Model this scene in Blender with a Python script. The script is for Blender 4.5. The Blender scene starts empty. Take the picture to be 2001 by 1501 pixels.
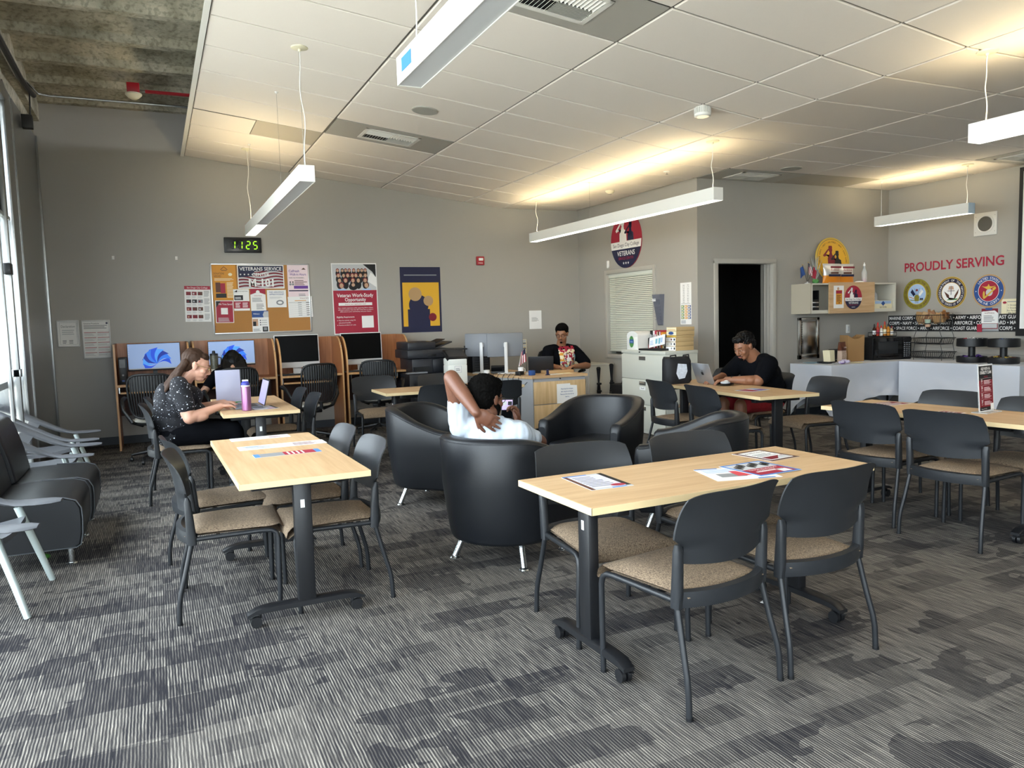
import bpy, bmesh, math, random
from mathutils import Vector, Matrix, noise
random.seed(7)
SC = bpy.context.scene
COL = SC.collection
PI = math.pi
V = Vector

# ---------------------------------------------------------------- camera
cam_d = bpy.data.cameras.new('camera')
cam = bpy.data.objects.new('camera', cam_d); COL.objects.link(cam); SC.camera = cam
cam_d.sensor_fit = 'HORIZONTAL'; cam_d.sensor_width = 36; cam_d.lens = 1497.3 / 2001 * 36
cam_d.clip_start = .05; cam_d.clip_end = 300
YAW, PITCH, ROLL = 0.4346, 0.0853, -0.0282
fw = V((math.sin(YAW) * math.cos(PITCH), math.cos(YAW) * math.cos(PITCH), -math.sin(PITCH)))
rt = V((math.cos(YAW), -math.sin(YAW), 0)); up = rt.cross(fw)
r2 = rt * math.cos(ROLL) + up * math.sin(ROLL); u2 = up * math.cos(ROLL) - rt * math.sin(ROLL)
cam.matrix_world = Matrix(((r2.x, u2.x, -fw.x, 0), (r2.y, u2.y, -fw.y, 0), (r2.z, u2.z, -fw.z, 1.45), (0, 0, 0, 1)))

# ---------------------------------------------------------------- world, exposure
wd = bpy.data.worlds.new('sky'); SC.world = wd; wd.use_nodes = True
bg = wd.node_tree.nodes['Background']
bg.inputs[0].default_value = (0.87, 0.93, 1.03, 1); bg.inputs[1].default_value = 15
SC.view_settings.view_transform = 'Standard'; SC.view_settings.look = 'None'
SC.view_settings.exposure = -0.15; SC.view_settings.gamma = 1; SC.view_settings.use_curve_mapping = False
SC.cycles.use_denoising = True
SC.cycles.max_bounces = 7; SC.cycles.diffuse_bounces = 4; SC.cycles.glossy_bounces = 3
SC.cycles.transmission_bounces = 6; SC.cycles.transparent_max_bounces = 8
SC.cycles.caustics_reflective = False; SC.cycles.caustics_refractive = False
SC.cycles.sample_clamp_indirect = 20
SC.cycles.use_light_tree = True

sun_d = bpy.data.lights.new('sun', 'SUN'); sun_d.energy = 18; sun_d.angle = .01; sun_d.color = (1, .96, .9)
sun = bpy.data.objects.new('sun', sun_d); COL.objects.link(sun); sun.location = (0, 0, 20); sun.rotation_euler = Vector((-.5, -.12, -.85)).to_track_quat('-Z', 'Y').to_euler()

def portal(name, loc, rot, sx, sy):
    l = bpy.data.lights.new(name, 'AREA'); l.shape = 'RECTANGLE'; l.size = sx; l.size_y = sy
    l.cycles.is_portal = True
    o = bpy.data.objects.new(name, l); COL.objects.link(o); o.location = loc; o.rotation_euler = rot
portal('window_portal', (-1.45, 2.7, 1.9), (0, -PI / 2, 0), 3.7, 12.0)      # glazing of the left wall
portal('window_portal', (.9, -3.55, 1.6), (PI / 2, 0, 0), 3.0, 2.7)        # glazing behind the camera

# ---------------------------------------------------------------- helpers
def s2l(c): return c / 12.92 if c <= .04045 else ((c + .055) / 1.055) ** 2.4
def hexc(h): return tuple(s2l(int(h[i:i + 2], 16) / 255) for i in (0, 2, 4)) + (1,)
MATS = {}
def mat(name, col, rough=.5, metal=0, emit=None, es=0, spec=.5, trans=0, noise_amt=0, nscale=30, bump=0, bscale=200, coat=0, alpha=1):
    if name in MATS: return MATS[name]
    m = bpy.data.materials.new(name); m.use_nodes = True; MATS[name] = m
    nt = m.node_tree; b = nt.nodes['Principled BSDF']
    c = hexc(col) if isinstance(col, str) else tuple(col) + (1,)
    b.inputs['Base Color'].default_value = c; b.inputs['Roughness'].default_value = rough
    b.inputs['Metallic'].default_value = metal; b.inputs['Specular IOR Level'].default_value = spec
    b.inputs['Transmission Weight'].default_value = trans; b.inputs['Coat Weight'].default_value = coat
    b.inputs['Alpha'].default_value = alpha
    if emit:
        b.inputs['Emission Color'].default_value = hexc(emit); b.inputs['Emission Strength'].default_value = es
    tc = None
    if noise_amt or bump:
        tc = nt.nodes.new('ShaderNodeTexCoord')
    if noise_amt:
        n = nt.nodes.new('ShaderNodeTexNoise'); n.inputs['Scale'].default_value = nscale; n.inputs['Detail'].default_value = 4
        nt.links.new(tc.outputs['Object'], n.inputs['Vector'])
        mx = nt.nodes.new('ShaderNodeMix'); mx.data_type = 'RGBA'
        mx.inputs['A'].default_value = tuple(v * (1 - noise_amt) for v in c[:3]) + (1,)
        mx.inputs['B'].default_value = tuple(min(1, v * (1 + noise_amt)) for v in c[:3]) + (1,)
        nt.links.new(n.outputs['Fac'], mx.inputs['Factor']); nt.links.new(mx.outputs['Result'], b.inputs['Base Color'])
    if bump:
        n = nt.nodes.new('ShaderNodeTexNoise'); n.inputs['Scale'].default_value = bscale
        nt.links.new(tc.outputs['Object'], n.inputs['Vector'])
        bp = nt.nodes.new('ShaderNodeBump'); bp.inputs['Strength'].default_value = bump; bp.inputs['Distance'].default_value = .003
        nt.links.new(n.outputs['Fac'], bp.inputs['Height']); nt.links.new(bp.outputs['Normal'], b.inputs['Normal'])
    return m

class MB:
    """collects shapes into one mesh, each with its material"""
    def __init__(s, M=None): s.v = []; s.f = []; s.mi = []; s.mats = []; s.M = M or Matrix()
    def slot(s, m):
        if m not in s.mats: s.mats.append(m)
        return s.mats.index(m)
    def add(s, vs, fs, m, M=None):
        T = s.M @ M if M else s.M; b = len(s.v); k = s.slot(m)
        s.v += [tuple(T @ V(p)) for p in vs]; s.f += [tuple(i + b for i in f) for f in fs]; s.mi += [k] * len(fs)
        return s
    def box(s, c, d, m, M=None, bev=0, seg=2, rz=0, rx=0, ry=0):
        R = Matrix.Translation(c) @ Matrix.Rotation(rz, 4, 'Z') @ Matrix.Rotation(ry, 4, 'Y') @ Matrix.Rotation(rx, 4, 'X')
        if M: R = M @ R
        if bev:
            bm = bmesh.new(); bmesh.ops.create_cube(bm, size=1)
            for v in bm.verts: v.co = V((v.co.x * d[0], v.co.y * d[1], v.co.z * d[2]))
            bmesh.ops.bevel(bm, geom=bm.edges[:], offset=bev, segments=seg, affect='EDGES', profile=.5)
            s.bm(bm, m, R); bm.free()
        else:
            x, y, z = d[0] / 2, d[1] / 2, d[2] / 2
            s.add([(-x, -y, -z), (x, -y, -z), (x, y, -z), (-x, y, -z), (-x, -y, z), (x, -y, z), (x, y, z), (-x, y, z)],
                  [(0, 3, 2, 1), (4, 5, 6, 7), (0, 1, 5, 4), (1, 2, 6, 5), (2, 3, 7, 6), (3, 0, 4, 7)], m, R)
        return s
    def b2(s, a, b, m, **k):    # box from corner to corner
        return s.box([(a[i] + b[i]) / 2 for i in range(3)], [abs(b[i] - a[i]) for i in range(3)], m, **k)
    def bm(s, bm, m, M=None):
        bm.verts.ensure_lookup_table()
        for i, v in enumerate(bm.verts): v.index = i
        return s.add([tuple(v.co) for v in bm.verts], [tuple(v.index for v in f.verts) for f in bm.faces], m, M)
    def tube(s, pts, r, m, n=10, closed=False, caps=True, M=None, sq=None):
        pts = [V(p) for p in pts]; N = len(pts); vs = []; fs = []
        rr = r if isinstance(r, (list, tuple)) else [r] * N
        ref = None
        for i, p in enumerate(pts):
            if closed: t = pts[(i + 1) % N] - pts[i - 1]
            else: t = (pts[min(i + 1, N - 1)] - pts[max(i - 1, 0)])
            t.normalize()
            if ref is None:
                ref = t.orthogonal().normalized()
                if abs(t.z) < .9: ref = (V((0, 0, 1)) - t * t.z).normalized()
                elif abs(t.x) < .9: ref = (V((1, 0, 0)) - t * t.x).normalized()
            ref = (ref - t * ref.dot(t)).normalized(); bi = t.cross(ref)
            for k in range(n):
                a = 2 * PI * (k + (.5 if n == 4 else 0)) / n
                e = ref * math.cos(a); g = bi * math.sin(a)
                if sq: e = e * sq
                vs.append(p + (e + g) * rr[i])
        for i in range(N if closed else N - 1):
            j = (i + 1) % N
            for k in range(n): fs.append((i * n + k, i * n + (k + 1) % n, j * n + (k + 1) % n, j * n + k))
        if caps and not closed: fs += [tuple(range(n))[::-1], tuple((N - 1) * n + k for k in range(n))]
        return s.add(vs, fs, m, M)
    def cyl(s, a, b, r, m, n=16, r2=None, M=None): return s.tube([a, b], [r, r if r2 is None else r2], m, n=n, M=M)
    def lathe(s, prof, c, m, n=24, M=None, cap=True):
        vs = []; fs = []
        for r, z in prof:
            for k in range(n): vs.append((c[0] + r * math.cos(2 * PI * k / n), c[1] + r * math.sin(2 * PI * k / n), c[2] + z))
        for i in range(len(prof) - 1):
            for k in range(n): fs.append((i * n + k, i * n + (k + 1) % n, (i + 1) * n + (k + 1) % n, (i + 1) * n + k))
        if cap: fs += [tuple(range(n))[::-1], tuple((len(prof) - 1) * n + k for k in range(n))]
        return s.add(vs, fs, m, M)
    def poly(s, pts, z, m, M=None): return s.add([(p[0], p[1], z) for p in pts], [tuple(range(len(pts)))], m, M)
    def prism(s, pts, z0, z1, m, M=None):
        n = len(pts)
        return s.add([(p[0], p[1], z0) for p in pts] + [(p[0], p[1], z1) for p in pts],
                     [tuple(range(n))[::-1], tuple(range(n, 2 * n))] + [(i, (i + 1) % n, n + (i + 1) % n, n + i) for i in range(n)], m, M)
    def rect(s, x0, y0, x1, y1, z, m, M=None): return s.poly([(x0, y0), (x1, y0), (x1, y1), (x0, y1)], z, m, M)
    def disc(s, x, y, r, z, m, n=32, ry=None, M=None):
        ry = ry or r
        return s.poly([(x + r * math.cos(2 * PI * k / n), y + ry * math.sin(2 * PI * k / n)) for k in range(n)], z, m, M)
    def ball(s, c, r, m, M=None, seg=16, rings=10):
        if not isinstance(r, (list, tuple)): r = (r, r, r)
        vs = [(c[0], c[1], c[2] + r[2])]; fs = []
        for i in range(1, rings):
            t = PI * i / rings
            for k in range(seg):
                a = 2 * PI * k / seg; vs.append((c[0] + r[0] * math.sin(t) * math.cos(a), c[1] + r[1] * math.sin(t) * math.sin(a), c[2] + r[2] * math.cos(t)))
        vs.append((c[0], c[1], c[2] - r[2]))
        for k in range(seg): fs.append((0, 1 + k, 1 + (k + 1) % seg))
        for i in range(rings - 2):
            for k in range(seg):
                a = 1 + i * seg; fs.append((a + k, a + seg + k, a + seg + (k + 1) % seg, a + (k + 1) % seg))
        b = 1 + (rings - 2) * seg
        for k in range(seg): fs.append((b + k, len(vs) - 1, b + (k + 1) % seg))
        return s.add(vs, fs, m, M)
    def grid(s, rows, m, M=None, closed=False):
        n = len(rows[0]); vs = [p for r in rows for p in r]; fs = []
        for i in range(len(rows) - 1):
            for k in range(n if closed else n - 1):
                fs.append((i * n + k, i * n + (k + 1) % n, (i + 1) * n + (k + 1) % n, (i + 1) * n + k))
        return s.add(vs, fs, m, M)
    def text(s, t, x, y, z, h, m, align='C', w=None, M=None, bold=0):
        vs, fs, tw = text_mesh(t, bold)
        if not vs: return s
        sx = sy = h / .70
        if w and tw * sx > 0: sx = w / tw
        off = {'C': -tw * sx / 2, 'L': 0, 'R': -tw * sx}[align]
        return s.add([(x + off + a * sx, y + b * sy, z) for a, b in vs], fs, m, M)
    def arc_text(s, t, cx, cy, r, z, h, m, a0, a1, ccw=False, M=None):
        n = len(t)
        for i, ch in enumerate(t):
            if ch == ' ': continue
            a = a0 + (a1 - a0) * (i + .5) / n
            R = Matrix.Translation((cx + r * math.cos(a), cy + r * math.sin(a), 0)) @ Matrix.Rotation(a + (PI / 2 if ccw else -PI / 2), 4, 'Z')
            s.text(ch, 0, -h / 2, z, h, m, M=(M @ R if M else R))
        return s
    def lines(s, x0, y0, x1, y1, n, z, m, frac=.45, jag=.3, M=None):   # rows of fine print
        rnd = random.Random(int(x0 * 1000 + y0 * 77 + n)); d = (y1 - y0) / n
        for i in range(n):
            xe = x1 - (x1 - x0) * jag * rnd.random()
            s.rect(x0, y0 + i * d, xe, y0 + i * d + d * frac, z, m, M)
        return s
    def build(s, name, parent=None, smooth=35, mods=None, loc=None):
        me = bpy.data.meshes.new(name); me.from_pydata(s.v, [], s.f)
        for m in s.mats: me.materials.append(m)
        me.polygons.foreach_set('material_index', s.mi); me.validate(); me.update()
        if smooth:
            me.shade_smooth(); me.set_sharp_from_angle(angle=math.radians(smooth))
        o = bpy.data.objects.new(name, me); COL.objects.link(o)
        if parent is not None: o.parent = parent
        if loc is not None: o.location = loc
        return o
_TX = {}
def text_mesh(t, bold=0):
    if (t, bold) in _TX: return _TX[(t, bold)]
    cu = bpy.data.curves.new('t', 'FONT'); cu.body = t; cu.resolution_u = 3; cu.offset = bold
    o = bpy.data.objects.new('t', cu); COL.objects.link(o); dg = bpy.context.evaluated_depsgraph_get()
    me = bpy.data.meshes.new_from_object(o.evaluated_get(dg))
    vs = [(v.co.x, v.co.y) for v in me.vertices]; fs = [tuple(p.vertices) for p in me.polygons]
    x0 = min([a for a, b in vs] or [0]); w = max([a for a, b in vs] or [0]) - x0
    vs = [(a - x0, b) for a, b in vs]
    bpy.data.objects.remove(o); bpy.data.curves.remove(cu); bpy.data.meshes.remove(me)
    _TX[(t, bold)] = (vs, fs, w); return _TX[(t, bold)]

def tag(o, label=None, cat=None, group=None, kind=None):
    if label: o['label'] = label
    if cat: o['category'] = cat
    if group: o['group'] = group
    if kind: o['kind'] = kind
    return o
def empty(name, loc=(0, 0, 0), rz=0, label=None, cat=None, group=None):
    o = bpy.data.objects.new(name, None); COL.objects.link(o); o.location = loc; o.rotation_euler = (0, 0, rz)
    o.empty_display_size = .1
    return tag(o, label, cat, group)
def kids(o): return [c for c in bpy.data.objects if c.parent is o]
def dup(o, loc, rz, label, parent=None):
    c = o.copy(); COL.objects.link(c); c.location = loc; c.rotation_euler = (0, 0, rz); c['label'] = label
    for ch in kids(o):
        d = ch.copy(); COL.objects.link(d); d.parent = c
        for g in kids(ch):
            e = g.copy(); COL.objects.link(e); e.parent = d
    return c
def frame(o, r, u):
    o, r, u = V(o), V(r).normalized(), V(u).normalized(); n = r.cross(u)
    return Matrix(((r.x, u.x, n.x, o.x), (r.y, u.y, n.y, o.y), (r.z, u.z, n.z, o.z), (0, 0, 0, 1)))
def struct(mb, name, **k): return tag(mb.build(name, **k), kind='structure')
def remesh(mb, name, voxel, m, parent=None, smooth_it=4, fac=.5, disp=None, sub=0):
    """union of overlapping shapes grown into one continuous skin"""
    me = bpy.data.meshes.new('tmp'); me.from_pydata(mb.v, [], mb.f); o = bpy.data.objects.new('tmp', me); COL.objects.link(o)
    r = o.modifiers.new('r', 'REMESH'); r.mode = 'VOXEL'; r.voxel_size = voxel; r.use_smooth_shade = True
    if smooth_it:
        sm = o.modifiers.new('s', 'SMOOTH'); sm.factor = fac; sm.iterations = smooth_it
    dg = bpy.context.evaluated_depsgraph_get(); dg.update()
    nm = bpy.data.meshes.new_from_object(o.evaluated_get(dg)); nm.name = name
    bpy.data.objects.remove(o); bpy.data.meshes.remove(me)
    if disp:
        pn = [(v.co.copy(), v.normal.copy()) for v in nm.vertices]
        flat = [x for co, no in pn for x in disp(co, no)]; nm.vertices.foreach_set('co', flat); nm.update()
    nm.materials.clear(); nm.materials.append(m)
    for p in nm.polygons: p.material_index = 0
    nm.shade_smooth()
    no = bpy.data.objects.new(name, nm); COL.objects.link(no)
    if parent is not None: no.parent = parent
    return no
# ---------------------------------------------------------------- room dimensions
XL, XO, XR = -1.13, 6.2825, 9.729          # window wall, office wall, far right wall
YB, YD, YN = 10.853, 7.865, -3.3         # back wall, door wall, wall behind the camera
ZC, ZT = 3.147, 4.17                      # hung ceiling (level part), bare concrete
XF, SL, XE = 4.953, 0.1148, 0.49         # fold line, slope, free edge of the hung ceiling
def zc(x): return ZC + max(0, XF - x) * SL

def wall_mat():
    m = mat('warm_grey_wall_paint', 'a8a49c', rough=.38, spec=.35, noise_amt=.025, nscale=1.2, bump=.06, bscale=350)
    return m
M_WALL = wall_mat()
M_TRIM = mat('grey_door_trim_paint', 'b2aea5', rough=.4)
M_BASE = mat('charcoal_rubber_base', '3d4248', rough=.6)
M_TILE = mat('white_ceiling_tile', 'e8e0d8', rough=.9, spec=.2, noise_amt=.03, nscale=260, bump=.25, bscale=420)
M_TBAR = mat('ceiling_grid_grey', '6f6c66', rough=.5)
M_WHITE = mat('white_powdercoat', 'e6e5e0', rough=.35)
M_BLACKP = mat('black_plastic', '101114', rough=.45)
M_CHROME = mat('brushed_steel', 'c9cbcc', rough=.25, metal=1)
M_ALU = mat('anodised_aluminium', 'a9abab', rough=.33, metal=.85)
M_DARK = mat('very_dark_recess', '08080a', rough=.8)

def carpet():
    m = bpy.data.materials.new('striped_grey_carpet'); m.use_nodes = True; nt = m.node_tree; N = nt.nodes; L = nt.links
    b = N['Principled BSDF']; b.inputs['Roughness'].default_value = .95; b.inputs['Specular IOR Level'].default_value = .15
    tc = N.new('ShaderNodeTexCoord')
    def mp(sx, sy, ox=0):
        q = N.new('ShaderNodeMapping'); q.inputs['Scale'].default_value = (sx, sy, 1); q.inputs['Location'].default_value = (ox, ox * .7, 0)
        L.new(tc.outputs['Object'], q.inputs['Vector']); return q.outputs[0]
    def nz(vec, sc, det=2, r=.5):
        q = N.new('ShaderNodeTexNoise'); q.inputs['Scale'].default_value = sc; q.inputs['Detail'].default_value = det; q.inputs['Roughness'].default_value = r
        L.new(vec, q.inputs['Vector']); return q.outputs['Fac']
    def ramp(f, a, ca, c, cc):
        q = N.new('ShaderNodeValToRGB'); q.color_ramp.elements[0].position = a; q.color_ramp.elements[1].position = c
        q.color_ramp.elements[0].color = ca; q.color_ramp.elements[1].color = cc; L.new(f, q.inputs[0]); return q.outputs[0]
    def mathn(op, a, b_=None):
        q = N.new('ShaderNodeMath'); q.operation = op
        for i, t in enumerate((a, b_)):
            if t is None: continue
            if isinstance(t, (int, float)): q.inputs[i].default_value = t
            else: L.new(t, q.inputs[i])
        return q.outputs[0]
    # yarn lines run along the room; every line breaks up along its length
    fine = nz(mp(78, 3.2), 1.0, 2, .6)
    fine2 = nz(mp(150, 9, 3.3), 1.0, 2, .6)
    fib = nz(mp(1, 1), 330, 2, .6)
    # woven blocks: random value per cell, lines turned up or down inside it
    def cells(sx, sy, off):
        q = N.new('ShaderNodeVectorMath'); q.operation = 'FLOOR'; L.new(mp(sx, sy, off), q.inputs[0])
        w = N.new('ShaderNodeTexWhiteNoise'); w.noise_dimensions = '2D'; L.new(q.outputs[0], w.inputs['Vector']); return w.outputs['Value']
    c1 = cells(3.3, 6.2, .13); c2 = cells(1.64, 1.64, .31); c3 = cells(5.1, 9.5, .57)
    blob = nz(mp(1.0, 1.5, 9), 2.2, 3, .6)
    dark = mathn('MULTIPLY', mathn('GREATER_THAN', c1, .66), mathn('GREATER_THAN', blob, .47))
    dark2 = mathn('MULTIPLY', mathn('GREATER_THAN', c3, .72), .6)
    dk = mathn('MINIMUM', mathn('ADD', dark, dark2), 1.0)
    sx = N.new('ShaderNodeSeparateXYZ'); L.new(tc.outputs['Object'], sx.inputs[0])
    wob = nz(mp(6, 6), 3.0, 2, .5)
    ph = mathn('ADD', mathn('MULTIPLY', sx.outputs['X'], 2 * PI * 88), mathn('MULTIPLY', wob, 2.2))
    sn = mathn('POWER', mathn('ADD', mathn('MULTIPLY', mathn('SINE', ph), .5), .5), 1.6)
    per = nz(mp(88, 5), 1.0, 2, .65)
    amp = mathn('MULTIPLY', mathn('SUBTRACT', per, .28), 2.1)
    lev = mathn('ADD', mathn('MULTIPLY', sn, amp), mathn('MULTIPLY', fine2, .28))
    lev = mathn('MULTIPLY', lev, mathn('SUBTRACT', 1.02, mathn('MULTIPLY', dk, .5)))
    lev = mathn('ADD', lev, mathn('MULTIPLY', mathn('SUBTRACT', c2, .5), .10))
    base = ramp(lev, .10, hexc('29282d'), .98, hexc('b5aea3'))
    q = N.new('ShaderNodeMix'); q.data_type = 'RGBA'; q.blend_type = 'MULTIPLY'; q.inputs['Factor'].default_value = 1
    L.new(base, q.inputs['A']); L.new(ramp(fib, .3, (.55, .55, .55, 1), .7, (1.25, 1.25, 1.25, 1)), q.inputs['B'])
    L.new(q.outputs['Result'], b.inputs['Base Color'])
    bp = N.new('ShaderNodeBump'); bp.inputs['Strength'].default_value = .5; bp.inputs['Distance'].default_value = .004
    L.new(fib, bp.inputs['Height']); L.new(bp.outputs['Normal'], b.inputs['Normal'])
    return m
M_CARPET = carpet()

def concrete():
    m = mat('board_marked_concrete', '8b8676', rough=.85); nt = m.node_tree; N = nt.nodes; L = nt.links; b = N['Principled BSDF']
    tc = N.new('ShaderNodeTexCoord')
    n1 = N.new('ShaderNodeTexNoise'); n1.inputs['Scale'].default_value = 2.6; n1.inputs['Detail'].default_value = 8; n1.inputs['Roughness'].default_value = .65
    n2 = N.new('ShaderNodeTexNoise'); n2.inputs['Scale'].default_value = 26; n2.inputs['Detail'].default_value = 5
    L.new(tc.outputs['Object'], n1.inputs['Vector']); L.new(tc.outputs['Object'], n2.inputs['Vector'])
    r = N.new('ShaderNodeValToRGB'); r.color_ramp.elements[0].position = .34; r.color_ramp.elements[0].color = hexc('85806c')
    r.color_ramp.elements[1].position = .66; r.color_ramp.elements[1].color = hexc('cfc8b4'); L.new(n1.outputs['Fac'], r.inputs[0])
    r2 = N.new('ShaderNodeValToRGB'); r2.color_ramp.elements[0].position = .36; r2.color_ramp.elements[0].color = (.5, .5, .47, 1)
    r2.color_ramp.elements[1].position = .5; r2.color_ramp.elements[1].color = (1, 1, 1, 1); L.new(n2.outputs['Fac'], r2.inputs[0])
    q = N.new('ShaderNodeMix'); q.data_type = 'RGBA'; q.blend_type = 'MULTIPLY'; q.inputs['Factor'].default_value = .7
    L.new(r.outputs[0], q.inputs['A']); L.new(r2.outputs[0], q.inputs['B']); L.new(q.outputs['Result'], b.inputs['Base Color'])
    bp = N.new('ShaderNodeBump'); bp.inputs['Strength'].default_value = .4; bp.inputs['Distance'].default_value = .01
    L.new(n2.outputs['Fac'], bp.inputs['Height']); L.new(bp.outputs['Normal'], b.inputs['Normal'])
    return m
M_CONC = concrete()

# ---------------------------------------------------------------- floor and walls
mb = MB(); mb.b2((XL - .3, YN - .2, -.1), (XR + .2, YB + .2, 0), M_CARPET); struct(mb, 'floor', smooth=0)
T = .14
mb = MB(); mb.b2((XL - .3, YB, 0), (XO + T, YB + .2, ZT + .3), M_WALL)
mb.b2((XL, YB - .006, .80), (-.42, YB, .86), M_WALL); struct(mb, 'wall_back', smooth=0)
# office wall with the window opening
wy0, wy1, wz0, wz1 = 8.80, 10.0, .86, 2.08
mb = MB(); mb.b2((XO, YD + T, 0), (XO + T, wy0, ZC + .3), M_WALL); mb.b2((XO, wy1, 0), (XO + T, YB, ZC + .3), M_WALL)
mb.b2((XO, wy0, 0), (XO + T, wy1, wz0), M_WALL); mb.b2((XO, wy0, wz1), (XO + T, wy1, ZC + .3), M_WALL)
struct(mb, 'wall_office', smooth=0)
# door wall
dx0, dx1, dz = 6.59, 7.53, 2.09
mb = MB(); mb.b2((XO, YD, 0), (dx0, YD + T, ZC + .3), M_WALL); mb.b2((dx1, YD, 0), (XR, YD + T, ZC + .3), M_WALL)
mb.b2((dx0, YD, dz), (dx1, YD + T, ZC + .3), M_WALL); struct(mb, 'wall_doorway', smooth=0)
mb = MB(); mb.b2((XR, YN, 0), (XR + .2, YD + T, ZC + .3), M_WALL); mb.b2((XR - .02, YN, .82), (XR, YD, .89), M_WALL, bev=.006)
struct(mb, 'wall_right', smooth=0)
# wall behind the camera: piers and a head around wide glazing
mb = MB(); mb.b2((XL, YN - .2, 0), (-.6, YN, ZT), M_WALL); mb.b2((2.4, YN - .2, 0), (XR, YN, ZT), M_WALL)
mb.b2((-.6, YN - .2, 2.95), (2.4, YN, ZT), M_WALL); mb.b2((-.6, YN - .2, 0), (2.4, YN, .25), M_WALL); struct(mb, 'wall_front', smooth=0)
# baseboards
mb = MB(); mb.b2((XL, YB - .012, 0), (XO, YB, .1), M_BASE); struct(mb, 'baseboard_back', smooth=0)
mb = MB(); mb.b2((XO - .012, YD, 0), (XO, YB - .012, .1), M_BASE); struct(mb, 'baseboard_office', smooth=0)
mb = MB(); mb.b2((XO, YD - .012, 0), (dx0 - .05, YD, .1), M_BASE); mb.b2((dx1 + .05, YD - .012, 0), (XR - .012, YD, .1), M_BASE); struct(mb, 'baseboard_doorway', smooth=0)
mb = MB(); mb.b2((XR - .012, YN, 0), (XR, YD - .012, .1), M_BASE); struct(mb, 'baseboard_right', smooth=0)

# dark room behind the doorway and the office behind the blinds
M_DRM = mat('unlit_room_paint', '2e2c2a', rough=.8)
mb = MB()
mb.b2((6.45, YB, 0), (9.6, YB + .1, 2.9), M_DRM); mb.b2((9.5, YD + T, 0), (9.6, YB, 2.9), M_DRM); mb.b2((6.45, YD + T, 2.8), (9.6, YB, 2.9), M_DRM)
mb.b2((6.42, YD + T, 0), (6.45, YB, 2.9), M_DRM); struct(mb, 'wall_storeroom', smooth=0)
# door frame
mb = MB()
for a, b in ((dx0 - .05, dx0 + .012), (dx1 - .012, dx1 + .05)): mb.b2((a, YD - .02, 0), (b, YD + T + .01, dz + .03), M_TRIM, bev=.004)
mb.b2((dx0 - .05, YD - .022, dz - .012), (dx1 + .05, YD + T + .01, dz + .05), M_TRIM, bev=.004)
mb.b2((dx1 - .04, YD + .03, 0), (dx1 - .01, YD + .06, dz), M_TRIM); mb.b2((dx1 - .06, YD + .07, 0), (dx1 - .01, YD + .10, dz), M_TRIM)
fr = struct(mb, 'trim_1', smooth=30)
# the door leaf itself stands open into the dark room
dr = empty('door_1', (7.49, YD + .16, 0), math.radians(14)); tag(dr, kind='structure')
mb = MB(); mb.b2((0, -.02, .01), (.9, .02, 2.11), mat('door_leaf_paint', '77736c', rough=.5), bev=.003); mb.build('door_leaf', dr)
mb = MB(); mb.lathe([(.028, 0), (.028, .01), (.012, .015), (.012, .05)], (.83, 0, 1.02), M_CHROME, M=None)
mb = MB(Matrix.Translation((.83, .02, 1.02)) @ Matrix.Rotation(-PI / 2, 4, 'X')); mb.lathe([(.028, 0), (.028, .01), (.012, .015), (.012, .05), (.006, .055)], (0, 0, 0), M_CHROME); mb.box((-.05, 0, .045), (.11, .02, .015), M_CHROME, bev=.004)
mb.build('door_handle', dr)

# office window with blinds
mb = MB(); f = .05
for (y0, y1, z0, z1) in ((wy0 - f, wy0 + .01, wz0 - f, wz1 + f), (wy1 - .01, wy1 + f, wz0 - f, wz1 + f), (wy0, wy1, wz1 - .01, wz1 + f), (wy0, wy1, wz0 - f, wz0 + .01)):
    mb.b2((XO - .02, y0, z0), (XO + T, y1, z1), M_TRIM, bev=.004)
wf = struct(mb, 'window_1', smooth=30)
M_GLASS = mat('clear_glass', 'ffffff', rough=.0, trans=1, spec=.5)
def thin_glass():
    m = bpy.data.materials.new('thin_window_glass'); m.use_nodes = True; nt = m.node_tree; nt.nodes.clear()
    o = nt.nodes.new('ShaderNodeOutputMaterial'); mx = nt.nodes.new('ShaderNodeMixShader'); t = nt.nodes.new('ShaderNodeBsdfTransparent'); g = nt.nodes.new('ShaderNodeBsdfGlossy')
    g.inputs['Roughness'].default_value = .02; t.inputs[0].default_value = (.93, .96, .95, 1); lw = nt.nodes.new('ShaderNodeLayerWeight'); fr_ = nt.nodes.new('ShaderNodeMath'); fr_.operation = 'POWER'; fr_.inputs[1].default_value = 5; nt.links.new(lw.outputs['Facing'], fr_.inputs[0])
    f2 = nt.nodes.new('ShaderNodeMath'); f2.operation = 'MULTIPLY_ADD'; f2.inputs[1].default_value = .5; f2.inputs[2].default_value = .04; nt.links.new(fr_.outputs[0], f2.inputs[0])
    nt.links.new(f2.outputs[0], mx.inputs[0]); nt.links.new(t.outputs[0], mx.inputs[1]); nt.links.new(g.outputs[0], mx.inputs[2]); nt.links.new(mx.outputs[0], o.inputs[0]); return m
M_PANE = thin_glass()
mb = MB(); mb.b2((XO + .05, wy0, wz0), (XO + .055, wy1, wz1), M_PANE); mb.build('window_pane', wf, smooth=0)
M_SLAT = mat('pale_blind_slat', 'dfe0d2', rough=.5)
bl = empty('window_blind', (XO + .03, (wy0 + wy1) / 2, wz0), label='closed pale horizontal blind in the office window', cat='window blind')
mb = MB(); w = wy1 - wy0 - .04
for i in range(42): mb.box((0.0, 0, .085 + i * .0268), (.0015, w, .0265), M_SLAT, ry=.62)
mb.build('slats', bl, smooth=0)
mb = MB(); mb.box((0, 0, wz1 - wz0 - .035), (.04, w, .05), M_SLAT, bev=.004); mb.build('head_rail', bl)
mb = MB(); mb.box((0, 0, .062), (.03, w, .016), M_SLAT, bev=.004); mb.build('bottom_rail', bl)
mb = MB()
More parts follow.
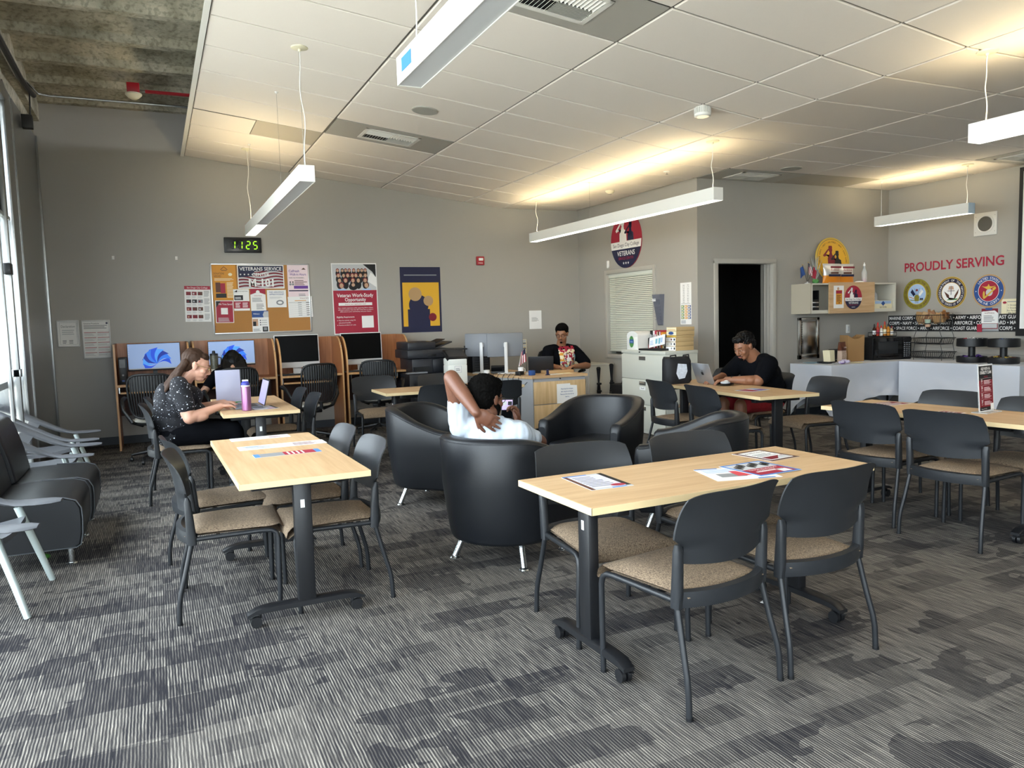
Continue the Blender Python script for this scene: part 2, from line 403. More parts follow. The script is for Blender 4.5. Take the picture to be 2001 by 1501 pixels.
for y in (-.4, .4): mb.cyl((-.018, y, .06), (-.018, y, 1.2), .0012, M_SLAT, n=5)
mb.build('cord', bl)

# ---------------------------------------------------------------- hung ceiling: tegular tiles in a dark grid
xs = [XE] + [1.79, 3.06, 4.33, XF, 6.25, 7.52, 8.79, XR]
ys = [YN] + [4.06 + .635 * n for n in range(-11, 11)] + [YB]
def ceil_hi(x, y): return not (x > XO and y > YD)
slots = {}   # tiles replaced by diffusers and panels
def slot_of(x, y):
    for i in range(len(xs) - 1):
        for j in range(len(ys) - 1):
            if xs[i] <= x < xs[i + 1] and ys[j] <= y < ys[j + 1]: return (i, j)
special = {slot_of(2.4, 4.4): 'vent', slot_of(2.4, 8.2): 'vent', slot_of(7.1, 7.5): 'vent', slot_of(1.5, 8.9): 'panel', slot_of(8.0, 7.5): 'panel', slot_of(9.2, 5.7): 'vent'}
mb = MB(); gr = MB()
g = .010; lip = .012
for i in range(len(xs) - 1):
    for j in range(len(ys) - 1):
        x0, x1, y0, y1 = xs[i], xs[i + 1], ys[j], ys[j + 1]
        if x0 >= XO - .1 and y1 > YD + .01:
            if y0 > YD - .01: continue
            y1 = YD
        if x1 > XO and y0 >= YD: x1 = XO
        if x0 > XO - .1 and y0 >= YD: continue
        if (i, j) in special: continue
        a, b, c, d = x0 + g, x1 - g, y0 + g, y1 - g
        za, zb = zc(a), zc(b)
        ch = .006
        vs = [(a, c, za), (b, c, zb), (b, d, zb), (a, d, za), (a, c, za - lip + ch), (b, c, zb - lip + ch), (b, d, zb - lip + ch), (a, d, za - lip + ch),
              (a + ch, c + ch, za - lip), (b - ch, c + ch, zb - lip), (b - ch, d - ch, zb - lip), (a + ch, d - ch, za - lip)]
        fs = [(0, 1, 5, 4), (1, 2, 6, 5), (2, 3, 7, 6), (3, 0, 4, 7), (4, 5, 9, 8), (5, 6, 10, 9), (6, 7, 11, 10), (7, 4, 8, 11), (8, 9, 10, 11)]
        mb.add(vs, fs, M_TILE)
struct(mb, 'ceiling', smooth=0)
# the grid plane just above the tiles
for (a, b, c, d) in ((XE, XF, YN, YB), (XF, XO, YN, YB), (XO, XR, YN, YD)):
    gr.add([(a, c, zc(a)), (b, c, zc(b)), (b, d, zc(b)), (a, d, zc(a)), (a, c, zc(a) + .03), (b, c, zc(b) + .03), (b, d, zc(b) + .03), (a, d, zc(a) + .03)],
           [(3, 2, 1, 0), (4, 5, 6, 7), (0, 1, 5, 4), (1, 2, 6, 5), (2, 3, 7, 6), (3, 0, 4, 7)], M_TBAR)
struct(gr, 'ceiling_grid', smooth=0)
mb = MB(); mb.b2((XE - .03, YN, zc(XE) - .022), (XE, YB, zc(XE) + .035), M_WHITE); mb.b2((XE - .042, YN, zc(XE) - .022), (XE - .028, YB, zc(XE) - .010), M_WHITE); struct(mb, 'trim_2', smooth=0)
# fascia closing the slot above the hung ceiling
# ---------------------------------------------------------------- bare concrete slab with stepped ribs
mb = MB(); mb.b2((XL - .4, YN - .2, ZT + .28), (XR + .2, YB + .2, ZT + .4), M_CONC)
yy = [10.86 - .80 * i for i in range(18)]
for k, yb in enumerate(yy):
    # each bay slopes up away from the viewer's side and ends in a small rounded nib
    y1 = yb; y0 = yb - .80
    mb.add([(XL - .2, y0 + .06, ZT + .27), (XR, y0 + .06, ZT + .27), (XR, y1 - .12, ZT + .07), (XL - .2, y1 - .12, ZT + .07), (XL - .2, y1 - .09, ZT), (XR, y1 - .09, ZT), (XR, y1 + .0, ZT - .005), (XL - .2, y1 + .0, ZT - .005), (XR, y1 + .06, ZT + .27), (XL - .2, y1 + .06, ZT + .27)],
           [(0, 1, 2, 3), (3, 2, 5, 4), (4, 5, 6, 7), (7, 6, 8, 9)], M_CONC)
struct(mb, 'ceiling_concrete', smooth=25)
# concrete edge beam over the glazing, with downstands between the bays
mb = MB(); mb.b2((XL - .4, YN, 3.76), (XL - .02, YB, ZT + .3), M_CONC)
mb.b2((XL - .02, YN, 3.95), (XL + .05, YB, ZT + .3), M_CONC)
struct(mb, 'wall_beam', smooth=0)

# ---------------------------------------------------------------- window wall (left) 
mb = MB()
mb.b2((XL - .28, 8.5, 0), (XL, YB, 3.76), M_ALU)          # broad metal-clad pier at the corner
for yl in (8.98, 9.05): mb.b2((XL, yl, 0), (XL + .006, yl + .02, 3.74), M_ALU)
mb.b2((XL - .01, 8.48, 0), (XL + .02, 8.55, 3.76), M_ALU, bev=.004)
mb.b2((XL - .01, 10.74, 0), (XL + .02, 10.78, 3.76), M_ALU, bev=.004)
struct(mb, 'wall_pier', smooth=30)
ym = [8.48, 7.0, 5.2, 3.4, 1.6, -.2, -2.0, YN]
mb = MB()
for yv in ym: mb.b2((XL - .22, yv - .05, 0), (XL - .05, yv + .03, 3.76), M_ALU, bev=.004)
for z in (.0, .95, 2.45, 3.66): mb.b2((XL - .20, YN, z), (XL - .09, 8.45, z + (.1 if z in (0, 3.66) else .06)), M_ALU, bev=.004)
mb.b2((XL - .03, 8.08, 0), (XL + .02, 8.14, 3.4), M_ALU, bev=.004); mb.b2((XL - .03, 7.78, 0), (XL + .0, 7.82, 2.4), M_ALU, bev=.004)
mb.b2((XL - .06, 8.08, 1.05), (XL + .03, 8.16, 1.12), M_ALU, bev=.004); mb.box((XL + .02, 7.92, 2.0), (.06, .12, .10), M_BLACKP, bev=.01)
w1 = struct(mb, 'window_2', smooth=30)
mb = MB(); mb.b2((XL - .16, YN, .05), (XL - .155, 8.45, 3.72), M_PANE); mb.build('window_pane', w1, smooth=0)
mb = MB()
for k in range(3):
    xv = -.6 + 3.0 * k / 2; mb.b2((xv - .04, YN - .16, .25), (xv + .04, YN - .04, 2.95), M_ALU, bev=.004)
for z in (.25, 1.0, 2.9): mb.b2((-.6, YN - .15, z), (2.4, YN - .05, z + .06), M_ALU)
w2 = struct(mb, 'window_3', smooth=30)
mb = MB(); mb.b2((-.6, YN - .10, .28), (2.4, YN - .095, 2.93), M_PANE); mb.build('window_pane', w2, smooth=0)
M_SHADE = mat('dark_shade_cloth', '2f3032', rough=.8)
for i, (a, b, zb) in enumerate(((7.1, 8.42, 2.5), (5.25, 6.95, 3.3), (3.45, 5.15, 3.2))):
    rs = empty('roller_shade', (XL - .02, (a + b) / 2, zb), label=['dark roller shade half drawn on the glazing beside the metal pier', 'dark roller shade drawn a little on the middle window', 'dark roller shade rolled up by the near sofa window'][i], cat='roller shade', group='roller shades')
    mb = MB(); mb.b2((0, a - (a + b) / 2, 0), (.006, b - (a + b) / 2, 3.58 - zb), M_SHADE); mb.build('shade_cloth', rs, smooth=0)
    mb = MB(); mb.b2((-.02, a - (a + b) / 2, -.025), (.02, b - (a + b) / 2, .01), M_ALU, bev=.005); mb.build('hem_bar', rs)
    mb = MB(); mb.b2((-.05, a - (a + b) / 2, 3.56 - zb), (.06, b - (a + b) / 2, 3.70 - zb), M_ALU, bev=.005); mb.build('head_box', rs)

# ---------------------------------------------------------------- outside
mb = MB(); mb.b2((-60, -60, -.35), (XL - .45, 80, -.12), mat('pale_pavement', 'c3bfb4', rough=.9, noise_amt=.12, nscale=.6))
mb.b2((XL - .45, -60, -.35), (60, YN - .3, -.12), MATS['pale_pavement']); struct(mb, 'ground', smooth=0)
# ---------------------------------------------------------------- linear pendant lights
M_LON = mat('lit_diffuser', 'ffffff', emit='fffaf0', es=8)
M_LUP = mat('lit_uplight', 'ffffff', emit='ffe9b8', es=26)
M_LOFF = mat('unlit_diffuser', 'c9ccd0', rough=.4)
def pendant(x, y0, y1, cables, canopies, label, lit=(0, 1), up=(0, 1), zt=2.675, zb=2.55, endcol=None):
    t = empty('pendant_light', (x, (y0 + y1) / 2, zb), label=label, cat='pendant light', group='linear pendant lights')
    L = y1 - y0; hw = .058; h = zt - zb
    mb = MB()
    for s in (-1, 1): mb.b2((s * hw - .002, -L / 2, 0), (s * hw + .002, L / 2, h), M_WHITE)
    for s in (-1, 1): mb.b2((-hw, s * L / 2 - .003, 0), (hw, s * L / 2 + .003, h), endcol if (endcol and s < 0) else M_WHITE)
    mb.b2((-hw, -L / 2, .055), (hw, L / 2, .065), M_WHITE)
    mb.build('housing', t, smooth=0)
    a, b = -L / 2 + L * lit[0], -L / 2 + L * lit[1]
    mb = MB(); mb.b2((-hw + .003, a, .004), (hw - .003, b, .012), M_LON if lit[1] > lit[0] else M_LOFF)
    if lit[0] > 0: mb.b2((-hw + .003, -L / 2, .004), (hw - .003, a, .012), M_LOFF)
    if lit[1] <= lit[0]: mb = MB(); mb.b2((-hw + .003, -L / 2 + .004, .004), (hw - .003, L / 2 - .004, .012), M_LOFF)
    mb.build('diffuser', t, smooth=0)
    if up[1] > up[0]:
        mb = MB(); mb.b2((-hw + .01, -L / 2 + L * up[0] + .02, h - .03), (hw - .01, -L / 2 + L * up[1] - .02, h - .026), M_LUP); mb.build('uplight_lens', t, smooth=0)
    for yc in cables:
        mb = MB(); mb.cyl((0, yc - (y0 + y1) / 2, h), (0, yc - (y0 + y1) / 2, zc(x) - zb - .012), .0016, M_CHROME, n=6); mb.lathe([(.016, zc(x) - zb - .02), (.016, zc(x) - zb - .010), (.004, zc(x) - zb - .03)], (0, yc - (y0 + y1) / 2, 0), M_WHITE, n=12); mb.build('suspension_cable', t)
    for k, yc in enumerate(canopies):
        mb = MB(); yo = yc - (y0 + y1) / 2; top = zc(x) - zb - .012
        mb.lathe([(.066, top), (.064, top - .008), (.05, top - .012), (.012, top - .014), (.01, top - .03), (.002, top - .031)], (0, yo, 0), mat('ivory_canopy', 'e2dcc2', rough=.4), n=24); mb.build('canopy', t)
        mb = MB(); pts = []
        for i in range(13):
            u = i / 12; pts.append((.012 * math.sin(u * 9 + k * 2) * (1 - abs(2 * u - 1)) * 1.6, yo + .01 * math.sin(u * 7) * (1 - u), top - .02 - (top - .02 - h) * u))
        mb.tube(pts, .0035, M_WHITE, n=6); mb.build('power_cord', t)
    return t
pa = pendant(1.15, 6.13, 9.98, [6.22, 7.41, 9.6], [9.86, 6.18], 'white linear pendant above the bulletin board, lit only at its far end', lit=(.72, 1), up=(.55, 1))
pb = pendant(1.165, -.6, 3.56, [.2], [3.44], 'big unlit white linear pendant with a piece of blue tape', lit=(0, 0), up=(0, 0))
pc = pendant(5.10, 6.06, 10.12, [8.5], [6.14, 9.98], 'long fully lit white linear pendant hanging before the round wall emblem')
pd = pendant(8.96, 6.10, 7.42, [7.36], [6.16], 'short lit linear pendant near the round wall speaker', endcol=mat('blue_protective_film', 'a8bccb', rough=.4))
pe = pendant(5.15, -.4, 3.5, [.6], [3.42], 'lit linear pendant before the projector, cut by the picture edge')
mb = MB(); mb.b2((-.0605, 1.86, .04), (-.0622, 2.0, .10), mat('blue_masking_tape', '2e74c9', rough=.7)); mb.build('tape', pb, smooth=0)

# ---------------------------------------------------------------- ceiling diffusers, panels, speakers
M_VENT = mat('grey_vent_metal', 'a8a59e', rough=.4)
M_VW = mat('white_vent_blade', 'dddbd5', rough=.4)
def vent(k, label):
    i, j = k; x0, x1, y0, y1 = xs[i] + g, xs[i + 1] - g, ys[j] + g, ys[j + 1] - g; y1 = min(y1, YD if x0 > XO else 99)
    cx, cy = (x0 + x1) / 2, (y0 + y1) / 2
    sl = math.atan(SL) if cx < XF else 0
    M = Matrix.Translation((cx, cy, zc(cx) - .012)) @ Matrix.Rotation(sl, 4, 'Y')
    t = empty('ceiling_vent', (0, 0, 0), label=label, cat='ceiling vent', group='ceiling vents'); t.matrix_world = M
    w, h = (x1 - x0), (y1 - y0); q = .40 * min(1, h / .6)
    mb = MB(); qx = q * .62
    for a, b, c, d in ((-w / 2, -qx * 1.2, -h / 2, h / 2), (qx * 1.2, w / 2, -h / 2, h / 2), (-qx * 1.2, qx * 1.2, -h / 2, -q / 2), (-qx * 1.2, qx * 1.2, q / 2, h / 2)): mb.b2((a, c, 0), (b, d, .008), M_VENT)
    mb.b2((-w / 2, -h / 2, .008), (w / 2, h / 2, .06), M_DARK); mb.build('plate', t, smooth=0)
    Q = qx * 1.2; fr = MB()
    for a, b, c, d in ((-Q, -Q + .035, -q / 2, q / 2), (Q - .035, Q, -q / 2, q / 2), (-Q, Q, -q / 2, -q / 2 + .035), (-Q, Q, q / 2 - .035, q / 2)): fr.b2((a, c, -.006), (b, d, .004), M_VW)
    fr.build('grille_frame', t, smooth=0)
    mb = MB(); n = 9
    for u in range(n):
        f = (u + .5) / n
        ax = -Q + .035 + (Q - .035) * f; ay = -q / 2 + .035 + (q / 2 - .035) * f
        mb.box((ax, (q / 2 - .035) / 2, 0), (.0015, q / 2 - .035, .02), M_VW, ry=.7)
        mb.box((ax + Q - .035, -(q / 2 - .035) / 2, 0), (.0015, q / 2 - .035, .02), M_VW, ry=-.7)
        mb.box((-(Q - .035) / 2, ay, 0), (Q - .035, .0015, .02), M_VW, rx=.7)
        mb.box(((Q - .035) / 2, ay + q / 2 - .035, 0), (Q - .035, .0015, .02), M_VW, rx=-.7)
    mb.build('blades', t, smooth=0)
labs = {slot_of(2.4, 4.4): 'large square-louvred vent in a grey plate, the nearest in the ceiling', slot_of(2.4, 8.2): 'small louvred vent between two pendants in the sloping ceiling',
        slot_of(7.1, 7.5): 'louvred vent in the level ceiling above the doorway', slot_of(9.2, 5.7): 'vent against the wall over the black screen frame'}
pl = {slot_of(1.5, 8.9): 'plain beige ceiling panel above the left pendant', slot_of(8.0, 7.5): 'plain beige ceiling panel beside the short pendant'}
for k, t in special.items():
    if t == 'vent': vent(k, labs[k])
    else:
        i, j = k; x0, x1, y0, y1 = xs[i] + (.62 if i == 0 else g), xs[i + 1] - g, ys[j] + g, ys[j + 1] - g; y1 = min(y1, YD if x0 > XO else 99)
        mb = MB(); m = mat('beige_return_panel', 'b0a99d', rough=.6)
        mb.add([(x0, y0, zc(x0) - .008), (x1, y0, zc(x1) - .008), (x1, y1, zc(x1) - .008), (x0, y1, zc(x0) - .008), (x0, y0, zc(x0)), (x1, y0, zc(x1)), (x1, y1, zc(x1)), (x0, y1, zc(x0))], [(3, 2, 1, 0), (4, 5, 6, 7), (0, 1, 5, 4), (1, 2, 6, 5), (2, 3, 7, 6), (3, 0, 4, 7)], m)
        if i == 0:
            xa, xb = xs[0] + g, x0 - .01
            mb.add([(xa, y0, zc(xa) - .012), (xb, y0, zc(xb) - .012), (xb, y1, zc(xb) - .012), (xa, y1, zc(xa) - .012)], [(3, 2, 1, 0)], M_TILE)
        tag(mb.build('ceiling_panel', smooth=0), pl[k], 'ceiling panel', 'beige ceiling panels')
def disc_speaker(x, y, r, label):
    z = zc(x) - .012; sl = math.atan(SL) if x < XF else 0
    t = empty('ceiling_speaker', label=label, cat='ceiling speaker', group='ceiling speakers'); t.matrix_world = Matrix.Translation((x, y, z)) @ Matrix.Rotation(sl, 4, 'Y')
    mb = MB(); mb.lathe([(r, 0), (r, -.006), (r - .008, -.01), (r - .012, -.007)], (0, 0, 0), M_VENT, n=36); mb.build('rim', t)
    mb = MB(); mb.lathe([(r - .012, -.004), (r - .013, -.0085), (.001, -.0105)], (0, 0, 0), mat('speaker_mesh', 'a9a79f', rough=.7, bump=.6, bscale=900), n=36); mb.build('grille', t)
disc_speaker(2.44, 7.03, .125, 'round ceiling speaker in the sloping tiles above the work-study poster'); disc_speaker(6.99, 7.0, .125, 'round ceiling speaker in the level tiles behind the projector')
# round downlight with ribbed body
t = empty('downlight', (4.38, 5.40, zc(4.38) - .012), label='round ribbed surface downlight on the fold of the ceiling', cat='downlight')
mb = MB(); mb.lathe([(.062, .01), (.062, -.05), (.05, -.055)], (0, 0, 0), M_VW, n=32)
for k in range(28):
    a = 2 * PI * k / 28; mb.box((.066 * math.cos(a), .066 * math.sin(a), -.022), (.012, .004, .045), M_VW, rz=a)
mb.build('body', t)
mb = MB(); mb.lathe([(.07, -.05), (.07, -.066), (.06, -.074)], (0, 0, 0), M_WHITE, n=32); mb.build('rim', t)
mb = MB(); mb.lathe([(.056, -.070), (.05, -.0755), (.002, -.076)], (0, 0, 0), mat('downlight_lens', 'f3eed8', rough=.3, emit='fff2cc', es=.6), n=32); mb.build('lens', t)
t = empty('smoke_detector', (5.71, 8.98, ZC - .012), label='small dome smoke detector in the ceiling near the far corner', cat='smoke detector')
mb = MB(); mb.lathe([(.06, .0), (.06, -.012), (.045, -.03), (.02, -.045), (.002, -.046)], (0, 0, 0), mat('ivory_detector', 'ddd6bd', rough=.45), n=24); mb.build('body', t)
mb = MB(); mb.lathe([(.022, -.044), (.02, -.05), (.002, -.051)], (0, 0, 0), M_VENT, n=16); mb.build('sensor', t)
t = empty('sprinkler_head', (5.63, 7.6, ZC - .012), label='tiny flat sprinkler head in the ceiling above the long pendant', cat='sprinkler')
mb = MB(); mb.lathe([(.04, 0), (.038, -.008), (.02, -.012), (.002, -.013)], (0, 0, 0), M_WHITE, n=20); mb.build('cover', t)
mb = MB(); mb.cyl((0, 0, -.012), (0, 0, -.03), .004, M_CHROME, n=8); mb.lathe([(.016, -.03), (.016, -.032)], (0, 0, 0), M_CHROME, n=12); mb.build('deflector', t)
# detector and red conduit on the bare concrete
t = empty('beam_detector', (-.04, 9.75, 4.11), label='white domed detector on a red box under the concrete ribs', cat='smoke detector')
M_RED = mat('fire_red_paint', 'a8202a', rough=.4)
mb = MB(); mb.box((0, 0, .02), (.13, .10, .11), M_RED, bev=.006); mb.build('junction_box', t)
mb = MB(); mb.lathe([(.085, -.035), (.088, -.05), (.06, -.08), (.03, -.098), (.002, -.1)], (0, 0, 0), mat('ivory_detector', 'ddd6bd'), n=28); mb.build('detector_dome', t)
mb = MB(); mb.tube([(.06, 0, .0), (.12, 0, 0)], .016, M_CHROME, n=10); mb.tube([(.12, 0, 0), (1.3, 0, 0.0)], .019, M_RED, n=10); mb.build('red_conduit', t)
mb = MB(); mb.tube([(-1.07, 9.8, 4.12), (-1.0, 10.1, 4.08), (-.9, 10.16, 4.08), (.9, 10.16, 4.08), (2, 10.16, 4.08)], .014, M_CHROME, n=8)
tag(mb.build('steel_conduit'), 'thin grey steel conduit running across the concrete ribs', 'conduit')
mb = MB(); mb.tube([(XL + .10, -2, 3.93), (XL + .10, 6, 3.93), (XL + .10, 9.0, 3.93), (XL + .10, 9.6, 3.98), (XL + .10, 10.0, 4.03)], .028, mat('black_conduit', '1c1a18', rough=.5), n=10)
mb.tube([(XL + .10, 9.65, 3.96), (XL + .09, 9.65, 3.72)], .008, MATS['black_conduit'], n=8); mb.box((XL + .06, 9.65, 3.66), (.1, .09, .14), MATS['black_conduit'], bev=.006)
tag(mb.build('cable_trunk'), 'thick dark cable running along the concrete beam above the windows', 'cable')
# ---------------------------------------------------------------- furniture materials
M_CHP = mat('charcoal_chair_plastic', '26282b', rough=.4, spec=.35, bump=.05, bscale=900)
M_TUBE = mat('charcoal_tube', '1f2124', rough=.4, spec=.4)
M_BLK = mat('black_steel', '16171a', rough=.4)
M_LEATHER = mat('black_leather', '15171b', rough=.38, bump=.18, bscale=420, spec=.4)
M_GREYCH = mat('grey_lounge_plastic', '595b60', rough=.45)
M_LEG = mat('pale_satin_leg', 'c3cfcd', rough=.35, metal=.3)
def fabric():
    m = mat('tan_woven_fabric', 'a08b72', rough=.95); nt = m.node_tree; N = nt.nodes; L = nt.links; b = N['Principled BSDF']
    tc = N.new('ShaderNodeTexCoord'); mp = N.new('ShaderNodeMapping'); mp.inputs['Scale'].default_value = (420, 120, 200); L.new(tc.outputs['Object'], mp.inputs[0])
    n = N.new('ShaderNodeTexNoise'); n.inputs['Scale'].default_value = 1; n.inputs['Detail'].default_value = 3; L.new(mp.outputs[0], n.inputs['Vector'])
    r = N.new('ShaderNodeValToRGB'); r.color_ramp.elements[0].position = .38; r.color_ramp.elements[0].color = hexc('57483a'); r.color_ramp.elements[1].position = .62; r.color_ramp.elements[1].color = hexc('96826a')
    L.new(n.outputs['Fac'], r.inputs[0]); L.new(r.outputs[0], b.inputs['Base Color'])
    bp = N.new('ShaderNodeBump'); bp.inputs['Strength'].default_value = .5; bp.inputs['Distance'].default_value = .002; L.new(n.outputs['Fac'], bp.inputs['Height']); L.new(bp.outputs[0], b.inputs['Normal'])
    return m
M_FAB = fabric()
def wood(name, c1, c2, sc=(3, 60, 60), rough=.35, coat=0):
    m = mat(name, c1, rough=rough, coat=coat); nt = m.node_tree; N = nt.nodes; L = nt.links; b = N['Principled BSDF']
    tc = N.new('ShaderNodeTexCoord'); mp = N.new('ShaderNodeMapping'); mp.inputs['Scale'].default_value = sc; L.new(tc.outputs['Object'], mp.inputs[0])
    n = N.new('ShaderNodeTexNoise'); n.inputs['Scale'].default_value = 1; n.inputs['Detail'].default_value = 5; n.inputs['Distortion'].default_value = .6; L.new(mp.outputs[0], n.inputs['Vector'])
    r = N.new('ShaderNodeValToRGB'); r.color_ramp.elements[0].position = .3; r.color_ramp.elements[0].color = hexc(c1); r.color_ramp.elements[1].position = .7; r.color_ramp.elements[1].color = hexc(c2)
    L.new(n.outputs['Fac'], r.inputs[0]); L.new(r.outputs[0], b.inputs['Base Color']); return m
M_MAPLE = wood('maple_laminate', 'bf9a70', 'd2b188', (2.2, 28, 28), rough=.5)
M_MAPLEV = wood('maple_laminate_upright', 'c8a678', 'dcbe92', (28, 28, 2.2))
M_EDGE = mat('maple_edge_band', 'dcc497', rough=.4)
M_CHERRY = wood('cherry_veneer', '9c6239', 'b67c4f', (40, 40, 3))
M_OAKE = wood('pale_carrel_edge', 'c08e5c', 'd8ab78', (40, 40, 3))
def lerp(a, b, t): return a + (b - a) * t

# ---------------------------------------------------------------- side chair (four legs, curved plastic back, woven seat)
def side_chair(name='side_chair'):
    t = empty(name); t['category'] = 'chair'; t['group'] = 'charcoal side chairs with tan woven seats'
    # seat
    mb = MB(); rows = []; prof = [(-.205, .425), (-.19, .447), (-.12, .458), (0, .462), (.12, .462), (.20, .456), (.245, .443), (.27, .42), (.278, .392), (.270, .384), (.245, .400), (.20, .418), (.0, .424), (-.19, .418), (-.205, .425)]
    for y, z in prof:
        w = lerp(.215, .235, (y + .2) / .45); row = []
        for k in range(15):
            u = -1 + 2 * k / 14; e = abs(u) ** 5
            row.append((w * u * (1 - .02 * e), y * (1 - .0 * e), lerp(z, .425 if y < .24 else z - .004, e * .75)))
        rows.append(row)
    mb.grid(rows, M_FAB); mb.build('seat', t, smooth=60)
    # backrest shell
    mb = MB(); F = []; B = []; n = 21; m = 17
    for j in range(m):
        v = j / (m - 1); z = .535 + .285 * v
        w = .213 + .050 * max(0, min(1, (v - .24) / .14)) ** 2 * (3 - 2 * max(0, min(1, (v - .24) / .14))) - .016 * max(0, (v - .4) / .6) ** 1.5
        rf, rb = [], []
        for k in range(n):
            u = -1 + 2 * k / (n - 1)
            zz = z + (.014 * u * u * (1 - v) ** 2) - .014 * u ** 6 * v ** 4 * 1.5
            ww = w
            y = -.172 - .050 * (1 - u * u) - .018 * v - .050 * v ** 3
            rf.append((ww * u, y, zz)); th = .011 - .005 * v
            rb.append((ww * u, y - th, zz))
        F.append(rf); B.append(rb)
    vs = [p for r in F for p in r] + [p for r in B for p in r]; fs = []
    o = n * m
    for j in range(m - 1):
        for k in range(n - 1):
            a = j * n + k; fs += [(a, a + n, a + n + 1, a + 1), (o + a, o + a + 1, o + a + n + 1, o + a + n)]
    for k in range(n - 1):
        fs += [(k, k + 1, o + k + 1, o + k), ((m - 1) * n + k + 1, (m - 1) * n + k, o + (m - 1) * n + k, o + (m - 1) * n + k + 1)]
    for j in range(m - 1):
        a = j * n; b = j * n + n - 1; fs += [(a + n, a, o + a, o + a + n), (b, b + n, o + b + n, o + b)]
    mb.add(vs, fs, M_CHP); mb.build('backrest', t, smooth=50)
    # back frame: two uprights and the curved band behind the seat
    mb = MB()
    for s in (-1, 1):
        pts = [(s * .234, -.168, .385), (s * .234, -.172, .44), (s * .234, -.176, .52), (s * .236, -.180, .60), (s * .238, -.182, .625)]
        rows = []
        for i, p in enumerate(pts):
            hy = [.021, .022, .019, .015, .006][i]; hx = [.016, .017, .018, .018, .014][i]
            rows.append([(p[0] + hx * a, p[1] + hy * b, p[2]) for a, b in ((-1, -.6), (-.6, -1), (.6, -1), (1, -.6), (1, .6), (.6, 1), (-.6, 1), (-1, .6))])
        mb.grid(rows, M_CHP, closed=True); mb.add(rows[-1], [tuple(range(8))], M_CHP); mb.add(rows[0], [tuple(range(8))[::-1]], M_CHP)
    rows = []
    for k in range(17):
        u = -1 + 2 * k / 16; x = .232 * u; y = -.172 - .062 * (1 - abs(u) ** 2.2)
        rows.append([(x, y - .012, .388), (x, y - .016, .41), (x, y - .013, .447), (x, y + .012, .452), (x, y + .030, .436), (x, y + .028, .40), (x, y + .010, .386)])
    mb.grid(rows, M_CHP, closed=True); mb.build('back_frame', t, smooth=50)
    for s in (-1, 1):
        mb = MB(); mb.tube([(s * .256, -.248, 0), (s * .255, -.243, .10), (s * .252, -.235, .15), (s * .244, -.21, .24), (s * .233, -.172, .395)], .0122, M_TUBE, n=12)
        mb.cyl((s * .256, -.248, 0), (s * .256, -.248, .012), .0135, M_BLACKP, n=12); mb.build('leg', t)
    for s in (-1, 1):
        mb = MB(); mb.tube([(s * .247, .228, 0), (s * .246, .232, .20), (s * .243, .236, .37), (s * .241, .228, .40), (s * .240, .205, .414), (s * .239, .16, .417), (s * .232, -.165, .41)], .0122, M_TUBE, n=12)
        mb.cyl((s * .247, .228, 0), (s * .247, .228, .012), .0135, M_BLACKP, n=12); mb.build('leg', t)
    mb = MB(); mb.cyl((-.232, -.05, .408), (.232, -.05, .408), .010, M_TUBE, n=8); mb.cyl((-.238, .15, .408), (.238, .15, .408), .010, M_TUBE, n=8); mb.build('crossbar', t)
    return t
CH = [  # x, y, turn, label
 (1.863, 2.412, 9, 'side chair nearest the viewer, back turned, at the front right table'),
 (2.441, 2.46, 3.4, 'side chair with its back turned, right of the nearest one at the front right table'),
 (1.87, 3.04, 175, 'side chair on the far side of the front right table, beside the seated man'),
 (2.53, 3.02, 180, 'side chair on the far side of the front right table, before the sideways club chair'),
 (.29, 4.24, -93, 'side chair on the left side of the table with three taped flyers, nearer the viewer'),
 (.286, 4.85, -82, 'side chair on the left side of the table with three taped flyers, farther in'),
 (.815, 4.11, 90, 'side chair on the right side of the table with three taped flyers, nearer the viewer'),
 (.79, 4.69, 90, 'side chair on the right side of the table with three taped flyers, farther in'),
 (.14, 7.12, -90, 'side chair the woman in the star-print shirt sits on'),
 (.17, 7.78, -90, 'empty side chair just beyond the woman in the star-print shirt'),
 (1.06, 7.12, 90, 'side chair across the table from the woman, nearer the viewer'),
 (1.05, 7.80, 90, 'side chair across the table from the woman, farther from the viewer'),
 (2.60, 7.46, 0, 'side chair at the middle table, its back to the viewer behind the raised elbow'),
 (3.22, 7.44, -5, 'side chair at the middle table behind the head of the man in white'),
 (2.30, 8.62, 178, 'side chair facing the viewer at the left end of the middle table'),
 (3.02, 8.36, 180, 'side chair facing the viewer beyond the middle table, in front of the copier'),
 (4.62, 6.06, -97, 'side chair seen from behind in front of the tote bag, left of its twin'),
 (4.55, 5.36, -97, 'side chair seen from behind at the laptop table, nearest its near end'),
 (5.58, 6.02, 86, 'side chair under the man typing on the silver laptop'),
 (5.50, 5.28, 84, 'empty side chair facing the viewer at the near end of the laptop table'),
 (5.62, 6.82, 84, 'side chair beyond the man with the silver laptop, by the doorway'),
 (4.58, 3.72, -86, 'side chair seen from behind at the right table, the farther of the two'),
 (4.535, 3.11, -85, 'side chair seen from behind at the right table, the nearer of the two'),
 (5.14, 3.74, 95, 'side chair across the right table, behind the standing claim flyer'),
 (5.12, 3.12, 95, 'side chair across the right table, cut by the picture edge'),
]
c0 = side_chair()
for i, (x, y, a, lab) in enumerate(CH):
    if i == 0: c0.location = (x, y, 0); c0.rotation_euler = (0, 0, math.radians(a)); c0['label'] = lab
    else: dup(c0, (x, y, 0), math.radians(a), lab)

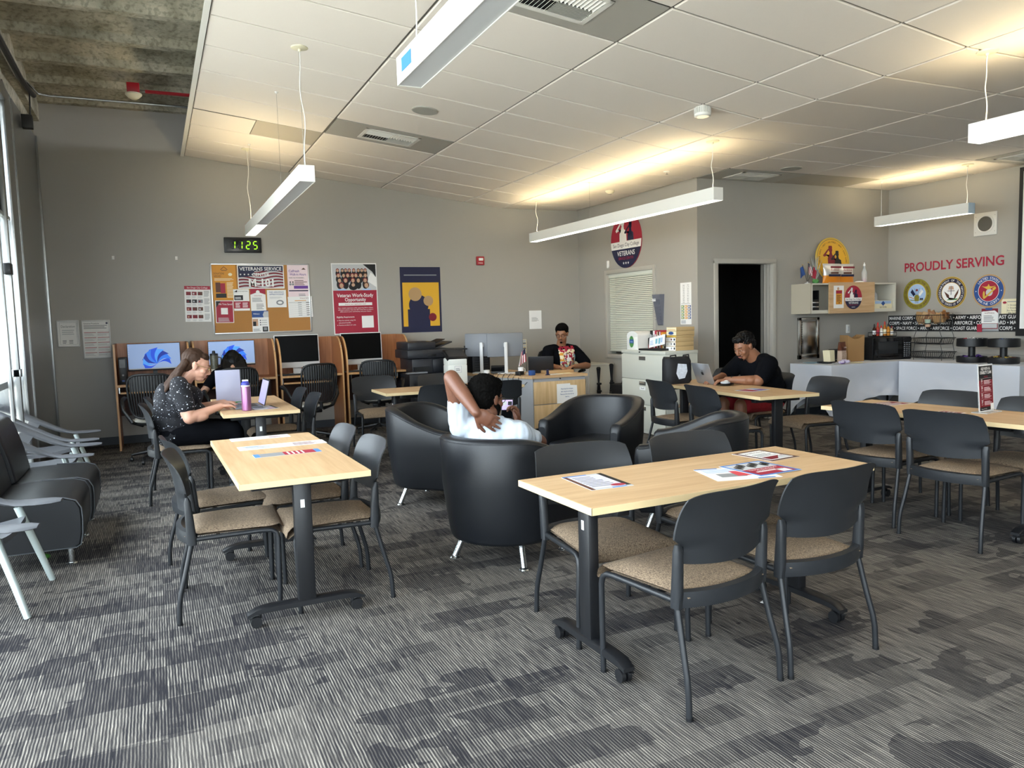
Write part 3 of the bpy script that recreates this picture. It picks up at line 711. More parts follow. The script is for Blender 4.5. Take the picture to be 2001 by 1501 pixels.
# ---------------------------------------------------------------- flip-top training table
def training_table(L=1.53, W=.61):
    t = empty('training_table'); t['category'] = 'table'; t['group'] = 'maple topped training tables on casters'
    mb = MB(); mb.box((0, 0, .7205), (L - .004, W - .004, .029), M_MAPLE, bev=.002, seg=1)
    for s in (-1, 1): mb.box((0, s * (W / 2 - .001), .7205), (L, .002, .0275), M_EDGE); mb.box((s * (L / 2 - .001), 0, .7205), (.002, W, .0275), M_EDGE)
    mb.build('tabletop', t, smooth=0)
    mb = MB(); mb.box((0, 0, .668), (L - .44, .05, .05), M_BLK, bev=.004); mb.box((0, .18, .69), (L - .5, .03, .03), M_BLK)
    for s in (-1, 1): mb.box((s * (L / 2 - .19), 0, .684), (.06, W - .14, .042), M_BLK, bev=.006)
    mb.build('underframe', t)
    for s in (-1, 1):
        mb = MB(); mb.box((s * (L / 2 - .17), 0, .38), (.050, .085, .61), M_BLK, bev=.006); mb.build('column', t)
    for s in (-1, 1):
        x = s * (L / 2 - .17); mb = MB(); rows = []
        for k in range(15):
            u = -1 + 2 * k / 14; y = .285 * u; z = .086 - .022 * abs(u) ** 8; hw = .032 - .006 * abs(u) ** 4; th = .015 - .007 * u ** 6
            rows.append([(x - hw, y, z - th), (x + hw, y, z - th), (x + hw, y, z + th * .6), (x + hw * .7, y, z + th), (x - hw * .7, y, z + th), (x - hw, y, z + th * .6)])
        mb.grid(rows, M_BLK, closed=True); mb.add(rows[0], [tuple(range(6))], M_BLK); mb.add(rows[-1], [tuple(range(6))[::-1]], M_BLK)
        ft = mb.build('foot', t, smooth=40)
        for q in (-1, 1):
            mb = MB(); y = q * .245
            for d in (-.014, .014): mb.cyl((x + d - .009, y, .0275), (x + d + .009, y, .0275), .0275, M_BLACKP, n=20)
            mb.cyl((x, y - q * .018, .04), (x, y - q * .018, .075), .008, M_BLACKP, n=10); mb.box((x, y - q * .004, .048), (.012, .045, .022), M_BLACKP, bev=.004); mb.box((x + .02, y + q * .022, .04), (.022, .02, .006), M_BLACKP, bev=.002)
            mb.build('caster', ft, smooth=40)
    mb = MB(); x = -(L / 2 - .17) - .0255
    mb.add([(x, -.008, .56), (x, -.008, .60), (x, .012, .60), (x, .012, .56)], [(0, 1, 2, 3)], mat('white_sticker', 'ececea', rough=.6)); mb.build('sticker', t, smooth=0)
    return t
t0 = training_table()
TB = [(2.197, 2.746, 1.2, 'training table at the front right covered with four flyers'), (.599, 4.39, 90.9, 'training table at the front left with three taped paper strips'),
      (.775, 7.35, 90, 'training table where the woman works behind a purple bottle'), (2.84, 7.75, -1, 'training table in the middle of the room before the reception desk'),
      (4.87, 3.464, 95.7, 'training table at the right with the standing claim flyer')]
for i, (x, y, a, lab) in enumerate(TB):
    if i == 0: t0.location = (x, y, 0); t0.rotation_euler = (0, 0, math.radians(a)); t0['label'] = lab
    else: dup(t0, (x, y, 0), math.radians(a), lab)
t1 = training_table(L=1.83); t1.location = (4.963, 5.795, 0); t1.rotation_euler = (0, 0, math.radians(84.5 + 180)); t1['label'] = 'long training table holding the tote bag and silver laptop'

# ---------------------------------------------------------------- barrel club chair
def club_chair():
    t = empty('club_chair'); t['category'] = 'club chair'; t['group'] = 'black leather club chairs'
    R, A = .335, .27
    def path(r, n=36):    # D plan: arm, half circle at the back, arm
        P = []
        for k in range(6): P.append((-r, A * (1 - k / 6)))
        for k in range(n + 1): a = PI + PI * k / n; P.append((r * math.cos(a), r * 1.0 * math.sin(a)))
        for k in range(1, 7): P.append((r, A * k / 6))
        return P
    def hgt(y):
        u = max(0, min(1, (A + .02 - y) / (A + R))); u = u * u * (3 - 2 * u); return .605 + .165 * u
    no, ni = path(R + .06), path(R - .035)
    m = len(no); mb = MB()
    rows = []
    sects = []
    for i in range(m):
        ox, oy = no[i]; ix, iy = ni[i]; H = hgt(oy)
        def P(f, z, tap=1.0):   # f 0 outer, 1 inner
            return (lerp(ox, ix, f) * tap, lerp(oy, iy, f) * (tap if oy < 0 else 1 if True else 1), z)
        r_ = .026
        sec = [P(.5, .145, .86), P(.03, .15, .86), P(-.02, .17, .875), P(0, .30, .93), P(0, .48, .985), P(0, H - r_, 1.0), P(.10, H - .006, 1), P(.28, H, 1), P(.5, H + .002, 1), P(.72, H, 1), P(.90, H - .006, 1), P(1, H - r_, 1), P(1, .48, 1), P(1, .30, .97), P(.95, .16, .90)]
        sects.append(sec)
    mb.grid(sects, M_LEATHER, closed=True)
    for sec, d in ((sects[0], 1), (sects[-1], -1)):
        # rounded arm front
        c = V((0, 0, 0))
        for p in sec: c += V(p)
        c /= len(sec); nn = len(sec)
        r1 = [tuple(V(p) + V((0, .022, 0)) + (c - V(p)) * .12) for p in sec]; r2 = [tuple(V(p) + V((0, .03, 0)) + (c - V(p)) * .35) for p in sec]
        rr = [sec, r1, r2]
        if d < 0: pass
        mb.grid(rr, M_LEATHER, closed=True); mb.add(r2, [tuple(range(nn))], M_LEATHER)
    mb.build('shell', t, smooth=60)
    # stitched rim seam
    mb = MB(); mb.tube([(sects[i][5][0] * 1.002, sects[i][5][1], sects[i][5][2] + .004) for i in range(m)], .0035, M_LEATHER, n=6); mb.build('seam', t)
    mb = MB(); w = R - .04
    bm = bmesh.new(); bmesh.ops.create_cube(bm, size=1)
    for v in bm.verts: v.co = V((v.co.x * 2 * w, v.co.y * .56, v.co.z * .15))
    bmesh.ops.bevel(bm, geom=bm.edges[:], offset=.035, segments=4, affect='EDGES', profile=.5)
    for v in bm.verts:
        if v.co.y < 0: v.co.x *= 1 - .42 * (abs(v.co.y) / .3) ** 2
        if v.co.z > .02: v.co.z += .018 * (1 - (v.co.x / w) ** 2)
    mb.bm(bm, M_LEATHER, Matrix.Translation((0, .02, .345))); bm.free()
    mb.build('seat_cushion', t, smooth=60)
    mb = MB(); mb.box((0, .06, .21), (2 * w - .14, .40, .12), M_LEATHER, bev=.02); mb.build('seat_base', t)
    for sx, sy in ((-1, -1), (1, -1), (-1, 1), (1, 1)):
        mb = MB(); a = V((sx * .20, sy * .18 + .02, .16)); b = V((sx * .25, sy * .23 + .02, .012))
        mb.tube([a, b], [.019, .019], M_CHROME, n=16); mb.lathe([(.032, 0), (.032, .005), (.027, .012)], (b.x, b.y, 0), M_CHROME, n=20); mb.build('leg', t)
    return t
k0 = club_chair()
def fac(fx, fy): return math.atan2(-fx, fy)
for i, (x, y, fx, fy, lab) in enumerate([(1.90, 4.22, .85, .53, 'club chair the man in the white shirt sits in, its back to the viewer'), (2.02, 5.85, .72, -.70, 'club chair behind the seated man on the left, seen over its rounded back'),
        (3.30, 5.46, -.89, -.45, 'club chair facing the viewer in front of the reception desk, seat visible'), (3.27, 4.20, -.70, .71, 'club chair turned sideways behind the front right table, right of the man')]):
    if i == 0: k0.location = (x, y, 0); k0.rotation_euler = (0, 0, fac(fx, fy)); k0['label'] = lab
    else: dup(k0, (x, y, 0), fac(fx, fy), lab)

# ---------------------------------------------------------------- modular sofa by the window
def sofa_module(y0, y1, label, dx=0):
    W = y1 - y0; t = empty('sofa_module', (-.80 + dx, (y0 + y1) / 2, 0), label=label, cat='sofa', group='black leather sofa modules')
    # seat: rounded front block
    prof = [(-.30, .12), (.29, .12), (.315, .135), (.328, .20), (.333, .30), (.330, .365), (.305, .412), (.24, .435), (.05, .440), (-.30, .43)]
    mb = MB(); rows = []
    for k, (yy, sc) in enumerate(((-W / 2, .965), (-W / 2 + .012, .99), (-W / 2 + .035, 1.0), (W / 2 - .035, 1.0), (W / 2 - .012, .99), (W / 2, .965))):
        rows.append([(p[0] * (sc if p[0] > 0 else 1), yy, .27 + (p[1] - .27) * sc) for p in prof])
    mb.grid(rows, M_LEATHER, closed=True); mb.add(rows[0], [tuple(range(len(prof)))], M_LEATHER); mb.add(rows[-1], [tuple(range(len(prof)))[::-1]], M_LEATHER)
    mb.build('seat', t, smooth=50)
    for s in (-1, 1):
        mb = MB(); yy = s * (W / 2 - .004); mb.tube([(p[0], yy, p[1]) for p in prof[:-1]], .004, mat('grey_piping', '4a4d52', rough=.5), n=6); mb.build('piping', t)
    prof2 = [(-.16, .42), (-.12, .44), (-.15, .60), (-.20, .78), (-.23, .83), (-.27, .84), (-.31, .82), (-.325, .6), (-.32, .3), (-.29, .2)]
    mb = MB(); rows = []
    for yy, sc in ((-W / 2 + .004, .93), (-W / 2 + .02, .98), (-W / 2 + .05, 1), (W / 2 - .05, 1), (W / 2 - .02, .98), (W / 2 - .004, .93)):
        rows.append([(-.24 + (p[0] + .24) * sc, yy, .5 + (p[1] - .5) * sc) for p in prof2])
    mb.grid(rows, M_LEATHER, closed=True); mb.add(rows[0], [tuple(range(len(prof2)))], M_LEATHER); mb.add(rows[-1], [tuple(range(len(prof2)))[::-1]], M_LEATHER)
    mb.build('backrest', t, smooth=50)
    for sx in (-.24, .25):
        for s in (-1, 1):
            mb = MB(); mb.cyl((sx, s * (W / 2 - .09), .0), (sx, s * (W / 2 - .09), .125), .019, M_CHROME, n=18); mb.lathe([(.033, 0), (.033, .004), (.026, .010)], (sx, s * (W / 2 - .09), 0), M_CHROME, n=20); mb.build('leg', t)
    return t
sofa_module(5.34, 6.02, 'black leather sofa module by the window, the nearer one')
sofa_module(6.04, 6.72, 'black leather sofa module by the window, the farther one', dx=.02)
mb = MB(); mb.ball((-.72, 5.62, .018), (.035, .025, .018), mat('green_wrapper', '3f7a2c', rough=.5)); tag(mb.build('crumpled_wrapper'), 'small crumpled green wrapper on the carpet under the black sofa', 'wrapper')

# ---------------------------------------------------------------- lounge chairs with paddle arms
def paddle_chair():
    t = empty('lounge_chair'); t['category'] = 'lounge chair'; t['group'] = 'grey paddle arm lounge chairs by the windows'
    for s in (-1, 1):
        mb = MB(); rows = []
        pts = [(.15, -.44, .79, .05, .030), (.24, -.38, .785, .055, .034), (.285, -.26, .725, .045, .036), (.298, -.08, .615, .036, .034), (.305, .08, .525, .034, .028), (.305, .17, .487, .045, .018), (.31, .23, .474, .075, .012), (.315, .33, .470, .092, .011), (.315, .41, .470, .08, .010), (.315, .455, .470, .045, .008)]
        for (x, y, z, w, th) in pts:
            rows.append([(s * (x + w * math.cos(a)), y, z + th * math.sin(a)) for a in [2 * PI * k / 10 for k in range(10)]])
        mb.grid(rows, M_GREYCH, closed=True); mb.add(rows[0], [tuple(range(10))], M_GREYCH); mb.add(rows[-1], [tuple(range(10))], M_GREYCH); mb.build('paddle_arm', t, smooth=60)
        mb = MB(); mb.add([(s * .27, -.12, .63), (s * .31, -.12, .63), (s * .31, -.04, .585), (s * .27, -.04, .585), (s * .25, -.28, .36), (s * .29, -.28, .36), (s * .29, -.18, .36), (s * .25, -.18, .36)], [(0, 1, 2, 3), (4, 7, 6, 5), (0, 4, 5, 1), (1, 5, 6, 2), (2, 6, 7, 3), (3, 7, 4, 0)], M_GREYCH); mb.build('arm_strut', t)
    mb = MB(); rows = []
    for j in range(7):
        v = j / 6; z = .64 + .165 * v; row = []
        for k in range(13):
            u = -1 + 2 * k / 12; row.append((.25 * u, -.40 - .07 * (1 - u * u) - .05 * v + .02 * abs(u) ** 3, z + .0 * u))
        rows.append(row)
    bk = [[(x, y - .016, z) for x, y, z in r] for r in rows]
    mb.grid(rows, M_GREYCH); mb.grid([r[::-1] for r in bk], M_GREYCH); mb.grid([rows[-1], bk[-1]], M_GREYCH); mb.grid([bk[0], rows[0]], M_GREYCH); mb.build('backrest', t, smooth=50)
    mb = MB(); rows = []
    for k in range(11):
        v = k / 10; y = -.30 + .58 * v; z = .36 + .03 * v - .03 * math.sin(v * PI); rows.append([(.25 * u, y, z + .02 * u * u) for u in [-1 + i / 4 for i in range(9)]])
    bk = [[(x, y, z - .03) for x, y, z in r] for r in rows]
    mb.grid(rows, M_GREYCH); mb.grid([r[::-1] for r in bk], M_GREYCH)
    mb.grid([[r[0] for r in rows], [r[0] for r in bk]], M_GREYCH); mb.grid([[r[-1] for r in bk], [r[-1] for r in rows]], M_GREYCH); mb.grid([bk[-1], rows[-1]][::-1], M_GREYCH); mb.grid([bk[0], rows[0]], M_GREYCH); mb.build('seat', t, smooth=50)
    for sx, sy in ((-1, 1), (1, 1), (-1, -1), (1, -1)):
        mb = MB()
        if sy > 0: mb.tube([(sx * .27, .24, .462), (sx * .30, .33, .16), (sx * .32, .375, 0)], [.021, .019, .017], M_LEG, n=14)
        else: mb.tube([(sx * .25, -.24, .37), (sx * .28, -.36, 0)], [.021, .017], M_LEG, n=14)
        mb.build('leg', t)
    mb = MB(); mb.cyl((-.26, .22, .35), (.26, .22, .35), .012, M_LEG, n=10); mb.build('crossbar', t); return t
q0 = paddle_chair()
for i, (x, y, a, lab) in enumerate([(-1.02 + .0, 4.83, -94, 'grey paddle arm lounge chair in front of the sofa, cut by the picture edge'), (-.93, 7.18, -92, 'grey paddle arm lounge chair just beyond the black sofa'), (-.97, 8.12, -88, 'grey paddle arm lounge chair beside the metal pier')]):
    if i == 0: q0.location = (x, y, 0); q0.rotation_euler = (0, 0, math.radians(a)); q0['label'] = lab
    else: dup(q0, (x, y, 0), math.radians(a), lab)

# ---------------------------------------------------------------- study carrels
YC = 10.2          # front edges
xb = [-.45, .405, 1.43, 2.29, 3.20]
M_KICK = mat('dark_modesty_panel', '4a2c22', rough=.6)
for i in range(4):
    a, b = xb[i] + (.02 if i else 0), xb[i + 1] - (.02 if i < 3 else 0)
    t = empty('study_carrel', ((a + b) / 2, YC, 0), label=['study carrel nearest the window, with the black computer tower', 'study carrel where the long haired person sits', 'study carrel with the left white framed computer', 'study carrel with the right white framed computer, beside the copier'][i], cat='study carrel', group='cherry wood study carrels')
    w = b - a; h = 1.275; D = YB - .02 - YC
    mb = MB(); mb.box((0, D - .012, .88), (w - .04, .022, .79), M_CHERRY); mb.build('back_panel', t, smooth=0)
    for s in (-1, 1):
        mb = MB(); x = s * (w / 2 - .011); full = (i == 0 and s < 0)
        pts = [(0, 0), (D, 0), (D, h)]
        if full: pts += [(0, h)]
        else: pts += [(D - .32, h)] + [(D - .32 - (D - .32) * math.sin(u), h - .40 * (1 - math.cos(u))) for u in [PI / 2 * k / 10 for k in range(1, 11)]]
        M = Matrix(((0, 0, 1, x), (1, 0, 0, 0), (0, 1, 0, 0), (0, 0, 0, 1)))
        mb.prism([(p[0] + .003, p[1]) for p in pts], -.011, .011, M_CHERRY, M)
        # pale edge band following the front curve
        fr = [(p[0], p[1]) for p in pts[2:]] + [(0, 0)]
        for (p, q) in zip(fr[:-1], fr[1:]):
            mb.add([(x - .0112, p[0], p[1]), (x + .0112, p[0], p[1]), (x + .0112, q[0], q[1]), (x - .0112, q[0], q[1])], [(0, 1, 2, 3)], M_OAKE)
        mb.build('side_panel', t, smooth=0)
    mb = MB(); mb.box((0, D / 2 - .0, .775), (w - .044, D - .03, .026), M_CHERRY); mb.box((0, .012, .775), (w - .044, .006, .028), M_OAKE); mb.build('work_surface', t, smooth=0)
    mb = MB(); mb.box((-.06, .17, .690), (.62, .30, .018), M_CHERRY); mb.box((-.06, .018, .69), (.62, .006, .022), M_OAKE)
    for s in (-1, 1): mb.box((-.06 + s * .32, .2, .72), (.012, .3, .07), M_CHROME)
    mb.build('keyboard_tray', t, smooth=0)
    mb = MB(); mb.box((0, D - .16, .565), (w - .046, .018, .38), M_KICK); mb.build('modesty_panel', t, smooth=0)

# ---------------------------------------------------------------- black task chairs with slotted backs
M_MESH = mat('black_chair_shell', '0c0d0f', rough=.5)
M_PADG = mat('pale_grey_pad', 'b9b6ac', rough=.9, bump=.2, bscale=500)
def task_chair():
    t = empty('task_chair'); t['category'] = 'task chair'; t['group'] = 'black slotted back task chairs at the carrels'
    mb = MB(); rows = []
    for z, w, y in ((.425, .17, -.2), (.435, .23, -.16), (.45, .25, .0), (.45, .24, .16), (.44, .20, .24), (.425, .12, .27)): rows.append((z, w, y))
    mb.ball((0, .02, .455), (.25, .25, .035), M_PADG, seg=24, rings=12); mb.build('seat', t, smooth=60)
    mb = MB(); mb.ball((0, .01, .425), (.24, .24, .025), M_MESH, seg=20); mb.box((0, -.02, .39), (.16, .24, .05), M_MESH, bev=.01); mb.build('seat_pan', t)
    def P(u, v): # back surface
        return V((.225 * u * (1 - .12 * (1 - v) ** 2), -.22 - .055 * (1 - u * u) - .06 * v - .02 * math.sin(v * PI), .50 + .47 * v))
    mb = MB(); loop = []
    for k in range(40):
        a = 2 * PI * k / 40; c, s_ = math.cos(a), math.sin(a); u = math.copysign(abs(c) ** .45, c); v = .5 + .5 * math.copysign(abs(s_) ** .45, s_); loop.append(P(u, v))
    mb.tube(loop, .013, M_MESH, n=8, closed=True)
    for k in range(15):
        u = -.86 + 1.72 * k / 14; pts = [P(u, .03), P(u, .25), P(u, .5), P(u, .75), P(u, .97)]
        mb.tube(pts, .0088, M_MESH, n=6)
    top = [[P(-.9 + 1.8 * k / 10, v) for k in range(11)] for v in (.62, .72, .85, .97)]
    mb.grid([[tuple(p) for p in r] for r in top], M_MESH); mb.build('backrest', t, smooth=60)
    mb = MB()
    mb.tube([(0, -.2, .40), (0, -.30, .44), (0, -.31, .52)], .022, M_MESH, n=8); mb.build('back_bracket', t)
    for s in (-1, 1):
        mb = MB(); mb.tube([(s * .13, -.05, .40), (s * .22, -.14, .45), (s * .30, -.12, .58), (s * .325, -.03, .665), (s * .325, .10, .69), (s * .32, .16, .69)], [.018, .02, .018, .02, .028, .018], M_MESH, n=10); mb.build('armrest', t)
    mb = MB(); mb.cyl((0, 0, .11), (0, 0, .39), .022, M_BLACKP, n=14); mb.build('gas_lift', t)
    bs = MB(); ends = []
    for k in range(5):
        a = 2 * PI * k / 5 + .5; e = V((.28 * math.cos(a), .28 * math.sin(a), .075)); ends.append(e); bs.tube([(0, 0, .12), e * .5 + V((0, 0, .06)), e], [.024, .018, .012], M_BLACKP, n=8)
    bs.lathe([(.035, .08), (.035, .14)], (0, 0, 0), M_BLACKP); b = bs.build('star_base', t)
    for e in ends:
        mb = MB(); mb.cyl((e.x - .012, e.y, .025), (e.x + .012, e.y, .025), .025, M_BLACKP, n=14); mb.cyl((e.x, e.y, .03), (e.x, e.y, .08), .007, M_BLACKP, n=8); mb.build('caster', b)
    return t
s0 = task_chair()
for i, (x, y, a, lab) in enumerate([(-.03, 9.25, -8, 'black task chair behind the woman, before the carrel nearest the window'), (.83, 9.62, 4, 'black task chair under the long haired person'), (1.72, 9.62, 12, 'black task chair before the left white framed computer'), (2.62, 9.80, -14, 'black task chair before the right white framed computer'), (5.22, 9.62, 172, 'black task chair behind the reception desk')]):
    if i == 0: s0.location = (x, y, 0); s0.rotation_euler = (0, 0, math.radians(a)); s0['label'] = lab
    else: dup(s0, (x, y, 0), math.radians(a), lab)
# ---------------------------------------------------------------- printed matter
P = {k: mat('print_' + k, v, rough=.55) for k, v in dict(white='f1f0ee', red='a5203a', navy='171b3f', yellow='e3ae2c', black='141416', grey='8b8d90', lgrey='c6c8ca', orange='d9952f', cork='b98748', blue='2a4f8f', sky='a9c4e6', pink='f0dbe0', purple='6d3f9a', skin='c9a184', brown='5c3526', olive='8a8128', gold='d8b54a', cream='efe6c4', green='4d8a4a', teal='7fb7c8', dred='7c1526', tape='4a86cf', tan='b9966a').items()}
M_FR = mat('silver_frame', 'd0d1d2', rough=.3, metal=.6)
RX, RYM, UP = (1, 0, 0), (0, -1, 0), (0, 0, 1)
def on_back(x, z, tilt=0): return frame((x, YB - .0005, z), (math.cos(tilt), 0, math.sin(tilt)), (-math.sin(tilt), 0, math.cos(tilt)))
def on_door(x, z, y=None): return frame((x, (y or YD) - .0005, z), RX, UP)
def on_right(y, z): return frame((XR - .0005, y, z), RYM, UP)
def on_office(y, z): return frame((XO - .0005, y, z), RYM, UP)
def sheet(M, w, h, m, t=.002):
    s = MB(M); s.box((w / 2, h / 2, t / 2), (w, h, t), m); s.w, s.h, s.z = w, h, t + .0004; return s
def fin(s, name, label, cat, group=None, parent=None, kind=None):
    o = s.build(name, parent, smooth=30); return tag(o, label, cat, group, kind)
def star(s, x, y, r, z, m, n=5, M=None):
    pts = []
    for k in range(10): a = PI / 2 + PI * k / 5; q = r if k % 2 == 0 else r * .42; pts.append((x + q * math.cos(a), y + q * math.sin(a)))
    c = (x, y); base = [(c[0], c[1], z)] + [(p[0], p[1], z) for p in pts]
    s.add(base, [(0, 1 + k, 1 + (k + 1) % 10) for k in range(10)], m, M)

# --- digital clock
t = empty('digital_clock', (.91, YB, 2.42), label='black digital wall clock showing 11:25 in green', cat='clock')
mb = MB(frame((0, 0, 0), RX, UP)); w, h = .47, .20
mb.box((w / 2, h / 2, .022), (w, h, .044), M_BLACKP, bev=.008); mb.build('housing', t)
mb = MB(frame((0, -.0442, 0), RX, UP)); mb.rect(.03, .022, w - .03, h - .028, 0, mat('clock_window', '0a0b0d', rough=.15)); mb.build('window', t, smooth=0)
mb = MB(frame((0, -.0447, 0), RX, UP)); M_SEG = mat('green_led', '9cff20', emit='a6ff1e', es=1.6); M_SEGO = mat('dark_led', '1a1d1a', rough=.6)
def seg(x, y, w_, h_, on, slant=.06):
    S = {'a': (0, 1, 1, 1), 'g': (0, .5, 1, .5), 'd': (0, 0, 1, 0), 'f': (0, .5, 0, 1), 'b': (1, .5, 1, 1), 'e': (0, 0, 0, .5), 'c': (1, 0, 1, .5)}
    for k, (a, b, c, d) in S.items():
        m = M_SEG if k in on else M_SEGO; th = .0055; dz = .0006 if k in on else 0
        p, q = V((x + a * w_ + slant * b * h_, y + b * h_)), V((x + c * w_ + slant * d * h_, y + d * h_)); u = (q - p).normalized(); n_ = V((-u.y, u.x)); p = p + u * .007; q = q - u * .007
        mb.poly([p + n_ * th * .2, p - u * .003, p - n_ * th, q - n_ * th, q + u * .003, q + n_ * th] if False else [p + n_ * th, p - n_ * th, q - n_ * th, q + n_ * th], dz, m)
for x, on in ((.085, 'bc'), (.175, 'bc'), (.275, 'abged'), (.365, 'afgcd')): seg(x, .05, .045, .098, on)
for yy in (.075, .115): mb.rect(.247, yy, .254, yy + .007, .0006, M_SEGO)
mb.build('digits', t, smooth=0)

# --- cork board with its notices
t = empty('bulletin_board', (.72, YB, 1.35), label='cork bulletin board in a silver frame crowded with notices', cat='bulletin board')
w, h = 1.275, .93
mb = MB(frame((0, 0, 0), RX, UP)); mb.box((w / 2, h / 2, .006), (w - .02, h - .02, .012), mat('cork', 'b5824a', rough=.95, noise_amt=.18, nscale=160)); mb.build('cork_panel', t, smooth=0)
mb = MB(frame((0, 0, 0), RX, UP))
for a, b, c, d in ((0, .018, 0, h), (w - .018, w, 0, h), (0, w, 0, .018), (0, w, h - .018, h)): mb.b2((a, c, 0), (b, d, .018), M_FR, bev=.003)
mb.build('frame', t)
def on_board(x, z, t_=0, lift=.0125): return frame((x, YB - lift, z), (math.cos(t_), 0, math.sin(t_)), (-math.sin(t_), 0, math.cos(t_)))
G = 'notices on the bulletin board'
s = sheet(on_board(.745, 1.80), .29, .46, P['orange'], .001); z = s.z
s.poly([(.10, .40), (.145, .44), (.19, .40), (.185, .395), (.145, .432), (.105, .395)], z, P['brown']); s.rect(.11, .385, .18, .392, z, P['brown'])
s.text('DONATIONS', .015, .335, z, .026, P['brown'], 'L', w=.13); s.text('NEEDED', .015, .300, z, .026, P['brown'], 'L', w=.09); s.ball((.22, .335, z), (.025, .02, .001), P['cream'])
s.b2((.03, .10, z), (.09, .23, z + .0003), P['brown']); s.b2((.09, .09, z), (.15, .22, z + .0003), P['red']); s.rect(.03, .03, .16, .085, z, P['black']); s.lines(.17, .03, .27, .24, 12, z, P['cream']); s.lines(.02, .255, .26, .29, 3, z, P['cream'])
fin(s, 'notice', 'orange donations needed notice with a suitcase picture at the upper left of the cork board', 'notice', G)
s = sheet(on_board(1.055, 1.945), .60, .315, P['white'], .001); z = s.z
s.rect(.012, .012, .588, .303, z, P['lgrey'])
for k in range(7):   # waving stripes
    y0 = .012 + .0415 * k; rows = [[(x, max(.012, min(.303, y0 + .018 * math.sin(x * 14 + k * .3) + d)), z + .0003) for x in [.012 + .576 * i / 18 for i in range(19)]] for d in (0, .021)]
    s.grid(rows, P['dred'])
s.poly([(.012, .15), (.20, .17), (.24, .303), (.012, .303)], z + .0006, P['navy'])
for i in range(4):
    for j in range(2): star(s, .04 + .05 * i, .19 + .055 * j, .014, z + .0009, P['white'])
s.rect(.012, .235, .588, .303, z + .001, P['navy'])
s.text('VETERANS SERVICE', .30, .243, z + .0014, .045, P['white'], w=.54, bold=.012); s.text('CENTER', .30, .165, z + .0014, .045, P['white'], w=.22, bold=.012); s.text('M-101', .30, .03, z + .0014, .10, P['white'], w=.32, bold=.03)
fin(s, 'notice', 'flag notice reading VETERANS SERVICE CENTER M-101 on the cork board', 'notice', G)
s = sheet(on_board(1.70, 1.83), .275, .435, P['pink'], .001); z = s.z
s.text('Calfresh', .02, .335, z, .032, P['purple'], 'L', w=.14, bold=.01); s.text('Walk-in Hours', .03, .290, z, .032, P['purple'], 'L', w=.22, bold=.01); s.text('HAVE YOU WONDERED...', .02, .25, z, .016, P['black'], 'L', w=.21, bold=.01)
s.poly([(.19, .37), (.22, .395), (.25, .37)], z, P['brown']); s.lines(.09, .16, .26, .235, 4, z, P['brown']); s.rect(.08, .11, .27, .15, z, P['purple']); s.rect(.01, .075, .27, .09, z, P['navy'])
for dx in (.02, .055): s.disc(.015 + dx, .20, .010, z, P['black'], 12); s.disc(.015 + dx, .17, .016, z, P['grey'], 12)
s.lines(.14, .01, .25, .05, 2, z, P['grey'])
fin(s, 'notice', 'pink Calfresh Walk-in Hours notice at the upper right of the cork board', 'notice', G)
s = sheet(on_board(.755, 1.50, -.015), .225, .295, P['white'], .001); z = s.z
s.rect(.008, .008, .217, .287, z, P['red']); s.poly([(.008, .287), (.008, .20), (.07, .287)], z + .0003, P['black']); s.text('MA Time Saved', .125, .235, z + .0004, .024, P['white'], w=.17); s.box((.11, .155, z + .0002), (.085, .085, .0008), P['white']); s.lines(.03, .02, .2, .075, 4, z + .0004, P['lgrey'])
fin(s, 'notice', 'dark red notice with a white square at the lower left of the cork board', 'notice', G)
s = sheet(on_board(.99, 1.655), .20, .285, P['white'], .0014); z = s.z
s.poly([(.01, .25), (.05, .275), (.05, .245)], z, P['black']); s.text('DO WITH ADDITIONAL', .12, .25, z, .014, P['black'], w=.13); s.rect(.01, .14, .12, .205, z, P['black']); s.lines(.02, .155, .11, .19, 2, z + .0003, P['white']); s.rect(.0, .03, .2, .125, z, P['red']); s.lines(.02, .045, .09, .115, 4, z + .0003, P['white']); s.lines(.11, .045, .18, .115, 4, z + .0003, P['white'])
fin(s, 'notice', 'white notice with a black box and a red block, left of the red triangle one', 'notice', G)
s = sheet(on_board(1.205, 1.65), .195, .295, P['white'], .0014); z = s.z
s.poly([(0, .295), (0, .215), (.0975, .25), (.195, .215), (.195, .295)], z, P['red']); s.disc(.0975, .25, .024, z + .0003, P['white'], 20); s.text('United States', .0975, .195, z, .014, P['red'], w=.10); s.lines(.02, .12, .175, .18, 5, z, P['grey']); s.lines(.07, .02, .175, .10, 5, z, P['grey'])
fin(s, 'notice', 'white notice with a red triangular header and white disc in the cork board middle', 'notice', G)
s = sheet(on_board(1.42, 1.69), .25, .235, P['white'], .0012); z = s.z
s.text('PAID AEROSPACE', .125, .195, z, .022, P['blue'], w=.19); s.text('APPRENTICESHIP', .125, .165, z, .022, P['blue'], w=.19); s.lines(.03, .12, .2, .15, 3, z, P['lgrey']); s.disc(.165, .065, .05, z, P['grey'], 20, ry=.035); s.disc(.165, .065, .03, z + .0003, P['white'], 12, ry=.018)
fin(s, 'notice', 'white PAID AEROSPACE APPRENTICESHIP notice right of the cork board middle', 'notice', G)
s = sheet(on_board(1.695, 1.545, .02), .325, .285, P['white'], .0015); z = s.z
s.rect(.01, .205, .32, .209, z, P['grey']); s.text('Veterans', .22, .255, z, .018, P['red'], w=.12); s.lines(.09, .225, .25, .245, 1, z, P['orange'])
for k in range(7): s.rect(.01, .02 + .028 * k, .315, .0215 + .028 * k, z, P['grey']); s.rect(.13, .027 + .028 * k, .18, .034 + .028 * k, z, P['grey']); s.rect(.24, .027 + .028 * k, .29, .034 + .028 * k, z, P['black'])
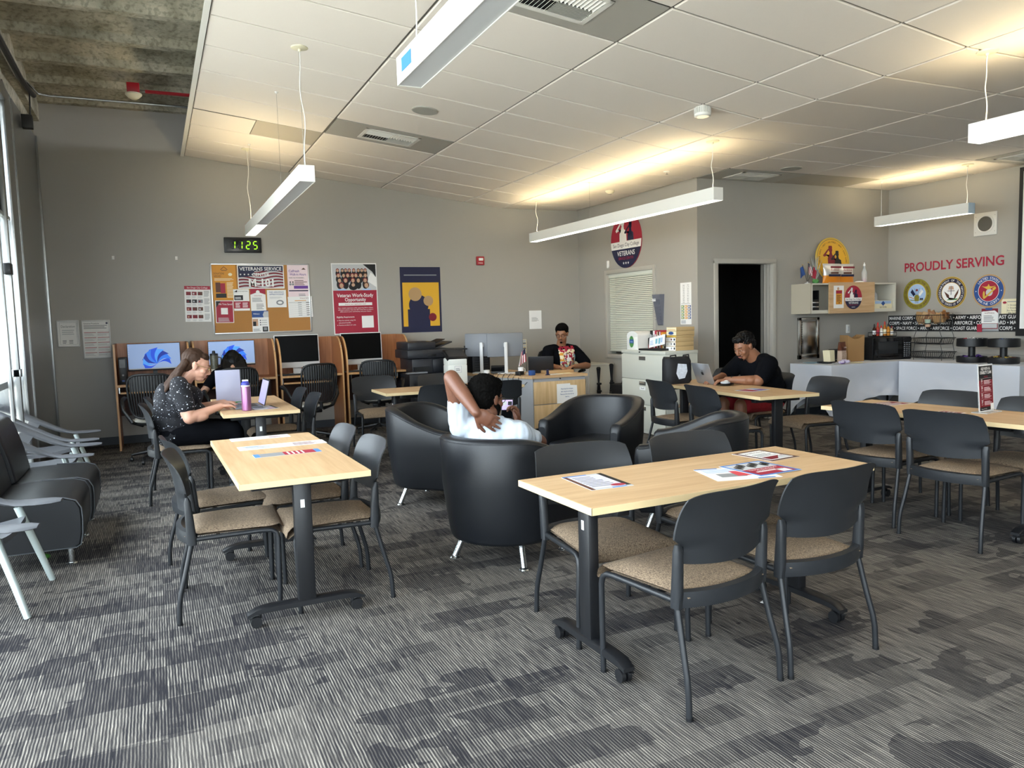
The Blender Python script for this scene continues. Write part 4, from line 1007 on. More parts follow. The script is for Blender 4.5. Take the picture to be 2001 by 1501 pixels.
fin(s, 'notice', 'white timetable notice hanging over the right edge of the cork board frame', 'notice', G)
s = sheet(on_board(1.21, 1.355), .215, .295, P['white'], .0013); z = s.z
s.rect(0, .205, .215, .295, z, P['blue']); s.poly([(.15, .205), (.215, .205), (.215, .285), (.16, .285), (.14, .24)], z + .0003, P['lgrey']); s.text('Military', .06, .245, z + .0003, .018, P['white'], w=.08); s.rect(.005, .09, .075, .185, z, P['skin']); s.rect(.01, .09, .05, .15, z + .0003, P['black'])
for k in range(3): s.disc(.105, .105 + .03 * k, .008, z, P['navy'], 10); s.rect(.12, .102 + .03 * k, .19, .108 + .03 * k, z, P['grey'])
s.rect(.13, .01, .2, .08, z, P['black']); s.rect(.145, .03, .185, .07, z + .0003, P['grey']); s.lines(.01, .02, .11, .06, 3, z, P['grey'])
fin(s, 'notice', 'blue headed white notice hanging at the lower edge of the cork board', 'notice', G)
mb = MB(frame((.745, YB - .013, 1.40), RX, UP))
for k in range(5): mb.ball((0, .018 * k, .004), .0045, P['black' if k % 2 else 'red'], seg=8, rings=6)
tag(mb.build('pushpins'), 'row of small pushpins at the lower left corner of the cork board', 'pushpins', kind='stuff')

# --- year calendar left of the cork board
s = sheet(on_back(.385, 1.525, -.02), .315, .465, P['white']); z = s.z
s.rect(0, .42, .315, .465, z, P['red']); s.text('San Diego City College', .1575, .434, z + .0003, .02, P['white'], w=.25)
rnd = random.Random(3)
for r in range(4):
    for c in range(3):
        x, y = .02 + .07 * c, .345 - .10 * r; s.rect(x, y, x + .058, y + .045, z, P[rnd.choice(['black', 'dred', 'grey', 'brown'])]); s.rect(x + .01, y + .01, x + .03, y + .03, z + .0003, P[rnd.choice(['skin', 'lgrey', 'dred'])]); s.lines(x, y - .035, x + .055, y - .008, 3, z, P['lgrey'])
    s.lines(.235, .03 + .10 * r, .305, .11 + .10 * r, 6, z, P['grey'])
fin(s, 'calendar', 'white year calendar with a red header pinned left of the cork board', 'calendar')
# --- framed certificates by the corner
for (x, z0, w, h, n, lab) in ((-1.065, 1.255, .235, .325, 'certificate_frame', 'smaller framed white certificate next to the corner pier'), (-.80, 1.10, .31, .475, 'certificate_frame', 'taller framed document with red headings left of the carrels')):
    t = empty(n, (x, YB, z0), label=lab, cat='framed document')
    mb = MB(frame((0, 0, 0), RX, UP))
    for a, b, c, d in ((0, .014, 0, h), (w - .014, w, 0, h), (0, w, 0, .014), (0, w, h - .014, h)): mb.b2((a, c, 0), (b, d, .018), mat('white_frame', 'dcdcdc', rough=.3), bev=.003)
    mb.build('frame', t)
    mb = MB(frame((0, 0, 0), RX, UP)); mb.b2((.012, .012, .002), (w - .012, h - .012, .006), P['white']); zz = .0064
    if w < .3:
        for a in (.026,): mb.rect(a, a, w - a, a + .002, zz, P['grey']); mb.rect(a, h - a - .002, w - a, h - a, zz, P['grey']); mb.rect(a, a, a + .002, h - a, zz, P['grey']); mb.rect(w - a - .002, a, w - a, h - a, zz, P['grey'])
        mb.text('Declaration', w / 2, .235, zz, .03, P['grey'], w=.15); mb.lines(.05, .15, .2, .22, 3, zz, P['lgrey']); mb.lines(.05, .04, .1, .09, 3, zz, P['grey']); mb.lines(.12, .04, .17, .09, 3, zz, P['grey'])
    else:
        mb.text('Grievance Procedures', .02, .425, zz, .018, P['black'], 'L', w=.17); mb.disc(.275, .435, .012, zz, P['navy'], 16)
        for k in range(5):
            for c in (.02, .165): mb.rect(c, .07 + .062 * k, c + .13, .076 + .062 * k, zz, P['red']); mb.lines(c, .035 + .062 * k, c + .125, .065 + .062 * k, 3, zz, P['lgrey'])
        mb.lines(.02, .37, .29, .42, 3, zz, P['grey'])
    mb.build('document', t, smooth=0)

# --- work study poster
s = sheet(on_back(2.305, 1.29, .005), .645, 1.0, P['white'], .003); z = s.z
s.rect(.012, .015, .633, .61, z, P['red']); s.rect(.012, .61, .633, .985, z, P['lgrey']); s.poly([(.45, .985), (.633, .985), (.633, .80), (.58, .88)], z + .0003, P['black']); s.poly([(.50, .75), (.633, .66), (.633, .80), (.56, .87)], z + .0003, P['white'])
rnd = random.Random(11)
for r, (y, n, hh) in enumerate(((.90, 8, .06), (.83, 7, .075), (.76, 5, .085), (.69, 3, .10))):
    for i in range(n):
        x = .06 + (.46 if r < 3 else .5) * (i + .5) / n + rnd.uniform(-.012, .012); q = hh * .34
        if r == 3 and i == 1: continue
        zz = z + .0006 + .0009 * r
        s.disc(x, y - hh * .7, hh * .5, zz, P['black'], 14, ry=min(hh * .75, y - hh * .7 - .612)); s.disc(x, y + .002, q * 1.15, zz + .0002, P[rnd.choice(['brown', 'black', 'dred'])], 12, ry=q * 1.25); s.disc(x, y - .004, q * .8, zz + .0004, P['skin'], 12, ry=q)
        if r == 3: s.rect(x - .06, .615, x + .06, .64, zz + .0005, P['sky'])
s.disc(.30, .67, .065, z + .004, P['black'], 16, ry=.05); s.disc(.30, .695, .025, z + .0042, P['skin'], 12)
s.rect(.012, .60, .633, .618, z + .0046, P['red'])
s.text('Veteran Work-Study', .3225, .525, z + .0005, .05, P['white'], w=.52, bold=.012); s.text('Opportunity', .3225, .465, z + .0005, .05, P['white'], w=.30, bold=.012)
s.prism([(.08 + .48 * (k in (1, 2)), .405 + .04 * (k in (2, 3))) for k in range(4)], z, z + .0006, P['white']); s.text('Submit your application now!', .32, .416, z + .001, .02, P['red'], w=.30)
for k, tx in enumerate(('Gain valuable experience while supporting fellow military', 'affiliated students. Scan the QR Code now to make a', 'difference in your community and your future.')): s.text(tx, .32, .365 - .026 * k, z + .0005, .015, P['white'], w=.50 - .05 * (k == 2))
s.text('Eligibility Requirements', .045, .235, z + .0005, .022, P['white'], 'L', w=.25, bold=.01)
for k, tx in enumerate(('Must be actively using VA', 'educational benefits', 'Must be enrolled in 6+ units')): s.text(tx, .07, .19 - .033 * k, z + .0005, .017, P['white'], 'L', w=.24 - .07 * (k == 1)); s.disc(.052, .197 - .033 * k, .005, z + .0005, P['white'], 8) if k != 1 else None
s.prism([(.40 + .17 * (k in (1, 2)), .085 + .17 * (k in (2, 3))) for k in range(4)], z, z + .0006, P['white'])
fin(s, 'poster', 'red Veteran Work-Study Opportunity poster with a group photo', 'poster')
# --- yellow and navy poster: plain generic stand-in
s = sheet(on_back(3.29, 1.285), .62, .955, P['navy'], .003); z = s.z
s.rect(.03, .09, .59, .73, z, P['yellow']); s.prism([(.10, .09), (.44, .09), (.44, .34), (.10, .34)], z, z + .0006, P['navy'])
for k, (x, y, r, c) in enumerate(((.27, .40, .15, 'navy'), (.22, .56, .10, 'tan'), (.42, .46, .075, 'tan'), (.48, .22, .06, 'dred'))): s.disc(x, y, r, z + .001 + .0004 * k, P[c], 36)
s.rect(.06, .83, .56, .845, z + .0004, P['grey'])
fin(s, 'poster', 'yellow and navy poster above the copier', 'poster')
# --- fire alarm, loose papers, hooks
t = empty('fire_alarm', (4.49, YB, 2.27), label='small red fire alarm strobe high on the back wall', cat='fire alarm')
mb = MB(frame((0, 0, 0), RX, UP)); mb.box((.065, .065, .02), (.125, .13, .04), M_RED, bev=.008); mb.build('housing', t)
mb = MB(frame((0, 0, 0), RX, UP)); mb.box((.065, .085, .05), (.07, .04, .025), P['white'], bev=.006); mb.text('FIRE', .065, .02, .0405, .02, P['white'], w=.07); mb.build('strobe_lens', t)
s = sheet(on_back(5.37, 1.275), .215, .29, P['white']); s.lines(.04, .12, .17, .19, 5, s.z, P['black'], .3, .35); fin(s, 'paper_sign', 'white paper sign taped to the back wall behind the desk', 'paper sign')
for x, lab in ((-.40, 'small white wall hook, the left of two on the bare back wall'), (.325, 'small white wall hook, the right of two on the bare back wall')):
    mb = MB(frame((x, YB, 2.345), RX, UP)); mb.box((0, 0, .003), (.028, .045, .006), P['white'], bev=.002); mb.tube([(0, -.005, .006), (0, -.012, .018), (0, 0, .022)], .004, P['white'], n=6); tag(mb.build('wall_hook'), lab, 'wall hook')

# --- round emblem helper
def salute(s, x, y, k, z, m):   # saluting head-and-shoulders silhouette, facing left arm raised
    s.disc(x + .0 * k, y + .30 * k, .062 * k, z, m, 20, ry=.075 * k); s.poly([(x - .07 * k, y + .335 * k), (x + .065 * k, y + .335 * k), (x + .06 * k, y + .40 * k), (x - .05 * k, y + .40 * k)], z, m)
    s.poly([(x - .03 * k, y + .24 * k), (x + .04 * k, y + .24 * k), (x + .05 * k, y + .17 * k), (x + .13 * k, y + .13 * k), (x + .15 * k, y - .10 * k), (x - .12 * k, y - .10 * k), (x - .12 * k, y + .08 * k), (x - .06 * k, y + .18 * k)], z, m)
    s.poly([(x - .06 * k, y + .17 * k), (x - .24 * k, y + .12 * k), (x - .27 * k, y + .16 * k), (x - .07 * k, y + .33 * k), (x - .045 * k, y + .31 * k), (x - .17 * k, y + .18 * k), (x - .08 * k, y + .10 * k)], z, m)
def vet_emblem(M, r, name, label, t=.012, parent=None):
    s = MB(M); n = 56
    s.prism([(r * math.cos(2 * PI * k / n), r * math.sin(2 * PI * k / n)) for k in range(n)], 0, t, P['red']); z = t + .0006
    def cap(y0, y1, m, zz):
        pts = []
        a0, a1 = math.asin(max(-1, y0 / r)), math.asin(min(1, y1 / r)); q = r * .998
        for k in range(13): a = a0 + (a1 - a0) * k / 12; pts.append((q * math.cos(a), q * math.sin(a)))
        pts += [(-x, y) for x, y in pts[::-1]]; s.poly(pts, zz, m)
    salute(s, -.20 * r, .12 * r, 1.75 * r, z, P['white']); salute(s, .30 * r, .06 * r, 1.45 * r, z + .0006, P['navy'])
    cap(-.30 * r, -.02 * r, P['white'], z + .0012); cap(-r * .999, -.30 * r, P['navy'], z + .0012); z += .0018
    s.text('San Diego City College', 0, -.215 * r, z, .13 * r, P['navy'], w=1.70 * r); s.text('VETERANS', 0, -.54 * r, z, .17 * r, P['white'], w=1.15 * r, bold=.01); s.text('SERVICE CENTER', 0, -.69 * r, z, .10 * r, P['red'], w=.98 * r)
    for k in (-1, 0, 1): star(s, k * .15 * r, -.82 * r, .06 * r, z, P['white'])
    return fin(s, name, label, 'emblem sign')
vet_emblem(on_office(9.46, 2.53), .395, 'emblem_sign', 'big round San Diego City College Veterans emblem above the office window')
# grey file rack, calendar and sensor on the office wall
t = empty('file_rack', (XO, 8.645, 1.30), label='grey wall file rack beside the office window', cat='file rack')
mb = MB(); mb.add([(0, -.05, 0), (0, .06, 0), (0, .105, .42), (0, -.08, .42), (-.02, -.045, .01), (-.02, .055, .01), (-.075, .10, .42), (-.075, -.075, .42)], [(0, 1, 5, 4), (1, 2, 6, 5), (2, 3, 7, 6), (3, 0, 4, 7), (4, 5, 6, 7), (3, 2, 1, 0)], mat('grey_plastic', '6d6f7a', rough=.5)); mb.build('body', t, smooth=0)
mb = MB()
for k in range(7): mb.box((-.05 - .004 * k, 0, .08 + .045 * k), (.02, .12, .004), MATS['grey_plastic'])
mb.build('dividers', t, smooth=0)
mb = MB(); mb.box((-.08, .05, .345), (.002, .08, .035), P['white']); mb.build('paper_slip', t, smooth=0)
s = sheet(on_office(8.215, 1.31), .225, .54, P['white']); z = s.z
for r in range(11):
    for c in range(2): s.text('%d%d' % (r, c), .07 + .09 * c, .50 - .022 * r, z, .013, P['black'], w=.035)
for c, k in enumerate(('green', 'orange', 'blue')):
    for r in range(5): s.rect(.015 + .07 * c, .07 + .037 * r, .075 + .07 * c, .10 + .037 * r, z, P[k]); s.rect(.02 + .07 * c, .078 + .037 * r, .06 + .07 * c, .092 + .037 * r, z + .0003, P['cream'])
s.rect(.02, .265, .205, .27, z, P['grey']); s.rect(.015, .01, .11, .055, z, P['lgrey'])
fin(s, 'notice_sheet', 'long white schedule sheet on the office wall above the stacked boxes', 'notice')
mb = MB(on_office(9.95, 2.22)); mb.box((0, 0, .012), (.05, .11, .024), P['white'], bev=.006); tag(mb.build('wall_sensor'), 'small white sensor on the office wall left of the round emblem', 'sensor')

# --- right wall: lettering, seals, banner, speaker, posters, screen
t = empty('wall_lettering', (XR, 7.59, 1.95), label='dark red wall lettering reading PROUDLY SERVING', cat='wall lettering')
lx = 0; full = text_mesh('PROUDLY SERVING', .02)[2]; sc = 1.41 / full
for wd_, x0 in (('PROUDLY', 0), ('SERVING', None)):
    mb = MB(frame((-.001, 0, 0), RYM, UP)); wdt = text_mesh(wd_, .02)[2] * sc
    x = 0 if x0 == 0 else 1.41 - wdt
    vs, fs, tw = text_mesh(wd_, .02); n = len(vs)
    mb.add([(x + a * sc, b * sc * 1.05, .003) for a, b in vs], fs, P['red']); mb.build('word', t, smooth=0)
def ring(s, r, r0, z, m, n=48):
    vs = [(q * math.cos(2 * PI * k / n), q * math.sin(2 * PI * k / n), z) for q in (r, r0) for k in range(n)]
    s.add(vs, [(k, (k + 1) % n, n + (k + 1) % n, n + k) for k in range(n)], m)
def seal(y, kind, label):
    s = MB(on_right(y, 1.63)); r = .213; n = 48
    s.prism([(r * math.cos(2 * PI * k / n), r * math.sin(2 * PI * k / n)) for k in range(n)], 0, .003, P['gold' if kind != 'army' else 'olive']); z = .0036
    if kind == 'army':
        s.disc(0, 0, .142, z, P['sky'], 40); ring(s, .146, .139, z + .0003, P['gold'])
        s.arc_text('DEPARTMENT OF THE ARMY', 0, 0, .176, z, .03, P['brown'], PI * .98, PI * .02); s.arc_text('UNITED STATES OF AMERICA', 0, 0, .176, z, .03, P['brown'], -PI * .97, -PI * .03, ccw=True)
        s.poly([(-.10, .03), (-.07, .07), (-.02, .0), (-.05, -.03)], z + .0004, P['navy']); s.poly([(.10, .03), (.07, .07), (.02, .0), (.05, -.03)], z + .0004, P['white'])
        for a in (-.5, -.2, .2, .5): s.poly([(a * .02, -.02), (a * .02 + .006, -.02), (a * .18 + .004, .08), (a * .18, .08)], z + .0006, P['blue'])
        s.poly([(-.12, -.02), (-.03, -.05), (-.03, -.075), (-.12, -.05)], z + .0007, P['white']); s.poly([(-.12, -.03), (-.03, -.06), (-.03, -.068), (-.12, -.04)], z + .0009, P['dred'])
        s.poly([(-.03, -.10), (.03, -.10), (.04, -.04), (.02, -.01), (-.02, -.01), (-.04, -.04)], z + .001, P['olive']); s.disc(0, .055, .017, z + .001, P['dred'], 14); s.rect(-.10, -.088, .10, -.078, z + .0008, P['olive'])
        for x in (.06, .085): s.disc(x, -.068, .013, z + .001, P['navy'], 12)
        s.text('1775', 0, -.128, z + .001, .018, P['brown'], w=.05)
    if kind == 'navy':
        ring(s, .205, .198, z, P['black']); s.disc(0, 0, .190, z, P['navy'], 48); s.disc(0, 0, .134, z + .0003, P['white'], 40); ring(s, .138, .132, z + .0006, P['gold'])
        s.arc_text('DEPARTMENT OF THE NAVY', 0, 0, .163, z + .0004, .028, P['white'], PI * 1.05, -PI * .05); s.arc_text('UNITED STATES OF AMERICA', 0, 0, .163, z + .0004, .028, P['white'], -PI * .93, -PI * .07, ccw=True)
        s.poly([(-.10, .02), (-.03, -.03), (-.02, -.09), (.04, -.09), (.05, -.04), (.11, .05), (.10, -.01), (.06, -.08), (.0, -.10), (-.06, -.06)], z + .0008, P['brown'])
        s.rect(-.006, -.03, .006, .09, z + .0009, P['grey']); s.rect(-.05, .02, .05, .027, z + .0009, P['brown']); s.poly([(-.04, .04), (.04, .04), (.03, .085), (-.03, .085)], z + .0007, P['skin']); s.poly([(-.06, -.10), (.08, -.10), (.10, -.08), (-.04, -.085)], z + .0007, P['green'])
    if kind == 'marine':
        ring(s, .213, .195, z, P['tan']); s.disc(0, 0, .194, z, P['blue'], 48); s.disc(0, 0, .137, z + .0003, P['white'], 40); s.disc(0, 0, .131, z + .0006, P['red'], 40)
        s.arc_text('UNITED STATES', 0, 0, .165, z + .0004, .032, P['white'], PI * .80, PI * .20); s.arc_text('MARINE CORPS', 0, 0, .165, z + .0004, .032, P['white'], -PI * .80, -PI * .20, ccw=True)
        for q in (-1, 1): star(s, q * .165, 0, .01, z + .0005, P['white'])
        z += .001; s.disc(.01, -.02, .045, z, P['lgrey'], 24); ring2 = [(-.06 + .015 * math.cos(a), -.05 + .05 * math.sin(a)) for a in [2 * PI * k / 14 for k in range(14)]]; s.poly(ring2, z, P['gold'])
        s.poly([(-.09, .065), (-.05, .055), (-.015, .06), (0, .09), (.015, .06), (.05, .055), (.09, .065), (.04, .035), (.015, .02), (-.015, .02), (-.04, .035)], z + .0003, P['gold']); s.poly([(-.07, -.09), (-.05, -.10), (.09, .02), (.08, .04)], z + .0005, P['gold']); s.poly([(.06, .0), (.10, .03), (.085, .055), (.05, .03)], z + .0006, P['gold'])
    return fin(s, 'service_seal', label, 'seal')
seal(7.39, 'army', 'olive and gold round Department of the Army seal'); seal(6.88, 'navy', 'navy ringed Department of the Navy seal behind the wire basket'); seal(6.37, 'marine', 'blue and red United States Marine Corps seal')
s = MB(on_right(7.845, 1.11)); W_ = 1.90; s.b2((0, 0, 0), (W_, .225, .004), P['black']); z = .0045
for k, tx in enumerate(('VY \u2022 SPACE FORCE \u2022 ARMY \u2022 AIRFORCE \u2022 COAST GUARD \u2022 MARINE CORPS \u2022 N', 'CORPS \u2022 NAVY \u2022 SPACE FORCE \u2022 ARMY \u2022 AIRFORCE \u2022 COAST GUARD \u2022 MARI', 'MARINE CORPS \u2022 NAVY \u2022 SPACE FORCE \u2022 ARMY \u2022 AIRFORCE \u2022 COAST GUAR')): s.text(tx, .02, .022 + .071 * k, z, .045, P['white'], 'L', w=1.86, bold=.012)
fin(s, 'banner_sign', 'black banner of service branch names in three white rows', 'banner')
t = empty('wall_speaker', (XR, 6.43, 2.485), label='square white wall speaker plate with a round grey grille', cat='wall speaker')
mb = MB(frame((0, 0, 0), RYM, UP)); mb.box((0, 0, .006), (.30, .29, .012), M_VW, bev=.003)
for a in (-1, 1):
    for b in (-1, 1): mb.cyl((a * .125, b * .10, .012), (a * .125, b * .10, .0135), .005, M_VENT, n=8)
mb.lathe([(.118, .012), (.118, .020), (.105, .024), (.092, .016)], (0, 0, 0), M_VW, n=36, cap=False); mb.build('plate', t)
mb = MB(frame((0, 0, 0), RYM, UP)); mb.lathe([(.094, .014), (.094, .0175), (.001, .019)], (0, 0, 0), mat('dark_grille', '5a5750', rough=.7), n=36); mb.build('grille', t)
s = sheet(on_right(6.20, 1.225), .235, .295, P['cream']); z = s.z
for k, tx in enumerate(('PER DAY', 'Per Person', '1 Snack', '1 Drink')): s.text(tx, .135, .105 + .034 * k, z, .02, P['black'], w=.05 + .012 * len(tx) * .6, bold=.02 * (k == 0))
s.poly([(.02, .07), (.07, .07), (.045, .115)], z, P['gold']); s.disc(.04, .25, .025, z, P['red'], 16, ry=.015); s.disc(.19, .04, .022, z, P['red'], 14, ry=.014); s.rect(.07, .09, .072, .25, z, P['grey']); s.lines(.07, .255, .2, .275, 1, z, P['grey'])
fin(s, 'snack_notice', 'cream notice allowing 1 drink and 1 snack per person per day', 'notice')
s = MB(on_right(6.46, 1.115)); s.b2((0, 0, 0), (.235, .30, .006), mat('clear_acrylic', 'eef2f4', rough=.1, alpha=.35)); s.b2((.01, .03, .008), (.225, .29, .010), P['white']); z = .0105
s.rect(.01, .03, .225, .10, z, P['dred']); s.rect(.02, .04, .215, .095, z + .0003, P['lgrey']); s.poly([(.01, .29), (.225, .29), (.225, .23), (.18, .265), (.01, .25)], z, P['dred']); s.rect(.06, .27, .15, .30, z + .0003, P['blue']); s.rect(.025, .10, .20, .255, z + .0004, P['white']); s.text('wellness', .112, .225, z + .0008, .022, P['dred'], w=.13); s.lines(.04, .12, .19, .21, 5, z + .0008, P['grey']); s.b2((-.045, -.01, .002), (.02, .09, .012), P['red'])
fin(s, 'flyer_holder', 'acrylic holder with a dark red bordered wellness flyer, over the banner', 'flyer holder')
t = empty('display_screen', (XR - .06, 4.9, 2.1), label='tall black framed screen at the right picture edge', cat='screen')
mb = MB(); mb.b2((-.02, -1.05, -1.04), (.055, 1.07, 1.0), M_BLACKP); mb.build('frame', t, smooth=0)
mb = MB(); mb.b2((-.024, -1.0, -.95), (-.02, 1.02, .95), P['white']); mb.build('screen_surface', t, smooth=0)
# ---------------------------------------------------------------- wall cabinet beside the doorway
YC2 = 7.53
t = empty('wall_cabinet', (8.67, YD, 1.40), label='wall cabinet with one maple sliding door and two open ends', cat='wall cabinet')
M_CAB = mat('putty_cabinet', 'b7ae9b', rough=.5); M_CABI = mat('pale_cabinet_trim', 'd3cfc2', rough=.5)
def C(x, y, z): return (x - 8.67, y - YD, z - 1.40)
mb = MB()
mb.b2(C(7.86, YC2, 1.40), C(7.88, YD, 1.80), M_CAB); mb.b2(C(9.46, YC2, 1.40), C(9.48, YD, 1.80), M_CABI); mb.b2(C(7.88, YC2, 1.40), C(9.46, YD, 1.42), M_CABI); mb.b2(C(7.88, YC2, 1.78), C(9.46, YD, 1.80), M_CABI)
mb.b2(C(7.88, YD - .012, 1.42), C(9.46, YD, 1.78), M_CABI); mb.b2(C(7.88, YC2, 1.42), C(7.90, YC2 + .02, 1.78), M_CABI); mb.b2(C(8.55, YC2 + .03, 1.42), C(8.57, YD - .01, 1.78), M_CABI); mb.b2(C(7.88, YC2 + .01, 1.42), C(9.46, YC2 + .03, 1.445), M_CABI)
mb.build('body', t, smooth=0)
mb = MB(); mb.b2(C(8.18, YC2 - .022, 1.395), C(9.03, YC2 - .004, 1.81), M_MAPLE); mb.build('sliding_door', t, smooth=0)
vet_emblem(on_door(8.62, 1.605, YC2 - .0225), .16, 'emblem_sign', 'round Veterans emblem on the maple cabinet door', t=.002)
s = sheet(on_door(8.255, 1.465, YC2 - .0225), .185, .30, P['white']); z = s.z; s.rect(.04, .05, .155, .24, z, P['orange']); s.rect(.04, .195, .15, .235, z + .0003, P['red']); s.lines(.055, .09, .14, .18, 6, z + .0003, P['brown']); s.disc(.10, .07, .01, z + .0003, P['brown'], 10); s.disc(.08, .26, .02, z, P['skin'], 12)
fin(s, 'flyer', 'orange and white flyer on the maple cabinet door', 'flyer')
mb = MB()
for k in range(6): mb.box((7.99, 7.66, 1.435 + .028 * k), (.13, .18, .02), M_BLACKP if k % 2 else M_CHROME, bev=.003)
tag(mb.build('tray_stack'), 'stack of thin dark trays in the left opening of the wall cabinet', 'tray stack')
mb = MB(); mb.box((8.09, 7.72, 1.57), (.025, .2, .28), M_BLACKP, rz=.1); tag(mb.build('folder'), 'upright dark folder in the left opening of the wall cabinet', 'folder')
mb = MB(); mb.box((9.26, 7.60, 1.49), (.36, .08, .13), P['cream'], bev=.003); Mx = on_door(9.08, 1.425, 7.559); mb.M = Mx
mb.rect(.02, .085, .34, .125, .0005, P['sky']); mb.poly([(.14, .09), (.18, .055), (.22, .09), (.18, .125)], .001, P['blue']); mb.text('Sugar in the Raw', .18, .03, .001, .022, P['navy'], w=.14); mb.lines(.03, .01, .33, .025, 1, .001, P['lgrey'])
tag(mb.build('snack_box'), 'pale box with a blue diamond in the right opening of the wall cabinet', 'box')
mb = MB(); n = 18; mb.prism([(.0, 0), (.22, 0)] + [(.11 + .11 * math.cos(PI * k / n), .06 + .06 * math.sin(PI * k / n)) for k in range(n + 1)], 0, .08, P['lgrey'], frame((9.05, 7.74, 1.565), RX, UP)); mb.M = frame((9.05, 7.6595, 1.565), RX, UP); mb.text('WILD', .06, .08, .001, .025, P['red'], w=.08); mb.text('knightBuns', .10, .045, .001, .02, P['grey'], w=.14)
mb.M = Matrix(); mb.box((9.17, 7.70, 1.56), (.24, .1, .012), P['lgrey']); mb.box((9.17, 7.75, 1.49), (.22, .12, .13), P['grey'])
tag(mb.build('bread_bag'), 'pale rounded bag behind the box in the wall cabinet', 'bag')
# on top of the cabinet
s = MB(frame((8.55, YD - .06, 2.125), (1, 0, 0), (0, .12, .993))); r = .315; n = 56
s.prism([(r * math.cos(2 * PI * k / n), r * math.sin(2 * PI * k / n)) for k in range(n)], 0, .012, P['gold']); z = .0126; ring(s, r * .93, r * .915, z, P['brown']); s.disc(0, 0, r * .90, z, P['yellow'], 48)
s.arc_text('MARINE CORPS \u2022 NAVY \u2022 AIR FORCE \u2022 ARMY \u2022 COAST GUARD', 0, 0, r * .80, z + .0003, .024, P['brown'], PI * 1.05, -PI * .05); salute(s, -.03, -.02, .55, z + .0005, P['dred']); salute(s, .09, -.06, .48, z + .001, P['black'])
fin(s, 'emblem_sign', 'yellow round emblem sign with two saluting figures standing on the wall cabinet', 'emblem sign')
def chips(x, y, label, rz):
    t = empty('chip_bag', (x, y, 1.80), rz, label=label, cat='chip bag', group='chip bags on the wall cabinet')
    mb = MB(); rows = []
    for k in range(11):
        v = k / 10; th = .055 * math.sin(PI * min(1, v * 1.15)) ** .6 if v < .87 else .004 + .0 * v; w = .16 - .02 * math.sin(PI * v)
        if v < .03: th = .03
        rows.append([(w * math.cos(a), th * math.sin(a), .265 * v) for a in [2 * PI * i / 20 for i in range(20)]])
    mb.grid(rows, mat('chip_foil', 'd8d4cc', rough=.3, metal=.3), closed=True); mb.add(rows[0], [tuple(range(20))], MATS['chip_foil']); mb.build('bag', t, smooth=60)
    rows2 = [[(p[0] * 1.02, p[1] * 1.05 if p[1] < 0 else p[1] * 1.05, p[2]) for p in r] for r in rows[:5]]
    mb = MB(); mb.grid(rows2, mat('chip_orange', 'e08a1e', rough=.35), closed=True); mb.build('orange_print', t, smooth=60)
    mb = MB(frame((-.13, -.062, .09), RX, UP)); mb.rect(.02, .0, .24, .03, 0, P['navy']); mb.rect(.06, .035, .2, .06, .0, P['brown']); mb.rect(.03, .11, .23, .135, 0.02, P['dred']); mb.text('Fritos', .13, .075, .004, .028, P['red'], w=.14); mb.build('lettering', t, smooth=0)
chips(8.33, 7.62, 'left orange and silver chip bag on the wall cabinet', 0); chips(8.62, 7.66, 'right orange and silver chip bag on the wall cabinet', -.1)
def desk_flag(x, y, z, specs, name, label, holder=True, s_=1):
    t = empty(name, (x, y, z), label=label, cat='flag')
    mb = MB(); mb.lathe([(.035, 0), (.033, .008), (.008, .012), (.008, .03)], (0, 0, 0), P['lgrey']) if holder else None
    if holder: mb.build('base', t)
    for (lx, h, kind) in specs:
        mb = MB(); mb.cyl((0, 0, .01), (lx, 0, h), .003, P['black'], n=6); mb.ball((lx, 0, h), .006, P['gold'], seg=8, rings=6); mb.build('pole', t)
        mb = MB(); w = .085 * s_; hh = .13 * s_; d = -1 if lx < 0 else 1; top = V((lx, -.002, h - .01)); dr = (V((0, 0, .01)) - V((lx, 0, h))).normalized(); rows = []
        for j in range(9):
            v = j / 8; a = top + dr * hh * v; rows.append([(a.x + d * w * u * (.55 + .45 * v) + .0, a.y - .008 * math.sin(u * 7 + v * 2), a.z - .05 * s_ * u) for u in [i / 8 for i in range(9)]])
        m = {'us': 'white', 'blue': 'blue', 'red': 'red'}[kind]
        mb.grid(rows, P[m])
        if kind == 'us':
            for j in range(0, 8, 2): mb.grid([[(p[0], p[1] - .0012, p[2]) for p in [r[j] for r in rows]], [(p[0], p[1] - .0012, p[2]) for p in [r[j + 1] for r in rows]]], P['red'])
            mb.grid([[(p[0], p[1] - .002, p[2]) for p in r[:4]] for r in rows[:4]] if False else [[(p[0], p[1] - .002, p[2]) for p in r[:5]] for r in rows[:4]], P['navy'])
        if kind == 'red': mb.grid([[(p[0], p[1] - .001, p[2]) for p in r[:2]] for r in rows[6:]], P['white'])
        mb.build('flag_cloth', t, smooth=60)
desk_flag(7.90, 7.62, 1.80, [(-.09, .25, 'blue'), (.012, .28, 'us'), (.11, .23, 'red')], 'desk_flags', 'blue, striped and red little flags in one stand on the wall cabinet')
t = empty('table_centrepiece', (8.09, 7.66, 1.80), label='silver and white foil spray centrepiece beside the chip bags', cat='centrepiece')
mb = MB(); mb.lathe([(.03, 0), (.045, .03), (.035, .06)], (0, 0, 0), P['green']); mb.build('pot', t)
mb = MB(); rnd = random.Random(5)
for k in range(26):
    a, e = rnd.uniform(0, 2 * PI), rnd.uniform(.12, .38); r = rnd.uniform(.01, .09); mb.tube([(0, 0, .05), (r * .5 * math.cos(a), r * .5 * math.sin(a), e * .6), (r * math.cos(a), r * math.sin(a), e)], [.003, .004, .0015], mat('silver_foil', 'dfe4e2', rough=.2, metal=.6), n=5)
tag(mb.build('foil_spray', t), kind='stuff')
t = empty('clear_bottle', (8.98, 7.64, 1.80), label='clear bottle with pink liquid at the right on the wall cabinet', cat='bottle')
